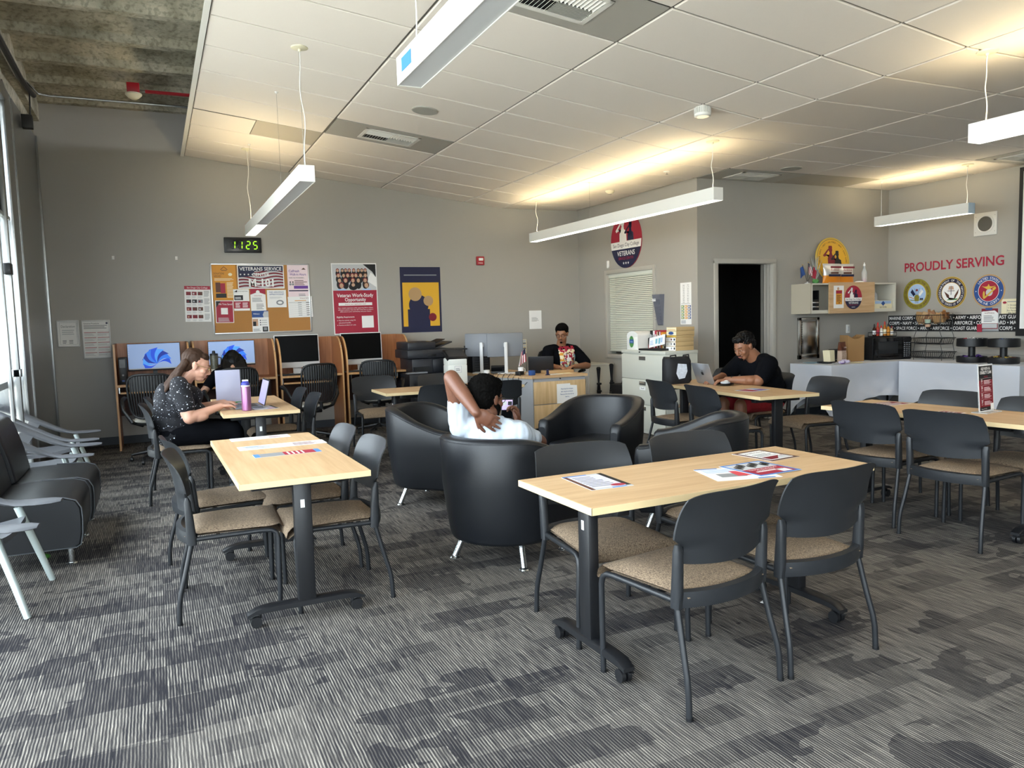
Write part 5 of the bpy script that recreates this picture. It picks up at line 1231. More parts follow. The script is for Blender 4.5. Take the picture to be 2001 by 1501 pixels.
M_CLR = mat('clear_plastic', 'e8eef0', rough=.08, alpha=.35)
mb = MB(); mb.lathe([(.035, 0), (.037, .02), (.037, .15), (.02, .19), (.013, .21), (.013, .24)], (0, 0, 0), M_CLR); mb.build('body', t)
mb = MB(); mb.lathe([(.032, .004), (.033, .06)], (0, 0, 0), mat('pink_liquid', 'b8446a', rough=.2)); mb.build('liquid', t)
mb = MB(); mb.lathe([(.015, .235), (.015, .26), (.006, .265), (.006, .285)], (0, 0, 0), P['white']); mb.build('cap', t)
mb = MB(); mb.ball((8.84, 7.60, 1.815), (.07, .05, .016), P['white']); tag(mb.build('bag_clip'), 'small crumpled white packet on the wall cabinet', 'packet')

# stainless dispenser set in the wall, switch plate
t = empty('towel_dispenser', (8.165, YD, .78), label='tall stainless steel dispenser set into the wall under the cabinet', cat='towel dispenser')
M_SS = mat('stainless_steel', 'b9b6b0', rough=.22, metal=1)
mb = MB(frame((-.195, 0, 0), RX, UP)); w, h = .39, .57
for a, b, c, d in ((0, .06, 0, h), (w - .05, w, 0, h), (0, w, 0, .06), (0, w, h - .04, h)): mb.b2((a, c, 0), (b, d, .025), M_SS, bev=.005)
mb.build('frame', t)
mb = MB(frame((-.195, 0, 0), RX, UP)); mb.b2((.07, .07, .004), (w - .06, h - .05, .018), M_SS, bev=.004)
for k in range(14): mb.b2((.055, .08 + .032 * k, .02), (.066, .094 + .032 * k, .028), P['black'])
mb.build('door', t)
t = empty('wall_switch', (8.93, YD, 1.17), label='white wall switch plate under the cabinet', cat='wall switch')
mb = MB(frame((0, 0, 0), RX, UP)); mb.box((0, 0, .003), (.075, .118, .006), M_WHITE, bev=.002); mb.build('plate', t)
mb = MB(frame((0, 0, 0), RX, UP)); mb.box((0, 0, .007), (.034, .068, .006), P['lgrey'], bev=.002); mb.build('rocker', t)

# ---------------------------------------------------------------- spandex covered tables
M_SPX = mat('white_spandex', 'dfe2ea', rough=.75)
def spandex(x0, y0, x1, y1, label, hem=.30, lift=None):
    t = empty('folding_table', ((x0 + x1) / 2, (y0 + y1) / 2, 0), label=label.replace('white stretch cloth', 'folding table under the white stretch cloth'), cat='folding table', group='folding tables along the walls')
    cx, cy = (x0 + x1) / 2, (y0 + y1) / 2; hx, hy = (x1 - x0) / 2, (y1 - y0) / 2
    mb = MB(); mb.box((0, 0, .712), (2 * hx - .16, 2 * hy - .16, .035), M_BLK); mb.build('tabletop', t)
    for a in (-1, 1):
        for b in (-1, 1):
            mb = MB(); mb.cyl((a * (hx - .04), b * (hy - .04), 0), (a * (hx - .09), b * (hy - .09), .70), .014, M_BLK, n=10); mb.cyl((a * (hx - .03), b * (hy - .03), 0), (a * (hx - .03), b * (hy - .03), .03), .025, M_BLACKP, n=12); mb.build('leg', t)
    # cloth: pulled to the four feet, hem arching between them, wrinkles fanning from the corners
    N = 40; rows = []; J = 22
    def edge(k):
        q = k / N * 4; i = int(q) % 4; f = q - int(q); c = [(-hx, -hy), (hx, -hy), (hx, hy), (-hx, hy)]; a, b = c[i], c[(i + 1) % 4]
        return a[0] + (b[0] - a[0]) * f, a[1] + (b[1] - a[1]) * f, f, i
    K = 4 * 30; N = K
    for j in range(J + 1):
        v = j / J; row = []
        for k in range(K):
            x, y, f, i = edge(k); bow = math.sin(PI * f); arch = (bow ** .75) * hem; zb = .035 + arch
            z = lerp(.738, zb, v); pull = .055 * bow * math.sin(PI * v) ** 1.3 if v < 1 else 0; pull *= 1
            nx, ny = [(0, -1), (1, 0), (0, 1), (-1, 0)][i]
            ln = 2 * (hx if i % 2 == 0 else hy)
            wr = .010 * math.sin(26 * (f * ln) - 12 * v * (1 if f < .5 else -1)) * (v ** 2) * bow * (1.8 if lift == i else .5)
            off = -pull + wr; row.append((x + nx * off + (0.0), y + ny * off, z))
        rows.append(row)
    c = MB(); c.grid(rows, M_SPX, closed=True); c.add([(p[0], p[1], p[2] + .0) for p in rows[0]], [tuple(range(K))], M_SPX)
    o = c.build('table_cover', None, smooth=60); o.location = (cx, cy, 0); tag(o, label, 'table cover', 'white stretch table covers')
    return t
spandex(7.78, 7.10, 9.66, 7.80, 'white stretch cloth on the table along the doorway wall', hem=.26, lift=0)
spandex(8.99, 5.50, 9.70, 7.08, 'white stretch cloth on the table along the right wall', hem=.30, lift=3)
mb = MB(); mb.box((8.45, 7.45, .09), (.25, .2, .18), M_BLACKP, bev=.01); mb.M = frame((8.33, 7.3495, .0), RX, UP); mb.rect(.03, .05, .1, .13, .001, P['dred']); mb.rect(.13, .04, .2, .12, .001, P['lgrey'])
tag(mb.build('storage_box'), 'dark printed box on the floor under the cloth covered table', 'box')
ZT2 = .7385
# microwave
t = empty('microwave', (9.22, 7.50, ZT2), math.radians(-14), label='black microwave oven with a keypad in the corner', cat='microwave')
mb = MB(); mb.box((0, .02, .155), (.60, .36, .31), M_BLACKP, bev=.008); mb.build('body', t)
mb = MB(); mb.box((-.07, -.168, .155), (.44, .02, .295), mat('gloss_black', '0b0b0d', rough=.12), bev=.006); mb.box((-.07, -.180, .17), (.30, .004, .17), mat('smoked_window', '2b2c2e', rough=.1)); mb.tube([(-.24, -.185, .045), (-.07, -.20, .035), (.10, -.185, .045)], .009, MATS['gloss_black'], n=8); mb.build('door', t)
mb = MB(); mb.box((.222, -.168, .155), (.14, .02, .295), MATS['gloss_black'], bev=.006)
for r in range(8):
    for c in range(3): mb.box((.182 + .036 * c, -.1795, .045 + .026 * r), (.022, .003, .012), P['grey'])
mb.box((.22, -.1795, .27), (.10, .003, .03), P['black']); mb.build('keypad', t)
for x, y in ((-.25, -.1), (.25, -.1), (-.25, .15), (.25, .15)): pass
# condiment caddy on the microwave
t = empty('condiment_rack', (9.18, 7.50, ZT2 + .313), math.radians(-14), label='dark rack of hot sauce bottles on top of the microwave', cat='condiment rack')
mb = MB(); mb.box((0, 0, .008), (.34, .14, .012), M_BLACKP); 
for yy in (-.07, .07): mb.tube([(-.17, yy, .01), (-.17, yy, .06), (.17, yy, .06), (.17, yy, .01)], .004, M_BLACKP, n=6)
for xx in (-.17, .17): mb.tube([(xx, -.07, .06), (xx, .07, .06)], .004, M_BLACKP, n=6)
mb.build('rack', t)
BT = [('3a1c12', '1a1a1a', .15), ('b23a20', 'c81e1e', .17), ('d8d2c6', 'c81e1e', .13), ('a8641e', 'b01818', .18), ('c9822a', '222222', .15), ('c8b088', '7a2222', .12)]
for i, (cb, cc, hh) in enumerate(BT):
    x = -.135 + .054 * i; tt = empty('sauce_bottle', (9.18 + x * math.cos(.244), 7.49 - x * math.sin(.244) * 1, ZT2 + .313 + .0145), label=['sauce bottle with a black tip, leftmost on the microwave rack', 'orange sauce bottle with a red cap on the microwave rack', 'short white sauce bottle with a red cap on the microwave rack', 'tall amber sauce bottle with a red cap on the microwave rack', 'amber sauce bottle with a black cap on the microwave rack', 'tan sauce bottle, rightmost on the microwave rack'][i], cat='bottle', group='sauce bottles on the microwave')
    mb = MB(); mb.lathe([(.021, 0), (.023, .01), (.023, hh * .62), (.012, hh * .8), (.010, hh * .86)], (0, 0, 0), mat('sauce_%d' % i, cb, rough=.25), n=14); mb.build('body', tt); mb = MB(); mb.lathe([(.013, hh * .85), (.011, hh), (.004, hh * 1.12)], (0, 0, 0), mat('cap_%d' % i, cc, rough=.4), n=12); mb.build('cap', tt)
    mb = MB(); mb.lathe([(.0236, hh * .15), (.0236, hh * .5)], (0, 0, 0), P[['white', 'red', 'white', 'cream', 'orange', 'white'][i]], n=14, cap=False); mb.build('label_wrap', tt)
# brown paper bag, coffee bag, napkins, plates
t = empty('paper_bag', (8.62, 7.52, ZT2), math.radians(-12), label='open brown paper grocery bag left of the microwave', cat='paper bag')
mb = MB(); w, d, h = .125, .085, .34; rows = []
for z in (0, .08, .2, .28, .33): rows.append([(x * w * (1 + .03 * (z > .25)), y * d * (1 - .0 * z), z + (.028 * abs(x) * (z > .3)) - (.03 * (abs(x) < .4) * (z > .3))) for x, y in ((-1, -1), (-.33, -1.03), (.33, -1.0), (1, -1), (1, 0), (1, 1), (.33, 1), (-.33, 1), (-1, 1), (-1, 0))])
mb.grid(rows, mat('kraft_paper', 'a17c50', rough=.85, bump=.3, bscale=40), closed=True); mb.add(rows[0], [tuple(range(10))], MATS['kraft_paper']); mb.add(rows[3], [tuple(range(10))], mat('bag_inside', '6b5135', rough=.9)); mb.build('bag', t, smooth=20)
t = empty('coffee_bag', (8.25, 7.36, ZT2), .15, label='upright coffee bag with a brown top and pale printed lower half', cat='coffee bag')
mb = MB(); rows = []
for z, th in ((0, .03), (.02, .038), (.12, .036), (.20, .026), (.26, .008), (.28, .004)): rows.append([(.072 * x, th * y, z) for x, y in ((-1, -.4), (-.7, -1), (.7, -1), (1, -.4), (1, .4), (.7, 1), (-.7, 1), (-1, .4))])
mb.grid(rows, mat('coffee_pale', 'c3ab98', rough=.4), closed=True); mb.add(rows[0], [tuple(range(8))], MATS['coffee_pale']); mb.add(rows[-1], [tuple(range(8))], MATS['coffee_pale']); mb.build('bag', t, smooth=20)
mb = MB(); mb.grid([[(p[0] * 1.02, p[1] * 1.04, p[2]) for p in r] for r in ([(rows[2][k][0], (rows[2][k][1] + rows[3][k][1]) / 2, .165) for k in range(8)], rows[3], rows[4], rows[5])], mat('coffee_brown', '5a2f1c', rough=.35), closed=True); mb.M = frame((-.06, -.04, 0), RX, UP); rnd = random.Random(9)
for k in range(60): x, y = rnd.uniform(.01, .11), rnd.uniform(.01, .15); mb.rect(x, y, x + .007, y + .004, .0012, P['brown'])
mb.text('Coffee', .06, .20, .008, .018, P['white'], w=.06); mb.build('print', t, smooth=0)
t = empty('napkin_holder', (8.08, 7.42, ZT2), .2, label='small stand of white paper napkins left of the coffee bag', cat='napkin holder')
mb = MB(); mb.box((0, 0, .01), (.16, .11, .02), M_BLACKP, bev=.004); mb.box((.09, .03, .08), (.01, .14, .16), M_BLACKP); mb.build('holder', t)
mb = MB()
for k in range(9): mb.box((-.05 + .013 * k, 0, .10), (.004, .10, .15), P['cream'], ry=-.16 + .01 * k)
mb.build('napkins', t, smooth=0)
mb = MB(); mb.box((8.42, 7.62, ZT2 + .085), (.17, .10, .17), M_BLACKP, bev=.01); mb.b2((8.36, 7.568, ZT2 + .03), (8.48, 7.57, ZT2 + .036), P['lgrey']); tag(mb.build('coffee_grinder'), 'small black appliance behind the coffee bag', 'appliance')
mb = MB(); mb.lathe([(.05, 0), (.11, .012), (.112, .014), (.05, .004)], (0, 0, 0), mat('pale_blue_plastic', 'b4ced8', rough=.3)); o = mb.build('plate'); o.location = (7.98, 7.62, ZT2); tag(o, 'pale blue plate at the left end of the covered table', 'plate')
mb = MB(); rnd = random.Random(2)
for k in range(14): mb.tube([(8.0 + rnd.uniform(-.05, .09), 7.25 + rnd.uniform(-.03, .05), ZT2 + .006 + .003 * (k % 4)), (8.12 + rnd.uniform(-.02, .10), 7.3 + rnd.uniform(-.05, .05), ZT2 + .006 + .003 * (k % 4))], .003, M_CLR, n=5)
tag(mb.build('plastic_cutlery'), 'loose pile of clear plastic cutlery on the covered table', 'cutlery', kind='stuff')
mb = MB(); mb.box((8.12, 7.52, ZT2 + .012), (.22, .12, .024), M_BLACKP, bev=.006, rz=.3); tag(mb.build('black_tray'), 'flat black tray before the napkin holder', 'tray')
mb = MB(); rnd = random.Random(4)
for k in range(9): mb.ball((8.12 + rnd.uniform(-.07, .07), 7.22 + rnd.uniform(-.03, .03), ZT2 + .028 + rnd.uniform(-.008, .012)), (.036, .026, .02), P['purple'] if k in (0, 4) else mat('lilac_wrapper', 'd5cbe6', rough=.4))
tag(mb.build('snack_packets'), 'heap of white and purple snack packets at the front of the covered table', 'snack packets', kind='stuff')
mb = MB(); mb.lathe([(.06, 0), (.085, .006), (.086, .008)], (0, 0, 0), P['cream']); o = mb.build('plate'); o.location = (8.38, 7.24, ZT2); tag(o, 'cream paper plate right of the snack packets', 'plate')

# ---------------------------------------------------------------- tiered wire baskets
t = empty('wire_basket_stand', (9.45, 6.92, ZT2), label='tiered black wire basket stand with three open baskets', cat='basket stand')
def basket(z0, w, d, h, nm='basket', top=False):
    mb = MB(); r = .0022
    for f, zz in ((.86, z0), (1.0, z0 + h)):
        pts = [(sx * d / 2 * f, sy * w / 2 * f, zz) for sx, sy in ((-1, -1), (1, -1), (1, 1), (-1, 1))]; mb.tube(pts, .0045 if f == 1 else .003, M_BLK, n=6, closed=True)
    for k in range(15):
        y = -w / 2 + w * (k + .5) / 15
        for sx in (-1, 1): mb.tube([(sx * d / 2 * .86, y * .86, z0), (sx * d / 2, y, z0 + h)], r, M_BLK, n=4)
        if k % 2 == 0: mb.tube([(-d / 2 * .86, y * .86, z0), (d / 2 * .86, y * .86, z0)], r, M_BLK, n=4)
    for k in range(8):
        x = -d / 2 + d * (k + .5) / 8
        for sy in (-1, 1): mb.tube([(x * .86, sy * w / 2 * .86, z0), (x, sy * w / 2, z0 + h)], r, M_BLK, n=4)
    if not top: mb.tube([(-d / 2, -w / 2, z0 + h), (-d / 2 - .04, -w / 2 + .01, z0 + h * .25), (-d / 2 - .045, 0, z0 + h * .2), (-d / 2 - .04, w / 2 - .01, z0 + h * .25), (-d / 2, w / 2, z0 + h)], .006, M_BLK, n=6)
    mb.build(nm, t)
basket(.03, .46, .28, .08); basket(.215, .44, .27, .08); basket(.50, .40, .26, .10, top=True)
mb = MB()
for sx in (-.12, .12):
    for sy in (-.19, .19): mb.tube([(sx, sy * 1.08, 0), (sx, sy * 1.1, .12), (sx, sy, .2), (sx, sy * 1.06, .31), (sx, sy * .92, .38), (sx, sy * .95, .62)], .0035, M_BLK, n=6)
mb.build('posts', t)
mb = MB(); rnd = random.Random(8); mm = [mat('kraft_bar', 'b08a5c', rough=.6), mat('bar_wrapper', '8a5a30', rough=.5), P['tan']]
for k in range(26):
    mb.box((9.45 + rnd.uniform(-.09, .09), 6.92 + rnd.uniform(-.15, .15), ZT2 + .56 + rnd.uniform(-.03, .055)), (.03, .12, .09), mm[k % 3], rz=rnd.uniform(-1, 1), rx=rnd.uniform(-.5, .5), ry=rnd.uniform(-.3, .3))
tag(mb.build('snack_bars'), 'heap of kraft wrapped snacks in the top wire basket', 'snacks', kind='stuff')
mb = MB(); mb.lathe([(.032, 0), (.04, .10), (.038, .10), (.03, .004)], (0, 0, 0), mat('sage_cup', '9fb3a2', rough=.4)); mb.lathe([(.0385, .035), (.0395, .05)], (0, 0, 0), P['black'], cap=False); mb.lathe([(.0325, .0), (.035, .035)], (0, 0, 0), P['skin'], cap=False)
o = mb.build('cup'); o.location = (9.33, 6.92, ZT2 + .445); 
tag(o, 'pale green paper cup hooked on the front of the wire basket stand', 'cup')
mb = MB(); mb.cyl((9.36, 6.92, ZT2 + .44), (9.33, 6.92, ZT2 + .44), .03, M_BLK, n=10); mb.tube([(9.35, 6.92, ZT2 + .44), (9.37, 6.92, ZT2 + .50)], .003, M_BLK, n=5); o2 = mb.build('cup_hook'); tag(o2, 'black wire cup ring on the basket stand', 'cup holder')

# ---------------------------------------------------------------- black rotating organisers
def carousel(y, label, seedc):
    t = empty('snack_carousel', (9.32, y, ZT2), label=label, cat='carousel organiser', group='black two tier snack carousels')
    mb = MB(); mb.lathe([(.165, 0), (.17, .01), (.17, .075), (.16, .075), (.158, .015), (.04, .012), (.04, .20), (.165, .20), (.172, .205), (.172, .245), (.17, .30), (.162, .30), (.16, .225), (.001, .222)], (0, 0, 0), M_BLACKP, n=36, cap=False); mb.build('trays', t)
    mb = MB()
    for k in range(5): a = 2 * PI * k / 5 + .3; mb.box((.09 * math.cos(a), .09 * math.sin(a), .262), (.14, .004, .07), M_BLACKP, rz=a); mb.box((.10 * math.cos(a), .10 * math.sin(a), .045), (.12, .004, .06), M_BLACKP, rz=a)
    mb.build('dividers', t)
    for zz, cs in ((.055, seedc[0]), (.265, seedc[1])):
        mb = MB(); rnd = random.Random(int(y * 10 + zz * 100))
        for k in range(20):
            a = rnd.uniform(0, 2 * PI); q = rnd.uniform(.07, .13); mb.box((9.32 + q * math.cos(a), y + q * math.sin(a), ZT2 + zz + rnd.uniform(0, .03)), (.045, .03, .006), P[rnd.choice(cs)], rz=rnd.uniform(0, 3), rx=rnd.uniform(-.9, .9), ry=rnd.uniform(-.5, .5))
        tag(mb.build('tea_sachets'), '%s packets in the %s tray of the %s carousel' % ({'purple': 'purple', 'white': 'white', 'gold': 'yellow and brown', 'blue': 'blue'}[cs[0]], 'lower' if zz < .1 else 'upper', 'left' if y > 6.1 else 'right'), 'packets', kind='stuff')
carousel(6.30, 'black two tier snack carousel beside the wire baskets', (['purple', 'navy', 'purple'], ['white', 'red']))
carousel(5.90, 'black two tier snack carousel at the picture edge', (['gold', 'brown', 'black'], ['blue', 'lgrey']))
# ---------------------------------------------------------------- computers in the carrels
M_WALLP = mat('screen_pale_blue', '8fa6cc', emit='9db8e8', es=.42); M_PETAL = [mat('screen_blue_%d' % i, c, emit=c, es=.5) for i, c in enumerate(('1c4fd8', '2f7bf0', '0e2f9c', '4fa0ff'))]
M_OFF = mat('dark_screen', '030304', rough=.3, spec=.12); M_SIL = mat('silver_plastic', 'dcdcdb', rough=.3)
def monitor(x, y, z0, w, h, name, label, on=False, white=False, tilt=-.06, rz=0, zdesk=.789):
    t = empty(name, (x, y, zdesk), rz, label=label, cat='computer monitor')
    M = Matrix.Translation((0, 0, z0 - zdesk)) @ Matrix.Rotation(tilt, 4, 'X')
    F_ = M @ frame((-w / 2, -.0125, 0), RX, UP)
    mb = MB(); mb.box((0, 0, h / 2), (w, .022, h), M_SIL if white else M_BLACKP, M=M, bev=.004); mb.build('casing', t)
    mb = MB(F_); b = .012 if not white else .012; lo = .075 if white else .018
    if on:
        mb.rect(b * .5, lo * .8, w - b * .5, h - b * .5, .0015, M_WALLP)
        cx, cy = w * .55, h * .30     # folded ribbon flower
        for k in range(9):
            a = -.1 + k * .40; L_ = h * (.60 - .03 * abs(k - 4)); pts = []
            for i in range(9): u = i / 8; pts.append((cx + math.cos(a) * L_ * u - math.sin(a) * .10 * h * math.sin(PI * u), max(lo * .8 + .002, cy - .02 + math.sin(a) * L_ * u + math.cos(a) * .10 * h * math.sin(PI * u))))
            for i in range(8, -1, -1): u = i / 8; pts.append((cx + math.cos(a + .52) * L_ * u * .96 - math.sin(a) * .16 * h * math.sin(PI * u), max(lo * .8 + .002, cy - .02 + math.sin(a + .52) * L_ * u * .96 + math.cos(a) * .05 * h * math.sin(PI * u))))
            mb.poly(pts, .0020 + .0003 * k, M_PETAL[k % 4])
        mb.rect(.006, lo * .8, w - .006, lo * .8 + .012, .0058, P['lgrey'])
        for k in range(5): mb.rect(.012, h - .05 - .028 * k, .02, h - .042 - .028 * k, .003, P['white'])
    else: mb.rect(b, lo, w - b, h - b, .0015, M_OFF)
    mb.build('screen', t, smooth=0)
    mb = MB(); mb.box((0, .05, (z0 - zdesk) * .5 + .02), (.05 if not white else .11, .012, z0 - zdesk + .06), M_SIL if white else M_BLACKP, rx=-.12); mb.box((0, .03, .005), (.2, .17, .01), M_SIL if white else M_BLACKP, bev=.004); mb.build('stand', t)
    return t
monitor(-.01, 10.52, .935, .60, .335, 'computer_monitor', 'black framed monitor with a blue swirl on its screen, nearest the window', on=True)
monitor(.90, 10.52, .945, .57, .32, 'computer_monitor', 'black framed monitor with a blue swirl, partly behind the long black hair', on=True)
monitor(1.725, 10.52, .875, .585, .44, 'all_in_one_computer', 'white framed all in one computer, the left of the two with dark screens', white=True)
monitor(2.60, 10.52, .875, .575, .44, 'all_in_one_computer', 'white framed all in one computer, the right of the two with dark screens', white=True)
t = empty('computer_tower', (-.365, 10.5, .789), label='slim black computer tower at the left end of the carrels', cat='computer tower')
mb = MB(); mb.box((0, 0, .16), (.09, .30, .32), M_BLACKP, bev=.006); mb.build('case', t)
mb = MB(frame((-.045, -.1505, 0), RX, UP)); mb.rect(.012, .2, .078, .3, .001, mat('glossy_panel', '1b1c20', rough=.2)); mb.disc(.045, .11, .012, .001, P['grey'], 14); mb.rect(.03, .03, .06, .05, .001, P['blue']); mb.build('front_panel', t, smooth=0)
for i, (x, y) in enumerate(((1.62, 10.30), (2.50, 10.30))):
    mb = MB(); mb.box((0, 0, .008), (.42, .12, .012), M_BLACKP, bev=.004)
    for r in range(4): mb.box((0, -.04 + .026 * r, .0155), (.39, .018, .004), mat('key_grey', '2e3034', rough=.5))
    o = mb.build('keyboard'); o.location = (x, y, .7885); tag(o, ['black keyboard before the left white framed computer', 'black keyboard before the right white framed computer'][i], 'keyboard')
for i, (x, y) in enumerate(((1.95, 10.28), (1.12, 10.27))):
    mb = MB(); mb.ball((0, 0, .012), (.03, .05, .018), M_BLACKP); o = mb.build('mouse'); o.location = (x, y, .789); tag(o, ['black mouse beside the left white framed computer', 'black mouse on white paper beside the long haired person'][i], 'mouse')
mb = MB(); mb.box((1.10, 10.33, .790), (.20, .14, .002), P['white'], rz=.2); tag(mb.build('paper'), 'white paper under the mouse in the second carrel', 'paper')
for i, x in enumerate((1.405, 2.265, 3.172)):
    s = MB(frame((x - .0005, 10.44, .90), (0, -1, 0), UP)); s.b2((0, 0, 0), (.17, .26, .0015), P['white']); s.text('Notice', .085, .20, .002, .02, P['black'], w=.08); s.lines(.02, .05, .15, .18, 7, .002, P['grey'])
    fin(s, 'carrel_notice', ['white notice taped inside the second carrel divider', 'white notice taped left of the right white framed computer', 'white notice taped to the last carrel side by the copier'][i], 'notice', 'white notices on the carrel dividers')
t = empty('tumbler', (.67, 10.34, .789), label='tall patterned tumbler with a dark lid behind the woman', cat='tumbler')
mb = MB(); mb.lathe([(.036, 0), (.042, .13), (.042, .132)], (0, 0, 0), mat('cream_speckle', 'e4ddc9', rough=.4, noise_amt=.5, nscale=90)); mb.lathe([(.046, .132), (.050, .30), (.047, .31)], (0, 0, 0), mat('camo_print', '5b5a4c', rough=.4, noise_amt=.8, nscale=60)); mb.build('body', t)
mb = MB(); mb.lathe([(.050, .305), (.048, .325), (.02, .33), (.018, .36), (.006, .362)], (0, 0, 0), M_BLACKP); mb.tube([(.05, 0, .15), (.085, 0, .16), (.085, 0, .27), (.05, 0, .28)], .008, M_BLACKP, n=8); mb.build('lid_and_handle', t)

# ---------------------------------------------------------------- copier and release kiosk
t = empty('copier', (3.40, 10.18, 0), label='big black office copier standing between the carrels and the desk', cat='copier')
M_COP = mat('copier_black', '25262b', rough=.4)
mb = MB(); mb.box((0, .0, .40), (.66, .62, .68), M_COP, bev=.012); mb.box((0, -.02, .035), (.60, .56, .07), M_BLACKP)
for k in range(3): mb.box((.02, -.313, .20 + .20 * k), (.58, .012, .185), mat('copier_drawer', '1c1e24', rough=.35), bev=.004)
mb.build('cabinet', t)
mb = MB(); mb.box((.03, .02, .84), (.60, .56, .20), M_COP, bev=.01); mb.box((.17, -.27, .84), (.30, .02, .17), MATS['copier_drawer'], bev=.006); mb.box((-.14, -.26, .80), (.22, .04, .06), M_BLACKP); mb.box((-.22, -.29, .755), (.3, .05, .02), mat('grey_lip', '8c8e93', rough=.4), rz=.1); mb.build('print_unit', t)
mb = MB(); mb.box((0, -.0, 1.005), (.68, .60, .12), M_COP, bev=.015); mb.box((0, -.305, .985), (.12, .01, .035), M_BLACKP, bev=.004); mb.build('scanner', t)
mb = MB(); mb.box((-.12, .02, 1.115), (.40, .54, .11), M_COP, bev=.02); mb.box((.18, .02, 1.10), (.34, .42, .02), M_COP, ry=-.32, bev=.004); mb.box((.42, .0, 1.045), (.30, .35, .02), M_COP, bev=.004); mb.box((.14, .0, 1.155), (.22, .34, .008), M_BLACKP, ry=-.35); mb.build('document_feeder', t)
mb = MB(frame((.12, -.3135, .62), RX, UP)); mb.text('bizhub', 0, 0, 0.012, .022, P['lgrey'], w=.07); mb.disc(0, .04, .012, .012, P['lgrey'], 12); mb.build('lettering', t, smooth=0)
t = empty('release_kiosk', (3.62, 9.58, 0), label='white pedestal kiosk with a tilted black screen before the copier', cat='kiosk')
mb = MB(); mb.box((0, 0, .44), (.27, .20, .84), mat('kiosk_white', 'eef0ea', rough=.35), bev=.015); mb.box((0, 0, .01), (.34, .32, .02), MATS['kiosk_white'], bev=.006); mb.box((0, .0, .90), (.27, .20, .10), MATS['kiosk_white'], bev=.02)
mb.build('body', t)
mb = MB(); mb.box((0, .0, .985), (.29, .22, .05), M_BLACKP, bev=.012, rx=.5); mb.box((0, -.02, 1.006), (.24, .17, .006), mat('kiosk_glass', '34363a', rough=.15), rx=.5); mb.build('screen', t)
mb = MB(frame((0, -.1008, .80), RX, UP)); mb.rect(-.05, -.045, .05, .045, .001, P['lgrey']); mb.rect(-.045, -.04, .045, .04, .0014, P['white']); mb.lines(-.03, -.02, .03, .02, 3, .0018, P['grey']); mb.M = frame((0, -.1008, .62), RX, UP); mb.rect(-.134, 0, .134, .003, .001, P['grey']); mb.build('label_plate', t, smooth=0)

# ---------------------------------------------------------------- reception desk
t = empty('reception_desk', (4.36, 8.76, 0), label='reception desk with two maple drawers and pale grey sides', cat='desk')
M_DG = mat('desk_grey', 'a9abaf', rough=.45)
ZD = .70
def Dk(x, y): return (x - 4.36, y - 8.76)
mb = MB(); pts = [Dk(4.34, 8.735), Dk(5.16, 8.735), Dk(5.16, 9.32), Dk(4.86, 9.42), Dk(4.72, 9.75), Dk(4.72, 10.35), Dk(3.92, 10.35), Dk(3.96, 9.78)]
mb.prism(pts, ZD - .03, ZD, M_MAPLE); mb.build('desktop', t, smooth=0)
mb = MB(); mb.prism([Dk(4.36, 8.77), Dk(5.14, 8.77), Dk(5.14, 9.28), Dk(4.36, 9.28)], 0.02, ZD - .03, M_DG); mb.prism([Dk(4.36, 8.76), Dk(4.385, 8.77), Dk(4.00, 9.82), Dk(3.975, 9.81)], 0, ZD - .03, M_DG); mb.prism([Dk(3.975, 9.81), Dk(4.0, 9.82), Dk(4.0, 10.3), Dk(3.975, 10.3)], 0, ZD - .03, M_DG); mb.build('carcass', t, smooth=0)
for k, (a, b) in enumerate(((.335, .625), (.03, .325))):
    mb = MB(); mb.b2((.012, -.012, a), (.772, .01, b), M_MAPLEV, bev=.003); mb.build('drawer', t)
mb = MB(); mb.cyl((.40, -.012, .655), (.40, .015, .655), .008, P['black'], n=10); mb.build('lock', t)
s = MB(frame((4.70, 8.7475, .33), RX, UP)); s.b2((0, 0, 0), (.20, .255, .001), P['white']); s.poly([(.17, .235), (.30, .225), (.305, .10), (.28, .03), (.17, .02)], .002, P['white'])
for k, tx in enumerate(('Thank You', 'Please put trash in the trash can', 'after using the workspace.', 'Please keep the workspace')): s.text(tx, .15, .075 + .035 * k, .0028, .016, P['blue'], w=[.06, .2, .18, .18][k], bold=.01)
fin(s, 'desk_notice', 'white notice with blue writing taped to the upper desk drawer', 'notice')
def desk_monitor(x, y, rz, w, h, z0, label):
    t = empty('desk_monitor', (x, y, ZD), rz, label=label, cat='computer monitor', group='silver monitors on the reception desk')
    mb = MB(); mb.box((0, .06, z0 - ZD + h / 2), (w, .03, h), mat('monitor_back', '7f8288', rough=.45), bev=.012); mb.box((0, .078, z0 - ZD + h / 2), (w - .01, .006, h - .01), M_BLACKP); mb.build('casing', t)
    mb = MB(); mb.box((0, .0825, z0 - ZD + h / 2), (w - .03, .002, h - .03), mat('lit_document_screen', 'cfd8e6', emit='cfd8e6', es=.7)); mb.build('screen', t)
    mb = MB(); mb.box((0, .0, .22), (.045, .025, .42), M_SIL, bev=.006); mb.box((0, .03, z0 - ZD + h / 2), (.05, .05, .05), M_SIL); mb.box((0, .02, .008), (.24, .18, .014), M_SIL, bev=.005); mb.build('stand', t); return t
desk_monitor(4.34, 9.52, math.radians(-16), .50, .325, .93, 'silver backed monitor on the desk, the one nearer the man in glasses')
desk_monitor(4.12, 9.86, math.radians(-38), .50, .325, .93, 'silver backed monitor on the desk, partly hidden behind its twin')
t = empty('laptop', (4.74, 9.26, ZD), math.radians(-28), label='black laptop open on the desk in front of the man in glasses', cat='laptop')
mb = MB(); mb.box((0, .12, .009), (.34, .24, .018), M_BLACKP, bev=.004); mb.build('base', t)
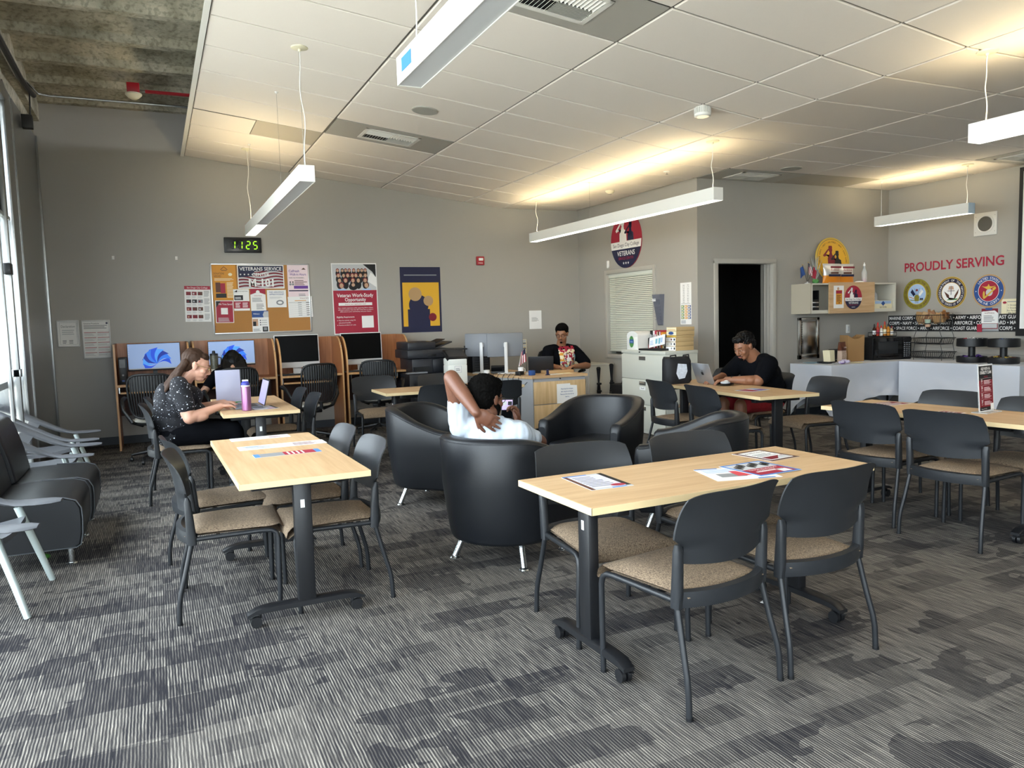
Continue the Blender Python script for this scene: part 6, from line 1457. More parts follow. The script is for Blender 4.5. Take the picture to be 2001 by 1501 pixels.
mb = MB(); mb.box((0, -.04, .115), (.34, .008, .235), mat('laptop_lid', '1d1d20', rough=.35), bev=.003, rx=.25); mb.build('lid', t)
desk_flag(4.50, 9.20, ZD, [(-.028, .36, 'us')], 'desk_flag', 'small American flag on a stick standing on the reception desk', s_=1.35)
t = empty('desk_phone', (4.28, 9.66, ZD), math.radians(160), label='black desk phone between the two silver monitors', cat='phone')
mb = MB(); mb.box((0, 0, .05), (.2, .17, .03), M_BLACKP, rx=.7, bev=.006); mb.box((0, .02, .02), (.2, .14, .03), M_BLACKP); mb.box((.03, -.01, .085), (.10, .06, .004), P['yellow'], rx=.7); mb.build('body', t); mb = MB(); mb.tube([(-.07, -.06, .09), (-.07, .0, .075), (-.07, .07, .03)], .02, M_BLACKP, n=8); mb.build('handset', t)
mb = MB(); mb.lathe([(.036, 0), (.04, .09), (.037, .09), (.033, .006)], (0, 0, 0), P['white']); mb.tube([(.038, 0, .02), (.062, 0, .03), (.062, 0, .065), (.038, 0, .075)], .005, P['white'], n=6); o = mb.build('mug'); o.location = (4.47, 9.33, ZD); tag(o, 'white mug next to the small American flag', 'mug')
mb = MB(); mb.lathe([(.04, 0), (.045, .06), (.04, .06)], (0, 0, 0), P['white']); o = mb.build('cup'); o.location = (4.08, 9.60, ZD); tag(o, 'short white cup behind the monitor pole at the left of the desk', 'cup')
for i, (x, y, rz, d, c, lab) in enumerate(((4.46, 8.98, .2, (.075, .06, .065), 'blue', 'small blue box with cables at the left front of the desk'), (4.62, 8.84, 0, (.03, .03, .075), 'navy', 'tiny dark blue upright gadget at the front edge of the desk'), (4.36, 9.14, .5, (.10, .08, .05), 'black', 'black adapter box beside the small blue box'))):
    mb = MB(); mb.box((0, 0, d[2] / 2), d, P[c], bev=.006)
    if i == 1: mb.box((0, 0, .006), (.05, .05, .012), P[c], bev=.003)
    o = mb.build('desk_gadget'); o.location = (x, y, ZD); o.rotation_euler.z = rz; tag(o, lab, 'gadget')
for i, (x, y, rz, lab) in enumerate(((4.76, 8.93, .1, 'loose paper sheet at the front of the desk, left one'), (4.94, 8.98, -.15, 'loose paper sheet at the front of the desk, right one'))):
    mb = MB(); mb.box((0, 0, .001), (.20, .15, .002), P['cream' if i else 'white']); o = mb.build('paper'); o.location = (x, y, ZD); o.rotation_euler.z = rz; tag(o, lab, 'paper', 'papers on the reception desk')
mb = MB(); mb.box((0, 0, .02), (.40, .20, .04), P['tan'], bev=.003); o = mb.build('wooden_box'); o.location = (4.92, 9.13, ZD); tag(o, 'flat tan wooden box in front of the man in glasses', 'box')
mb = MB(); rnd = random.Random(6)
for k in range(8):
    a = V((4.05 + .05 * k, 9.62 - .08 * k, ZD + .01)); c = V((4.0 + .045 * k - .06, 9.5 - .07 * k - .05, ZD - .02)); e = V((3.92 + .05 * k + rnd.uniform(-.05, .05), 9.42 - .08 * k, ZD - rnd.uniform(.12, .35)))
    f2 = e + V((rnd.uniform(.05, .1), -.04, rnd.uniform(.05, .2))); mb.tube([a, (a + c) / 2 + V((0, 0, .03)), c, (c + e) / 2 + V((-.02, -.02, 0)), e, f2], .004, M_BLACKP, n=5)
tag(mb.build('cable_tangle'), 'tangle of black cables hanging over the left edge of the desk', 'cables', kind='stuff')
t = empty('computer_tower', (4.17, 10.15, ZD), label='black computer tower standing behind the monitors on the desk', cat='computer tower')
mb = MB(); mb.box((0, 0, .19), (.27, .32, .38), M_BLACKP, bev=.008); mb.build('case', t); mb = MB(frame((-.135, -.161, 0), RX, UP))
for k in range(9): mb.rect(.03, .05 + .035 * k, .24, .06 + .035 * k, .001, mat('key_grey', '2e3034'))
mb.build('front_panel', t, smooth=0)
s = MB(on_back(5.10, .90)); s.b2((0, 0, 0), (.20, .22, .02), P['cream'])
for c in range(3):
    for r in range(5): s.rect(.015 + .062 * c, .02 + .04 * r, .065 + .062 * c, .05 + .04 * r, .0206, P['grey' if (c + r) % 2 else 'lgrey'])
fin(s, 'pigeonhole_rack', 'cream wall rack of small slots between the monitors and the man in glasses', 'wall rack')
t = empty('low_cabinet', (6.05, 10.30, 0), label='low white cabinet against the office wall behind the man in glasses', cat='cabinet')
mb = MB(); mb.box((0, 0, .36), (.40, .90, .70), M_CABI, bev=.006); mb.box((0, 0, .72), (.43, .93, .025), M_CABI, bev=.004); mb.build('body', t)
for q in (-1, 1): mb = MB(); mb.box((-.205, q * .225, .37), (.012, .43, .62), P['white'], bev=.003); mb.build('door', t)
for i, (x, y, h) in enumerate(((5.93, 9.72, .70), (6.14, 9.70, .74))):
    t = empty('folded_tripod', (x, y, 0), label=['folded black tripod against the low white cabinet, left of two', 'folded black tripod beside the black case, right of two'][i], cat='tripod', group='folded tripods by the low cabinet')
    mb = MB(); mb.cyl((0, 0, 0), (0, 0, h - .05), .014, M_BLACKP, n=10); mb.lathe([(.014, h - .22), (.03, h - .04), (.034, h - .02), (.02, h)], (0, 0, 0), M_BLACKP, n=14)
    for z in (.18, .34, .45): mb.box((0, -.01, z), (.06, .05, .03), M_BLACKP, bev=.006)
    mb.build('body', t)
    for k in range(3): a = 2 * PI * k / 3; mb = MB(); mb.tube([(.015 * math.cos(a), .015 * math.sin(a), h - .25), (.05 * math.cos(a), .05 * math.sin(a), 0)], .008, M_BLACKP, n=6); mb.build('leg', t)
t = empty('equipment_case', (6.13, 9.33, 0), label='black soft case on the floor by the filing cabinet', cat='case')
mb = MB(); mb.box((0, 0, .23), (.24, .42, .46), mat('black_nylon', '121317', rough=.7, bump=.3, bscale=300), bev=.03); mb.build('body', t); mb = MB(); mb.tube([(0, -.08, .46), (0, -.06, .50), (0, .06, .50), (0, .08, .46)], .01, M_BLACKP, n=8); mb.build('handle', t)

# ---------------------------------------------------------------- lateral filing cabinet and what stands on it
FX, FY0, FY1, FZ = 5.34, 7.28, 8.19, 1.02
M_FILE = mat('putty_white_metal', 'cbcbbf', rough=.4)
t = empty('filing_cabinet', (FX + .235, (FY0 + FY1) / 2, 0), label='pale lateral filing cabinet with three drawers', cat='filing cabinet')
mb = MB(); mb.box((.01, 0, .51), (.45, .91, 1.0), M_FILE, bev=.004); mb.box((0, 0, 1.0), (.47, .92, .04), M_FILE, bev=.004); mb.build('body', t)
for k in range(3):
    z = .19 + .305 * k; mb = MB(); mb.box((-.228, 0, z + .02), (.02, .90, .298), M_FILE, bev=.004); d = mb.build('drawer', t)
    mb = MB(); mb.box((-.240, .0, z + .125), (.008, .13, .045), mat('dark_handle', '55534e', rough=.4), bev=.002); mb.box((-.243, 0, z + .135), (.006, .10, .012), M_CHROME); mb.build('handle', d)
    if k == 1: mb = MB(frame((-.2385, .06, z + .045), RYM, UP)); mb.rect(0, 0, .12, .04, .001, P['white']); mb.text('Staff', .06, .012, .0015, .018, P['black'], w=.07); mb.build('label_card', d, smooth=0)
mb = MB(); mb.cyl((-.236, .05, 1.0), (-.25, .05, 1.0), .007, P['black'], n=8); mb.build('lock', t)
t = empty('white_dispenser', (5.50, 8.02, FZ), label='white rounded appliance with a green and blue oval on the filing cabinet', cat='appliance')
mb = MB(Matrix.Rotation(PI / 2, 4, 'Z')); mb.b2((-.115, -.12, 0), (.115, .12, .16), M_WHITE, bev=.02); mb.M = Matrix(); n = 16
mb.prism([(-.12, .0)] + [(-.12, 0)] * 0 + [(.12, 0), (.12, .17)] + [(.12 * math.cos(u), .17 + .06 * math.sin(u)) for u in [PI * k / n for k in range(1, n)]] + [(-.12, .17)], -.11, .11, M_WHITE, Matrix(((0, 0, 1, 0), (1, 0, 0, 0), (0, 1, 0, 0), (0, 0, 0, 1)))); mb.build('body', t)
mb = MB(frame((-.121, 0, .10), RYM, UP)); mb.disc(0, 0, .05, .0012, P['green'], 30, ry=.072); mb.rect(-.045, -.018, .045, .028, .002, P['blue']); mb.text('tea', 0, -.008, .0026, .025, P['sky'], w=.06); mb.build('oval_label', t, smooth=0)
t = empty('drink_can', (5.44, 7.70, FZ), label='black and red energy drink can on the filing cabinet', cat='can')
mb = MB(); mb.lathe([(.028, 0), (.033, .008), (.033, .14), (.027, .15)], (0, 0, 0), P['black']); mb.build('body', t); mb = MB(); mb.lathe([(.0335, .02), (.0335, .07)], (0, 0, 0), P['dred'], cap=False); mb.build('label', t)
books = [('black', .03, .235), ('black', .026, .225), ('white', .014, .23), ('pink', .02, .23), ('red', .04, .235), ('cream', .012, .22), ('brown', .035, .225), ('pink', .018, .22), ('red', .012, .235), ('orange', .024, .215), ('cream', .03, .19), ('black', .034, .19), ('black', .026, .185), ('lgrey', .014, .18)]
y = 7.87
bl_ = ['black book, leftmost of the upright row on the filing cabinet', 'black book second from the left in the upright row', 'thin white book in the upright row on the filing cabinet', 'pale pink book left of the thick red one', 'thick red book in the upright row on the filing cabinet', 'thin cream book right of the thick red one', 'brown book in the middle of the upright row', 'pink book right of the brown one', 'thin red book left of the orange one', 'orange book in the upright row on the filing cabinet', 'cream book right of the orange one', 'short black book left of its black neighbour', 'short black book right of its black neighbour', 'thin grey book beside the boxes, last of the upright row']
for i, (c, w, h) in enumerate(books):
    mb = MB(); mb.box((0, 0, h / 2), (.16, w - .002, h), P[c], bev=.002); mb.M = frame((-.0805, w / 2, 0), RYM, UP); mb.rect(w * .2, h * .25, w * .8, h * .8, .0006, P['lgrey' if c in ('black', 'red', 'brown') else 'grey'])
    o = mb.build('book'); o.location = (5.63, y - w / 2, FZ); y -= w + .002; tag(o, bl_[i], 'book', 'books standing on the filing cabinet')
mb = MB(); mb.box((0, 0, .012), (.22, .40, .024), M_BLACKP, bev=.008); o = mb.build('black_folder'); o.location = (5.45, 7.62, FZ); o.rotation_euler.z = .1; o.location.x = 5.46
tag(o, 'flat black folder lying under the tilted flyer on the filing cabinet', 'folder')
MATS['x'] = None; MATS.pop('x')
s = MB(Matrix.Translation((5.385, 7.66, FZ + .03)) @ frame((0, 0, 0), (0, -.97, .16), (.2, .16, .96))); s.b2((0, 0, 0), (.32, .12, .002), P['white']); s.rect(.13, .03, .17, .09, .0026, P['teal']); s.rect(.19, .02, .23, .09, .0026, P['teal']); s.rect(.24, .03, .27, .09, .0026, P['sky']); s.lines(.02, .03, .1, .09, 3, .0026, P['sky'])
fin(s, 'flyer', 'white flyer with teal letters tilted against the books on the filing cabinet', 'flyer')
z = FZ
for i, (c, h, d, lab) in enumerate((('white', .052, 0, 'bottom white box in the stack at the right end of the filing cabinet'), ('white', .052, .0, 'second white box from the bottom of the same stack'), ('white', .052, 0, 'third white box from the bottom of the same stack'), ('gold', .022, .01, 'thin yellow box in the middle of the stack'), ('sky', .05, .01, 'blue fronted box in the upper part of the stack'), ('cream', .045, .012, 'topmost box of the stack with an orange band'))):
    mb = MB(); mb.box((0, 0, h / 2), (.26, .19, h - .002), mat('kraft_box', 'c6a877', rough=.8), bev=.001); mb.M = frame((-.1305, .095, 0), RYM, UP); mb.rect(.002, .002, .188, h - .004, .0006, P[c if c != 'sky' else 'cream'])
    if c == 'sky': mb.disc(.09, h / 2, .05, .0010, P['blue'], 24, ry=.018)
    if c == 'white': mb.disc(.11, h / 2, .012, .0010, P['dred' if i == 2 else 'grey'], 16); mb.disc(.165, h / 2, .014, .0010, P['black'], 12); mb.lines(.02, .015, .07, .035, 2, .0010, P['lgrey'])
    if c == 'cream': mb.rect(.02, .01, .17, .016, .0010, P['orange'])
    o = mb.build('stacked_box'); o.location = (5.63 + d, 7.385, z); z += h + .0005; tag(o, lab, 'box', 'stacked boxes on the filing cabinet')

# ---------------------------------------------------------------- things on the tables
t = empty('tote_bag', (4.86, 6.43, .735), math.radians(-6), label='black tote bag with a white patterned pocket patch', cat='tote bag')
mb = MB(); rows = []
for z, w, d in ((0, .13, .07), (.03, .15, .085), (.15, .155, .08), (.24, .15, .07), (.27, .14, .05)): rows.append([(w * math.copysign(abs(math.cos(a)) ** .5, math.cos(a)), d * math.copysign(abs(math.sin(a)) ** .7, math.sin(a)) + .006 * math.sin(7 * a + z * 30), z + .01 * math.sin(3 * a) * (z > .2)) for a in [2 * PI * k / 28 for k in range(28)]])
mb.grid(rows, MATS['black_nylon'], closed=True); mb.add(rows[0], [tuple(range(28))], MATS['black_nylon']); mb.add(rows[-1], [tuple(range(28))], MATS['black_nylon']); mb.build('bag', t, smooth=60)
mb = MB(frame((-.06, -.093, .05), RX, UP)); mb.poly([(.0, .06), (.03, .0), (.10, .01), (.13, .08), (.12, .15), (.02, .16)], 0, mat('white_marble_print', 'cfd6e2', rough=.4, noise_amt=.35, nscale=60)); mb.build('patch', t, smooth=0)
for q in (-.07, .08): mb = MB(); mb.tube([(q - .035, -.04, .25), (q - .03, -.05, .29), (q + .03, -.05, .295), (q + .04, -.04, .25)], .008, MATS['black_nylon'], n=8); mb.build('handle', t)
t = empty('laptop', (5.02, 6.17, .735), math.radians(84.5), label='silver laptop with a dark fruit mark, open on the long table', cat='laptop')
M_MAC = mat('brushed_silver', 'b4b6ba', rough=.3, metal=.7)
mb = MB(); mb.box((0, -.12, .006), (.31, .22, .010), M_MAC, bev=.003); mb.box((0, -.11, .0115), (.27, .10, .002), M_BLACKP); mb.build('base', t)
mb = MB(); Ml = Matrix.Translation((0, -.005, .01)) @ Matrix.Rotation(-.36, 4, 'X'); mb.box((0, 0, .108), (.31, .006, .216), M_MAC, M=Ml, bev=.002); lid = mb.build('lid', t)
mb = MB(Ml @ frame((0, .0032, .108), (-1, 0, 0), UP)); mb.disc(-.009, 0, .014, .0004, P['black'], 16, ry=.018); mb.disc(.009, 0, .014, .0004, P['black'], 16, ry=.018); mb.disc(.026, .004, .008, .0008, M_MAC, 12); mb.poly([(.0, .02), (.012, .022), (.014, .036), (.002, .03)], .0004, P['black']); mb.build('fruit_mark', lid, smooth=0)
mb = MB(Ml @ frame((0, -.0034, .008), RX, UP)); mb.rect(-.15, .0, .15, .2, 0, mat('laptop_display', 'dfe6f2', emit='dfe6f2', es=.6)); mb.build('display', lid, smooth=0)
t = empty('paper_plate_lunch', (5.06, 5.92, .735), label='round black dish with crumpled white foil by the silver laptop', cat='dish')
mb = MB(); mb.lathe([(.05, 0), (.085, .018), (.087, .02), (.08, .012)], (0, 0, 0), M_BLACKP); mb.build('dish', t); mb = MB(); mb.ball((0, 0, .028), (.05, .045, .016), P['lgrey']); mb.ball((.02, .01, .035), (.03, .02, .016), P['white'], seg=7, rings=5); mb.build('foil', t, smooth=0)
def flyer(x, y, z, w, h, rz, label, kind):
    s = MB(Matrix.Translation((x, y, z)) @ Matrix.Rotation(rz, 4, 'Z')); a, b = w / 2, h / 2; s.b2((-a, -b, 0), (a, b, .001), P['white']); zz = .0014
    rnd = random.Random(int(x * 100))
    if kind == 'strip': s.rect(-a + .02, -b + .01, a - .02, b - .01, zz, P['white']); s.lines(-a + .05, -b + .02, 0, b - .02, 4, zz + .0003, P['grey']); s.lines(.05, -b + .02, a - .05, b - .02, 4, zz + .0003, P['dred'])
    if kind == 'redstrip': s.rect(-a + .03, -b, a - .03, b, zz, P['grey']); s.rect(-.02, -b, a - .03, b, zz + .0002, P['red']); [s.rect(-.0 + .026 * k, -b + .01, .01 + .026 * k, b - .01, zz + .0004, P['white']) for k in range(4)]; s.rect(-a, -b, -a + .03, b, zz + .0003, P['tape']); s.rect(a - .03, -b, a, b, zz + .0003, P['tape'])
    if kind == 'whitestrip': s.lines(-a + .04, -b + .02, -.02, b - .03, 5, zz, P['grey']); s.lines(.06, -b + .02, a - .04, b - .02, 5, zz, P['dred']); s.rect(-a + .03, b - .05, -a + .12, b - .02, zz, P['sky'])
    if kind == 'club': s.rect(-a, -b, a, b, zz, P['lgrey']); s.rect(-a, -b, -a + .02, b, zz + .0003, P['brown']); s.rect(a - .025, -b + .02, a, b, zz + .0003, P['black']); s.rect(-a, b - .015, .02, b, zz + .0004, P['tape']); s.rect(.0, -b, a - .03, -b + .015, zz + .0004, P['tape']); s.rect(-a + .02, -b + .02, a - .025, b - .02, zz + .0002, mat('print_lilac', 'd9d6e8', rough=.5)); s.lines(-a + .03, -b + .05, a - .05, b - .03, 8, zz + .0005, P['grey']); s.disc(.05, -b + .045, .035, zz + .0007, P['red'], 20, ry=.022)
    if kind == 'news': s.rect(-a, -b, a, b, zz, P['white']); s.rect(-.10, -b + .06, .02, -b + .13, zz + .0003, P['grey']); s.rect(-.02, -b + .07, .13, -b + .17, zz + .0005, mat('print_coral', 'd6404c', rough=.5)); s.lines(-a + .02, .03, a - .03, b - .02, 4, zz + .0003, P['sky']); s.rect(-a, b - .015, -.04, b, zz + .0005, P['tape']); s.rect(.04, -b, .12, -b + .015, zz + .0005, P['tape'])
    if kind == 'work': s.rect(-a, -b, a, b, zz, P['tape']); s.rect(-a + .015, -b + .015, a - .015, .0, zz + .0003, P['red']); s.rect(-a + .015, .0, a - .015, b - .015, zz + .0003, P['lgrey']); [s.disc(-a + .04 + .026 * k, .045 + .02 * (k % 3), .014, zz + .0006 + .0001 * k, P['black'], 10, ry=.03) for k in range(8)]; s.text('Veteran Work-Study', 0, -.025, zz + .0006, .016, P['white'], w=.17); s.text('Opportunity', 0, -.045, zz + .0006, .016, P['white'], w=.10); s.rect(-.08, -.068, .08, -.055, zz + .0006, P['white']); s.rect(.035, -b + .02, .09, -b + .07, zz + .0006, P['white'])
    if kind == 'well': s.rect(-a, -b, a, b, zz, P['brown']); s.rect(-a + .02, -b + .02, a - .02, b - .02, zz + .0003, P['white']); s.text('wellness', 0, b - .06, zz + .0006, .022, P['brown'], w=.14); s.lines(-a + .04, -.02, a - .04, b - .08, 4, zz + .0006, P['grey']); s.rect(-a + .03, -b + .03, a - .03, -b + .09, zz + .0006, P['dred']); s.poly([(-.02, -b + .03), (.08, -b + .03), (.05, -b + .09)], zz + .0009, P['lgrey'])
    if kind == 'tiny': s.rect(-a + .01, -b + .01, a - .01, b - .01, zz, P['dred']); s.lines(-a + .03, -b + .03, a - .02, b - .02, 4, zz + .0003, P['white'])
    if kind == 'colour': s.rect(-a, -b, a, b, zz, P['sky']); s.rect(-a + .015, -b + .02, .0, b - .02, zz + .0003, P['red']); s.rect(.02, -b + .02, a - .02, 0, zz + .0003, P['purple']); s.disc(.03, .04, .03, zz + .0005, P['pink'], 14)
    fin(s, 'table_flyer', label, 'flyer', 'flyers on the tables')
TZ = .7355
flyer(.575, 5.08, TZ, .36, .13, .02, 'narrow paper strip with blue tape, farthest on the front left table', 'strip')
flyer(.655, 4.69, TZ, .50, .15, .02, 'long white paper strip, middle one on the front left table', 'whitestrip')
flyer(.635, 4.37, TZ, .36, .11, .03, 'red and grey paper strip with blue tape, nearest on the front left table', 'redstrip')
flyer(1.70, 2.82, TZ, .20, .29, -.05, 'lilac printed flyer with a red oval at the left of the front right table', 'club')
flyer(2.31, 2.63, TZ, .30, .25, -.25, 'crumpled white flyer with a coral block in the middle of the front right table', 'news')
flyer(2.465, 2.655, TZ + .002, .25, .26, .05, 'red work-study flyer bordered with blue tape on the front right table', 'work')
flyer(2.72, 2.89, TZ, .20, .25, .12, 'wellness flyer with a dark border at the far right of the front right table', 'well')
flyer(4.93, 3.98, TZ, .30, .18, -.05, 'white and red flyer at the far end of the right table', 'tiny')
flyer(4.78, 3.40, TZ, .20, .16, .1, 'dark red flyer near the middle of the right table', 'tiny')
flyer(4.93, 5.40, TZ, .26, .20, .2, 'colourful flyer near the end of the laptop table', 'colour')
flyer(.82, 6.95, TZ, .22, .3, .1, 'printed flyer under the purple bottle', 'club')
flyer(2.98, 7.62, TZ, .2, .2, .1, 'white flyer on the middle table beside the head of the man in white', 'strip')
t = empty('claim_flyer_stand', (5.02, 3.28, .735), math.radians(8), label='standing HELP WITH VA DISABILITY CLAIM flyer in a clear stand', cat='flyer stand')
mb = MB(frame((-.095, .0, .008), (1, 0, 0), (0, .06, 1))); mb.b2((-.004, -.006, -.004), (.194, .315, -.001), M_CLR); mb.b2((0, 0, 0), (.19, .31, .001), P['white']); z = .0016
mb.rect(.006, .21, .184, .304, z, P['black']); mb.rect(.006, .03, .184, .21, z, P['dred']); mb.rect(.006, .006, .184, .03, z, P['black']); mb.text('HELP WITH VA', .095, .275, z + .0004, .02, P['white'], w=.12, bold=.02); mb.text('DISABILITY CLAIM', .095, .25, z + .0004, .02, P['white'], w=.145, bold=.02); mb.text('SPRING 2025', .095, .225, z + .0004, .012, P['red'], w=.05)
for k, (d, m) in enumerate((('27', 'MAY'), ('22', 'APR'), ('25', 'MAR'), ('25', 'FEBRUARY'))):
    y = .052 + .047 * k; mb.text(d, .04, y + .005, z + .0004, .018, P['white'], bold=.02, w=.02); mb.text(m, .04, y - .009, z + .0004, .006, P['white'], w=.022); mb.lines(.068, y - .01, .165, y + .018, 4, z + .0004, P['pink']); mb.rect(.02, y + .028, .17, y + .0288, z + .0004, P['pink'])
mb.rect(.145, .008, .184, .05, z + .0008, P['white']); mb.text('Room M-101', .06, .014, z + .0008, .007, P['white'], w=.07); mb.build('flyer', t, smooth=0)
mb = MB(); mb.box((0, .0, .003), (.20, .10, .005), M_CLR); mb.build('stand_foot', t)

t = empty('water_bottle', (.675, 6.80, .7365), label='purple metal water bottle with a blue and white cap on the woman\'s table', cat='water bottle')
mb = MB(); mb.lathe([(.036, 0), (.039, .004), (.039, .19), (.035, .205)], (0, 0, 0), mat('purple_metal', '9a6790', rough=.3, metal=.6), n=28); mb.build('body', t)
mb = MB(); mb.lathe([(.036, .205), (.036, .215), (.034, .216)], (0, 0, 0), P['white'], n=24); mb.lathe([(.035, .216), (.034, .235), (.022, .248), (.018, .25)], (0, 0, 0), mat('cap_blue', '3b3f9c', rough=.4), n=24); mb.box((.0, 0, .255), (.05, .02, .014), P['white'], bev=.005); mb.build('cap', t)
t = empty('laptop', (.83, 7.10, .735), math.radians(-88), label='dark laptop the woman types on, its lid seen edge on', cat='laptop')
mb = MB(); mb.box((0, -.125, .009), (.34, .23, .016), mat('laptop_grey', '5a5c62', rough=.4), bev=.003); mb.box((0, -.10, .0178), (.29, .11, .002), M_BLACKP); mb.build('base', t)
mb = MB(); Ml = Matrix.Translation((0, -.0, .012)) @ Matrix.Rotation(-.24, 4, 'X'); mb.box((0, 0, .12), (.34, .007, .23), M_BLACKP, M=Ml, bev=.002); lid = mb.build('lid', t)
mb = MB(Ml @ frame((0, -.0040, .012), RX, UP)); mb.rect(-.16, .0, .16, .21, 0, mat('lilac_display', '9a94b8', emit='b9b0dc', es=.4)); mb.build('display', lid, smooth=0)
t = empty('privacy_board', (.59, 7.46, .735), math.radians(-3), label='white upright board standing on the table behind the laptop', cat='board')
mb = MB(); mb.box((0, 0, .16), (.215, .008, .315), mat('pale_lavender_board', 'b9bad2', rough=.3), rx=-.05, bev=.002); mb.build('panel', t); mb = MB(); mb.box((0, .06, .01), (.215, .12, .012), P['lgrey']); mb.build('foot', t)
mb = MB(); rnd = random.Random(21)
for k in range(7): mb.tube([(.60 + rnd.uniform(-.05, .02), 7.22 + rnd.uniform(-.03, .03), .75), (.64 + rnd.uniform(-.04, .05), 7.24, .775), (.70 + rnd.uniform(-.04, .04), 7.24 + rnd.uniform(-.04, .04), .772)], .003, P['green'], n=5)
tag(mb.build('green_straps'), 'small tangle of green straps by the woman\'s hands', 'straps', kind='stuff')
mb = MB(); mb.box((0, 0, .02), (.09, .06, .035), P['tan'], rz=.4, bev=.008); o = mb.build('snack_wrapper'); o.location = (.56, 7.36, .735); tag(o, 'tan folded wrapper beyond the woman\'s hands', 'wrapper')
mb = MB(); mb.box((0, 0, .001), (.03, .022, .002), P['white'], rz=.4); o = mb.build('paper_scrap'); o.location = (2.68, 2.86, 0.001); tag(o, 'tiny white paper scrap on the carpet under the front right table', 'scrap')
# ---------------------------------------------------------------- people
from mathutils.bvhtree import BVHTree
def limb(mb, pts, rs, n=16):
    pts = [V(p) for p in pts]
    # resample so the taper is smooth
    for a, b, ra, rb in zip(pts[:-1], pts[1:], rs[:-1], rs[1:]):
        mb.tube([a, a.lerp(b, .33), a.lerp(b, .66), b], [ra, lerp(ra, rb, .30), lerp(ra, rb, .68), rb], None, n=n)
    for p, r in zip(pts, rs): mb.ball(p, r * .995, None, seg=n, rings=10)
def ell(mb, c, r, R=None):
    mb.ball((0, 0, 0), r, None, M=Matrix.Translation(c) @ (R.to_4x4() if R else Matrix()), seg=20, rings=14)
def basis(f, u=(0, 0, 1)):   # columns: right, forward, up
    f = V(f).normalized(); r = f.cross(V(u)).normalized(); u = r.cross(f)
    return Matrix(((r.x, f.x, u.x), (r.y, f.y, u.y), (r.z, f.z, u.z)))
def torso(mb, hip, chest, right, w=1.0, belly=1.0, grow=0, shoulders=True):
    hip, chest, right = V(hip), V(chest), V(right).normalized(); ax = (chest - hip).normalized(); fwd = ax.cross(right).normalized() * -1
    fwd = right.cross(ax).normalized() * -1 if False else fwd
    R = Matrix(((right.x, fwd.x, ax.x), (right.y, fwd.y, ax.y), (right.z, fwd.z, ax.z)))
    L = (chest - hip).length
    g = grow
    for t, (rx, ry, rz), o in ((0, (.165 * w, .13 * belly, .13), 0), (.28, (.160 * w, .135 * belly, .14), .015 * belly), (.55, (.160 * w, .13 * lerp(1, belly, .8), .15), .018 * belly), (.85, (.17 * w, .115 * lerp(1, belly, .4), .14), .0), (1.05, (.155 * w, .085, .09), -.012)):
        ell(mb, hip + ax * L * t + fwd * o, (rx + g, ry + g, rz + g * .6), R)
def head(mb, c, f, u=(0, 0, 1), s=1.0):
    R = basis(f, u) ; M = Matrix.Translation(c) @ R.to_4x4() @ Matrix.Scale(s, 4)
    def e(p, r): mb.ball((0, 0, 0), r, None, M=M @ Matrix.Translation(p), seg=20, rings=14)
    e((0, -.018, .028), (.074, .094, .088)); e((0, .028, .02), (.064, .062, .070)); e((0, .030, -.035), (.058, .058, .070)); e((0, .048, -.085), (.036, .038, .030)); e((0, .0, -.055), (.054, .060, .052))
    e((0, .068, -.098), (.020, .016, .015)); e((0, .082, .022), (.045, .014, .012))                      # chin, brow
    mb.tube([M @ V((0, .088, .012)), M @ V((0, .102, -.018)), M @ V((0, .112, -.034))], [.008 * s, .0105 * s, .0135 * s], None, n=12); e((0, .108, -.036), (.012, .011, .010)); e((.012, .098, -.040), (.008, .010, .007)); e((-.012, .098, -.040), (.008, .010, .007))
    e((0, .087, -.062), (.024, .012, .006)); e((0, .084, -.071), (.021, .012, .007))                       # lips
    for q in (-1, 1):
        e((q * .042, .060, -.028), (.024, .024, .022)); e((q * .076, -.006, -.012), (.007, .020, .030)); e((q * .080, -.012, .005), (.007, .014, .014)); e((q * .031, .077, .002), (.017, .012, .010))
    return M
def neck(mb, c, f, base, r=.058, u=(0, 0, 1)):
    R = basis(f, u); limb(mb, [V(c) + R @ V((0, -.02, -.055)), V(base)], [r * .95, r * 1.05])
def face(M, par, skin_lip, brow, glasses=None, beard=None, lids=.5, skin=None):
    for q in (-1, 1):
        mb = MB(M); mb.ball((q * .031, .0815, .001), (.0125, .0085, .0085), mat('eye_white', 'e6e0da', rough=.2), seg=14, rings=10); mb.ball((q * .031, .0868, -.002), (.0052, .0045, .0052), mat('dark_iris', '1a0f0a', rough=.15), seg=10, rings=8); mb.ball((q * .031, .0815, .0035), (.0138, .0098, .0080), skin, seg=14, rings=8); mb.build('eye', par)
        mb = MB(M); mb.tube([(q * .014, .0925, .022), (q * .031, .0915, .0275), (q * .048, .078, .024)], [.0028, .0036, .0018], brow, n=6); mb.build('eyebrow', par)
    mb = MB(M); mb.ball((0, .0945, -.0625), (.020, .0065, .0045), skin_lip, seg=14, rings=8); mb.ball((0, .0925, -.0705), (.017, .0065, .0050), skin_lip, seg=14, rings=8); mb.build('lips', par)
    if glasses:
        mb = MB(M)
        for q in (-1, 1):
            mb.tube([(q * .032 + .023 * math.cos(a), .1015 - .004 * abs(math.cos(a) * 1), .0 + .019 * math.sin(a)) for a in [2 * PI * k / 20 for k in range(20)]], .0021, glasses, n=6, closed=True)
            mb.tube([(q * .055, .099, .006), (q * .076, .05, .006), (q * .080, -.004, .006), (q * .080, -.02, -.008)], .0020, glasses, n=6)
        mb.tube([(-.010, .103, .004), (0, .106, .006), (.010, .103, .004)], .0018, glasses, n=6); mb.build('glasses', par)
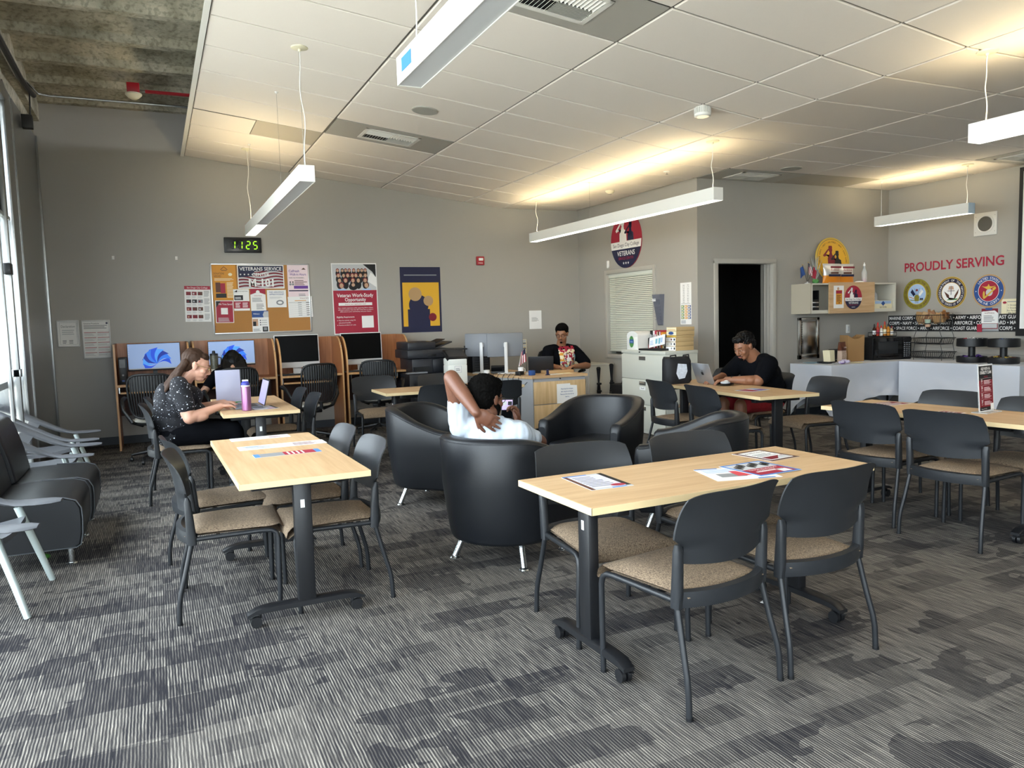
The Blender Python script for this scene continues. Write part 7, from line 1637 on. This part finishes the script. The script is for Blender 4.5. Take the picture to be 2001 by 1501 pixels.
def hand(mb, wrist, d, n, side, curl=(.5, .55, .6, .65), thumb=.6, s=1.0, spread=.10):
    """d: direction of the fingers, n: palm side, side: +1 thumb on d x n side"""
    wrist, d = V(wrist), V(d).normalized(); n = V(n); n = (n - d * n.dot(d)).normalized(); x = d.cross(n).normalized() * side     # x points to the thumb
    R = Matrix(((x.x, d.x, n.x), (x.y, d.y, n.y), (x.z, d.z, n.z)))
    ell(mb, wrist + d * .045 * s, (.039 * s, .052 * s, .0155 * s), R); ell(mb, wrist + d * .075 * s, (.040 * s, .022 * s, .0135 * s), R); ell(mb, wrist + d * .01 * s, (.027 * s, .03 * s, .018 * s), R); ell(mb, wrist + d * .035 * s + x * .022 * s + n * .007 * s, (.018 * s, .032 * s, .015 * s), R)
    for i, (ox, L) in enumerate(((.029, .070), (.0095, .079), (-.010, .073), (-.028, .056))):
        p = wrist + d * (.082 - .006 * abs(ox) / .02) * s + x * ox * s; c = curl[i]; a = 0; dirx = x * (ox / .03 * spread); pts = [p]
        for k, fr in enumerate((.46, .31, .23)):
            a += c * (.55, .85, .6)[k]; v = (d * math.cos(a) + n * math.sin(a) + dirx * (1 if k == 0 else .6)).normalized(); p = p + v * L * s * fr; pts.append(p)
        limb(mb, pts, [.0092 * s, .0084 * s, .0078 * s, .0068 * s], n=10)
    p = wrist + d * .022 * s + x * .026 * s + n * .006 * s; v = (x * .75 + d * .75 + n * thumb * .5).normalized(); q = p + v * .038 * s; v2 = (d * .95 + x * .25 + n * thumb * .7).normalized(); r = q + v2 * .030 * s; e2 = r + (v2 + n * .2).normalized() * .022 * s
    limb(mb, [p, q, r, e2], [.0135 * s, .0112 * s, .0100 * s, .0078 * s], n=10)
def hair_mesh(shapes, name, m, par, vox=.007, amp=.006, fr=90, carve=None):
    mb = MB()
    shapes(mb)
    def dsp(co, no):
        q = co * fr; return co + no * (noise.noise(q) * amp)
    return remesh(mb, name, vox, m, par, smooth_it=2, disp=dsp)
class PM(MB):
    def add(s, vs, fs, m, M=None): return MB.add(s, vs, fs, 'x', M)
def skinm(name, col, rough=.5):
    m = mat(name, col, rough=rough, noise_amt=.10, nscale=14, bump=.08, bscale=260); b = m.node_tree.nodes['Principled BSDF']; b.inputs['Subsurface Weight'].default_value = .08; b.inputs['Subsurface Radius'].default_value = (.02, .008, .005); return m
def person(label, loc):
    return empty('person', loc, label=label, cat='person')
def put(o, par):   # shapes are built in world space; keep them there under the person's empty
    o.parent = par; o.matrix_parent_inverse = Matrix.Translation(-V(par.location)) if par.location.length else Matrix(); return o
def finish(par, root):
    for c in [k for k in bpy.data.objects if k.parent is par]:
        c.matrix_parent_inverse = Matrix.Translation(-V(root))
def shoe(par, p, d, m, sole):
    d = V((d[0], d[1], 0)).normalized(); r = V((d.y, -d.x, 0)); R = Matrix(((r.x, d.x, 0), (r.y, d.y, 0), (0, 0, 1))); M = Matrix.Translation(p) @ R.to_4x4()
    mb = MB(M); rows = []
    for y, w, h in ((-.085, .028, .07), (-.06, .038, .095), (0, .040, .085), (.06, .044, .062), (.12, .046, .05), (.165, .038, .04), (.185, .015, .025)): rows.append([(w * math.cos(a), y, max(.012, .018 + h * .5 + h * .5 * math.sin(a))) for a in [2 * PI * k / 14 for k in range(14)]])
    mb.grid(rows, m, closed=True); mb.add(rows[0], [tuple(range(14))], m); mb.add(rows[-1], [tuple(range(14))[::-1]], m); pts = [(-.03, -.09), (.03, -.09), (.045, .05), (.046, .12), (.03, .175), (0, .19), (-.03, .175), (-.046, .12), (-.045, .05)]; mb.prism(pts, .0, .016, sole); mb.build('shoe', par)

# ---- woman in the star-print shirt, facing the right
root = (.14, 7.12, 0); W = person('woman in a black star-print t-shirt and glasses typing at the table', root)
SK = skinm('fair_skin', 'cf9d86'); M_LIP = mat('lip_rose', 'a8605a', rough=.4)
mb = PM(); f = V((.93, -.05, -.36)); u = V((.36, 0, .93)); hc = V((.315, 7.10, 1.125))
hM = head(mb, hc, f, u, 1.10); neck(mb, hc, f, (.185, 7.11, .985), .066, u); ell(mb, (.345, 7.10, 1.045), (.05, .06, .035))
torso(mb, (.12, 7.12, .55), (.165, 7.12, .90), (0, -1, 0), 1.05, 1.15)
limb(mb, [(.165, 6.94, .955), (.225, 6.865, .70), (.48, 6.95, .775)], [.065, .050, .028]); limb(mb, [(.165, 7.30, .955), (.33, 7.40, .72), (.53, 7.27, .775)], [.065, .050, .028])
ell(mb, (.30, 6.89, .705), (.08, .05, .045)); ell(mb, (.21, 6.88, .76), (.055, .052, .08))
hand(mb, (.485, 6.95, .777), (.95, .18, -.06), (0, 0, -1), 1, (.45, .5, .5, .55)); hand(mb, (.535, 7.265, .777), (.9, -.35, -.08), (0, 0, -1), -1, (.7, .8, .8, .8))
limb(mb, [(.15, 7.03, .54), (.58, 7.00, .53), (.60, 6.99, .10)], [.095, .062, .04]); limb(mb, [(.15, 7.21, .54), (.58, 7.25, .53), (.62, 7.25, .10)], [.095, .062, .04])
remesh(mb, 'body', .0055, SK, W, 3)
M_STAR = bpy.data.materials.new('black_star_print_cloth'); M_STAR.use_nodes = True
def starm():
    nt = M_STAR.node_tree; N = nt.nodes; L = nt.links; b = N['Principled BSDF']; b.inputs['Roughness'].default_value = .85; tc = N.new('ShaderNodeTexCoord')
    def dots(sc, th):
        v = N.new('ShaderNodeTexVoronoi'); v.inputs['Scale'].default_value = sc; L.new(tc.outputs['Object'], v.inputs['Vector']); g_ = N.new('ShaderNodeMath'); g_.operation = 'LESS_THAN'; g_.inputs[1].default_value = th; L.new(v.outputs['Distance'], g_.inputs[0]); return g_.outputs[0]
    a = N.new('ShaderNodeMath'); a.operation = 'MAXIMUM'; L.new(dots(26, .15), a.inputs[0]); L.new(dots(60, .13), a.inputs[1])
    m = N.new('ShaderNodeMix'); m.data_type = 'RGBA'; m.inputs['A'].default_value = hexc('0e0f16'); m.inputs['B'].default_value = hexc('d5dce8'); L.new(a.outputs[0], m.inputs['Factor']); L.new(m.outputs['Result'], b.inputs['Base Color'])
starm()
def fold(amp=.004, fr=9, fr2=26):
    def g_(co, no): return co + no * (noise.noise(co * fr) * amp + noise.noise(V((co.x * fr2, co.y * fr2, co.z * fr2 * .5))) * amp * .5)
    return g_
mb = PM(); torso(mb, (.12, 7.12, .56), (.165, 7.12, .90), (0, -1, 0), 1.12, 1.22, .018); ell(mb, (.25, 7.12, .68), (.14, .17, .15)); ell(mb, (.10, 7.12, .62), (.14, .19, .12)); ell(mb, (.27, 7.12, .86), (.085, .15, .09)); ell(mb, (.05, 7.12, .82), (.09, .17, .17))
limb(mb, [(.165, 7.0, .975), (.170, 6.93, .945), (.205, 6.885, .80)], [.075, .082, .072]); limb(mb, [(.165, 7.24, .975), (.170, 7.31, .945), (.25, 7.36, .82)], [.075, .082, .072]); limb(mb, [(.14, 7.06, .985), (.17, 7.18, .985)], [.06, .06])
remesh(mb, 'star_print_shirt', .008, M_STAR, W, 5, disp=fold())
M_BLKCL = mat('black_cloth', '0b0c10', rough=.95, spec=.08, bump=.1, bscale=500)
mb = PM(); limb(mb, [(.13, 7.04, .56), (.58, 7.00, .54), (.60, 6.99, .12)], [.125, .082, .062]); limb(mb, [(.13, 7.20, .56), (.58, 7.25, .54), (.62, 7.25, .12)], [.125, .082, .062]); ell(mb, (.10, 7.12, .57), (.15, .20, .10))
remesh(mb, 'trousers', .009, M_BLKCL, W, 5, disp=fold(.005))
for p in ((.60, 6.99, 0), (.62, 7.25, 0)): shoe(W, p, (1, 0), M_BLACKP, P['white'])
M_BROWNH = mat('brown_hair', '38261b', rough=.6, spec=.2, noise_amt=.4, nscale=120)
face(hM, W, M_LIP, M_BROWNH, mat('thin_gold_frame', 'b89f6a', rough=.3, metal=.8), skin=SK)
def hs(mb):
    M = hM
    def e(p, r): mb.ball((0, 0, 0), r, None, M=M @ Matrix.Translation(p), seg=18, rings=12)
    e((0, -.035, .045), (.078, .090, .083)); e((0, .030, .075), (.058, .045, .036)); e((0, -.055, -.005), (.074, .062, .085)); e((0, -.075, .10), (.022, .024, .02))
    P0 = M @ V((0, -.085, -.02))
    for k in range(9):
        q = (k - 4) / 4; a = M @ V((q * .060, -.078, .0)); b = V((.165 - .02 * (1 - q * q), 7.10 - q * .085, 1.06)); c = V((.085 - .02 * (1 - q * q), 7.10 - q * .10, .965)); d_ = V((.055, 7.10 - q * .11, .90 + .02 * abs(q)))
        limb(mb, [a, b, c, d_], [.030, .030, .024, .010], n=10)
mb = PM(); hs(mb)
def hd(co, no): q = V((co.x * 30, co.y * 150, co.z * 25)); return co + no * noise.noise(q) * .005
remesh(mb, 'hair', .006, M_BROWNH, W, 3, disp=hd)
finish(W, root)

# ---- long haired person at the second carrel, seen from behind
root = (.83, 9.6, 0); Q = person('person with long black hair and a black shirt bent over the second carrel', root)
SK2 = skinm('light_tan_skin', 'c0937a')
mb = PM(); f = V((.05, .85, -.5)); u = V((0, .5, .85)); hc = V((.86, 9.98, 1.03)); hM = head(mb, hc, f, u, 1.0); neck(mb, hc, f, (.84, 9.86, .93), .055, u)
torso(mb, (.83, 9.60, .56), (.83, 9.80, .84), (1, 0, 0), 1.0, 1.0)
limb(mb, [(.66, 9.80, .88), (.50, 9.74, .70), (.60, 9.98, .80)], [.055, .042, .028]); limb(mb, [(1.0, 9.80, .88), (1.12, 9.92, .78), (1.05, 10.15, .82)], [.055, .042, .028])
hand(mb, (.605, 9.985, .805), (.4, .85, .0), (0, 0, -1), -1); hand(mb, (1.05, 10.155, .822), (-.3, .9, -.02), (0, 0, -1), 1)
limb(mb, [(.75, 9.62, .54), (.74, 9.98, .53), (.74, 9.98, .10)], [.08, .058, .038]); limb(mb, [(.92, 9.62, .54), (.93, 9.98, .53), (.93, 9.98, .10)], [.08, .058, .038])
remesh(mb, 'body', .0065, SK2, Q, 3)
mb = PM(); torso(mb, (.83, 9.60, .55), (.83, 9.80, .84), (1, 0, 0), 1.08, 1.1, .016)
limb(mb, [(.70, 9.80, .90), (.655, 9.80, .875), (.55, 9.765, .76)], [.066, .070, .062]); limb(mb, [(.96, 9.80, .90), (1.01, 9.80, .875), (1.07, 9.87, .81)], [.066, .070, .062]); remesh(mb, 'black_shirt', .009, M_BLKCL, Q, 5, disp=fold())
mb = PM(); limb(mb, [(.75, 9.62, .55), (.74, 9.98, .54), (.74, 9.98, .12)], [.105, .075, .055]); limb(mb, [(.92, 9.62, .55), (.93, 9.98, .54), (.93, 9.98, .12)], [.105, .075, .055]); remesh(mb, 'trousers', .01, mat('dark_denim', '1d2430', rough=.85), Q, 4)
for p in ((.74, 9.98, 0), (.93, 9.98, 0)): shoe(Q, p, (0, 1), M_BLACKP, P['white'])
M_BLKH = mat('black_hair', '080707', rough=.5, spec=.2)
face(hM, Q, M_LIP, M_BLKH, skin=SK2)
mb = PM(); M = hM
for p, r in (((0, -.03, .04), (.085, .095, .085)), ((0, -.05, -.02), (.085, .07, .09))): mb.ball((0, 0, 0), r, None, M=M @ Matrix.Translation(p))
for k in range(9):
    q = (k - 4) / 4; limb(mb, [M @ V((q * .07, -.05, .03)), V((.86 + q * .11, 9.91, 1.02)), V((.86 + q * .13, 9.83, .93)), V((.85 + q * .13, 9.80, .86 + .02 * abs(q)))], [.035, .036, .030, .014], n=10)
remesh(mb, 'hair', .007, M_BLKH, Q, 3, disp=lambda co, no: co + no * noise.noise(V((co.x * 130, co.y * 40, co.z * 22))) * .006)
s_ = MB(); s_.tube([(.515, 9.725, .735), (.53, 9.76, .745), (.55, 9.80, .755)], .0405, mat('tattoo_ink', '4a4a52', rough=.6, noise_amt=.6, nscale=70), n=12, caps=False); s_.build('tattoo', Q)
finish(Q, root)

# ---- man in the white t-shirt sitting in the club chair, back to the viewer
root = (1.88, 4.20, 0); A = person('man in a white t-shirt in the club chair, hand behind his neck, holding a phone', root)
SK3 = skinm('brown_skin', '6d4634', .45); M_LIP3 = mat('lip_brown', '6e3f38', rough=.45)
mb = PM(); F = V((.85, .53, 0)).normalized(); Rr_ = V((.53, -.85, 0)).normalized()
hc = V((1.765, 4.16, .985)); f = (F * 1.0 + Rr_ * .12 + V((0, 0, -.18))); u = V((.10, .07, 1)); hM = head(mb, hc, f, u, 1.04); neck(mb, hc, f, (1.735, 4.12, .835), .062, u); ell(mb, (1.755, 4.13, .90), (.058, .058, .05))
hip = V((1.92, 4.24, .50)); ch_ = V((1.76, 4.135, .74)); torso(mb, hip, ch_, Rr_, 1.06, 1.05)
shL = V((1.645, 4.250, .805)); shR = V((1.885, 3.985, .775))
elb = V((1.56, 4.20, 1.115)); wrL = V((1.628, 4.000, .925))
limb(mb, [shL, shL.lerp(elb, .5), elb, elb.lerp(wrL, .45), wrL], [.062, .054, .046, .044, .029])
hand(mb, wrL, V((.78, -.16, -.52)), V((.25, .92, .10)), -1, (.22, .25, .28, .32), thumb=.25, s=1.12, spread=.12)
phc = V((1.985, 4.36, .872)); elR = V((2.075, 4.10, .70)); wrR = V((2.03, 4.30, .80))
limb(mb, [shR, elR, wrR], [.060, .046, .029]); hand(mb, wrR, V((-.12, .10, .95)), V((-.75, -.1, .1)), 1, (1.0, 1.1, 1.15, 1.2), thumb=.9)
kn1, kn2 = V((2.30, 4.63, .50)), V((2.44, 4.38, .50)); limb(mb, [hip - Rr_ * .09 , kn1, kn1 + V((.10, .06, -.42))], [.09, .065, .04]); limb(mb, [hip + Rr_ * .10, kn2, kn2 + V((.10, .06, -.42))], [.09, .065, .04])
remesh(mb, 'body', .0050, SK3, A, 3)
M_WTEE = mat('white_cotton', 'b2bac4', rough=.9, bump=.12, bscale=300)
mb = PM(); torso(mb, hip, ch_, Rr_, 1.13, 1.1, .018)
limb(mb, [ch_ + V((0, 0, .075)) - Rr_ * .06, shL + V((-.005, 0, .005)), shL.lerp(elb, .48)], [.072, .080, .066]); limb(mb, [ch_ + V((0, 0, .07)) + Rr_ * .06, shR + V((.0, 0, .005)), shR.lerp(elR, .55)], [.074, .078, .070]); limb(mb, [ch_ + V((-.03, -.02, .09)) - Rr_ * .07, ch_ + V((-.03, -.02, .085)) + Rr_ * .08], [.05, .05])
def tee(co, no): return co + no * (noise.noise(V((co.x * 13, co.y * 13, co.z * 8))) * .012 + noise.noise(V((co.x * 34, co.y * 34, co.z * 16))) * .007)
remesh(mb, 'white_t_shirt', .007, M_WTEE, A, 4, disp=tee)
mb = PM(); limb(mb, [hip - Rr_ * .09, kn1, kn1 + V((.10, .06, -.40))], [.115, .085, .062]); limb(mb, [hip + Rr_ * .10, kn2, kn2 + V((.10, .06, -.40))], [.115, .085, .062]); ell(mb, hip, (.16, .16, .12)); remesh(mb, 'trousers', .01, mat('dark_grey_trousers', '23252a', rough=.9), A, 4, disp=fold())
for k in (kn1, kn2): shoe(A, (k.x + .10, k.y + .06, 0), F, M_BLACKP, P['white'])
M_AFRO = mat('short_black_curls', '080706', rough=.9, spec=.08)
mb = PM(); M = hM
for p, r in (((0, -.030, .046), (.083, .098, .084)), ((0, -.055, .0), (.078, .068, .075)), ((0, .03, .082), (.062, .05, .036))): mb.ball((0, 0, 0), r, None, M=M @ Matrix.Translation(p), seg=24, rings=16)
remesh(mb, 'hair', .0045, M_AFRO, A, 1, disp=lambda co, no: co + no * (noise.noise(co * 150) * .007 + noise.noise(co * 60) * .005 + .007))
mb = PM()
for p, r in (((0, .062, -.090), (.040, .030, .030)), ((-.052, .03, -.060), (.014, .034, .034)), ((.052, .03, -.060), (.014, .034, .034))): mb.ball((0, 0, 0), r, None, M=M @ Matrix.Translation(p))
remesh(mb, 'beard', .0045, M_AFRO, A, 1, disp=lambda co, no: co + no * noise.noise(co * 170) * .005)
face(hM, A, M_LIP3, M_AFRO, M_BLACKP, skin=SK3)
finish(A, root)
n_ = (V((1.80, 4.10, 1.0)) - phc).normalized(); r_ = n_.cross(V((0, 0, 1))).normalized() * -1; u_ = n_.cross(r_)
t = empty('smartphone', (0, 0, 0), label='black smartphone with a lit lilac screen in the hand of the man in white', cat='smartphone'); Mp = Matrix(((r_.x, u_.x, n_.x, phc.x), (r_.y, u_.y, n_.y, phc.y), (r_.z, u_.z, n_.z, phc.z), (0, 0, 0, 1)))
t.matrix_world = Mp
mb = MB(); mb.box((0, 0, 0), (.078, .16, .009), M_BLACKP, bev=.004); mb.build('case', t)
mb = MB(); mb.rect(-.035, -.074, .035, .074, .0050, M_OFF); mb.rect(-.033, .005, .033, .070, .0054, mat('phone_lilac', 'b49fcb', emit='b49fcb', es=.55)); mb.rect(.004, .035, .03, .06, .0058, P['black']); mb.rect(-.028, .035, -.004, .06, .0058, P['lgrey']); mb.lines(-.028, .012, .028, .03, 3, .0058, P['lgrey']); mb.build('screen', t, smooth=0)

# ---- man with glasses behind the reception desk
root = (5.22, 9.6, 0); D = person('man with glasses in a black graphic t-shirt behind the reception desk', root)
SK4 = skinm('warm_brown_skin', '9a6a4c'); M_LIP4 = mat('lip_warm', '8a534a', rough=.45)
mb = PM(); f = V((-.62, -.74, -.30)); u = V((-.1, -.12, 1)); hc = V((5.205, 9.50, 1.215)); hM = head(mb, hc, f, u, 1.06); neck(mb, hc, f, (5.235, 9.58, 1.06), .066, u)
Rd = V((-1, .12, 0)).normalized(); torso(mb, (5.22, 9.62, .55), (5.23, 9.58, .93), Rd, 1.12, 1.2)
limb(mb, [(5.02, 9.56, .98), (4.93, 9.45, .78), (5.00, 9.22, .765)], [.068, .052, .030]); limb(mb, [(5.44, 9.60, .98), (5.56, 9.42, .755), (5.22, 9.20, .765)], [.068, .052, .030])
hand(mb, (5.00, 9.215, .77), (.15, -.9, -.05), (0, 0, -1), 1); hand(mb, (5.215, 9.20, .77), (-.85, -.35, -.05), (0, 0, -1), -1)
limb(mb, [(5.12, 9.60, .54), (5.08, 9.40, .53), (5.08, 9.45, .1)], [.10, .07, .042]); limb(mb, [(5.33, 9.60, .54), (5.42, 9.38, .53), (5.42, 9.43, .1)], [.10, .07, .042])
remesh(mb, 'body', .006, SK4, D, 3)
mb = PM(); torso(mb, (5.22, 9.62, .56), (5.23, 9.58, .93), Rd, 1.2, 1.25, .020); ell(mb, (5.22, 9.54, .80), (.17, .13, .20))
limb(mb, [(5.12, 9.58, .995), (5.02, 9.57, .975), (4.945, 9.475, .82)], [.078, .086, .078]); limb(mb, [(5.34, 9.59, .995), (5.45, 9.60, .965), (5.55, 9.46, .80)], [.078, .088, .080])
gtee = remesh(mb, 'graphic_t_shirt', .008, M_BLKCL, D, 5, disp=fold())
mb = PM(); limb(mb, [(5.12, 9.60, .55), (5.08, 9.42, .54), (5.08, 9.45, .1)], [.12, .09, .065]); limb(mb, [(5.33, 9.60, .55), (5.42, 9.40, .54), (5.42, 9.43, .1)], [.12, .09, .065]); remesh(mb, 'trousers', .011, mat('dark_denim', '1d2430'), D, 4)
for p in ((5.08, 9.45, 0), (5.42, 9.43, 0)): shoe(D, p, (0, -1), M_BLACKP, P['white'])
def decal(o, M, w, h, nx, ny, colf, name, par, off=.003):
    bvh = BVHTree.FromPolygons([v.co for v in o.data.vertices], [p.vertices for p in o.data.polygons]); d = -(M.to_3x3() @ V((0, 0, 1))); pts = {}
    for i in range(nx + 1):
        for j in range(ny + 1):
            p = M @ V((w * i / nx, h * j / ny, .4)); hit = bvh.ray_cast(p, d)
            if hit[0] is not None: pts[(i, j)] = hit[0] - d * off
    mb = MB()
    for i in range(nx):
        for j in range(ny):
            c = colf((i + .5) / nx, (j + .5) / ny); k = [(i, j), (i + 1, j), (i + 1, j + 1), (i, j + 1)]
            if c and all(q in pts for q in k): mb.add([tuple(pts[q]) for q in k], [(0, 1, 2, 3)], P[c])
    return mb.build(name, par, smooth=40)
rnd = random.Random(14)
cells_ = {}
def gcol(u_, v_):
    n1 = noise.noise(V((u_ * 5.5, v_ * 7, 3))); n2 = noise.noise(V((u_ * 9, v_ * 11, 7)))
    if abs(u_ - .5) > .5 - .06 * n2: return None
    if v_ > .84: return 'red' if n2 > -.18 else None
    if v_ > .70: return 'cream' if n1 > -.1 else 'red'
    if .40 < v_ < .62 and .25 < u_ < .8: return 'red' if n2 > -.12 else 'white'
    if u_ < .22 and v_ > .3: return 'orange' if n1 > -.1 else 'cream'
    return 'teal' if n1 > .18 else 'red' if n2 > .14 else 'lgrey' if n1 < -.22 else 'orange' if n2 < -.25 else 'black' if n1 < 0 else 'cream'
decal(gtee, Matrix.Translation((5.105, 9.20, .74)) @ frame((0, 0, 0), (1, -.12, 0), UP), .26, .30, 22, 26, gcol, 'shirt_print', D)
decal(gtee, Matrix.Translation((5.20, 9.20, .83)) @ frame((0, 0, 0), (1, -.12, 0), UP), .085, .05, 3, 3, lambda a, b: 'white', 'name_badge', D, .006)
mb = PM(); M = hM
for p, r in (((0, -.030, .055), (.088, .100, .082)), ((0, -.055, .01), (.080, .066, .070)), ((0, .034, .092), (.070, .056, .036))): mb.ball((0, 0, 0), r, None, M=M @ Matrix.Translation(p), seg=24, rings=16)
remesh(mb, 'hair', .005, M_AFRO, D, 1, disp=lambda co, no: co + no * (noise.noise(co * 120) * .008))
mb = MB(M); mb.tube([(-.022, .098, -.052), (0, .103, -.050), (.022, .098, -.052)], [.002, .0042, .002], M_AFRO, n=6); mb.ball((0, .090, -.092), (.018, .010, .012), M_AFRO); mb.build('moustache', D)
face(hM, D, M_LIP4, M_AFRO, M_BLACKP, skin=SK4); finish(D, root)

# ---- man in black at the silver laptop, facing left
root = (5.66, 6.0, 0); B_ = person('man in a black t-shirt and red shorts typing on the silver laptop', root)
SK5 = skinm('medium_brown_skin', '8d5f45')
mb = PM(); f = V((-.90, -.10, -.42)); u = V((-.42, 0, .9)); hc = V((5.375, 6.01, 1.105)); hM = head(mb, hc, f, u, 1.08); neck(mb, hc, f, (5.50, 6.0, .985), .072, u)
Rb = V((0, 1, 0)); torso(mb, (5.68, 6.01, .55), (5.545, 6.01, .875), Rb, 1.12, 1.15)
limb(mb, [(5.50, 5.81, .93), (5.33, 5.76, .775), (5.12, 5.97, .785)], [.070, .056, .031]); limb(mb, [(5.50, 6.21, .93), (5.34, 6.28, .775), (5.13, 6.14, .785)], [.070, .056, .031])
ell(mb, (5.28, 5.80, .782), (.07, .06, .045))
hand(mb, (5.115, 5.975, .785), (-.92, .3, -.12), (0, 0, -1), 1); hand(mb, (5.125, 6.145, .785), (-.95, -.05, -.12), (0, 0, -1), -1)
limb(mb, [(5.66, 5.92, .54), (5.22, 5.88, .53), (5.18, 5.88, .10)], [.10, .066, .042]); limb(mb, [(5.66, 6.12, .54), (5.24, 6.16, .53), (5.20, 6.16, .10)], [.10, .066, .042])
remesh(mb, 'body', .0055, SK5, B_, 3)
mb = PM(); torso(mb, (5.69, 6.01, .57), (5.555, 6.01, .875), Rb, 1.2, 1.2, .020); ell(mb, (5.64, 6.01, .80), (.15, .20, .17)); ell(mb, (5.56, 6.01, .92), (.12, .19, .09))
limb(mb, [(5.53, 5.90, .955), (5.51, 5.81, .925), (5.385, 5.765, .815)], [.080, .092, .080]); limb(mb, [(5.53, 6.12, .955), (5.51, 6.21, .925), (5.39, 6.27, .815)], [.080, .092, .080])
remesh(mb, 'black_t_shirt', .008, M_BLKCL, B_, 5, disp=fold(.005))
M_REDC = mat('dark_red_cloth', '8e1420', rough=.8)
mb = PM(); limb(mb, [(5.67, 5.92, .55), (5.30, 5.885, .54)], [.125, .098]); limb(mb, [(5.67, 6.12, .55), (5.32, 6.16, .54)], [.125, .098]); ell(mb, (5.70, 6.01, .56), (.15, .19, .11)); remesh(mb, 'red_shorts', .009, M_REDC, B_, 4, disp=fold(.006))
for p in ((5.18, 5.88, 0), (5.20, 6.16, 0)): shoe(B_, p, (-1, 0), P['white'], P['lgrey'])
mb = PM(); M = hM
for p, r in (((0, -.032, .052), (.082, .096, .078)), ((0, -.058, .005), (.077, .062, .070)), ((0, .032, .086), (.062, .05, .032))): mb.ball((0, 0, 0), r, None, M=M @ Matrix.Translation(p), seg=24, rings=16)
remesh(mb, 'hair', .005, M_BLKH, B_, 1, disp=lambda co, no: co + no * (noise.noise(co * 85) * .011 + .002))
mb = MB(M); mb.tube([(-.026, .094, -.060), (-.02, .100, -.052), (0, .104, -.049), (.02, .100, -.052), (.026, .094, -.060)], [.002, .003, .004, .003, .002], M_AFRO, n=6); mb.ball((0, .088, -.094), (.022, .010, .012), M_AFRO); mb.build('moustache', B_)
face(hM, B_, M_LIP4, M_AFRO, skin=SK5)
mb = MB(); mb.tube([(5.150, 5.945, .785), (5.170, 5.925, .784)], .036, M_BLACKP, n=14); mb.build('wristwatch', B_)
finish(B_, root)
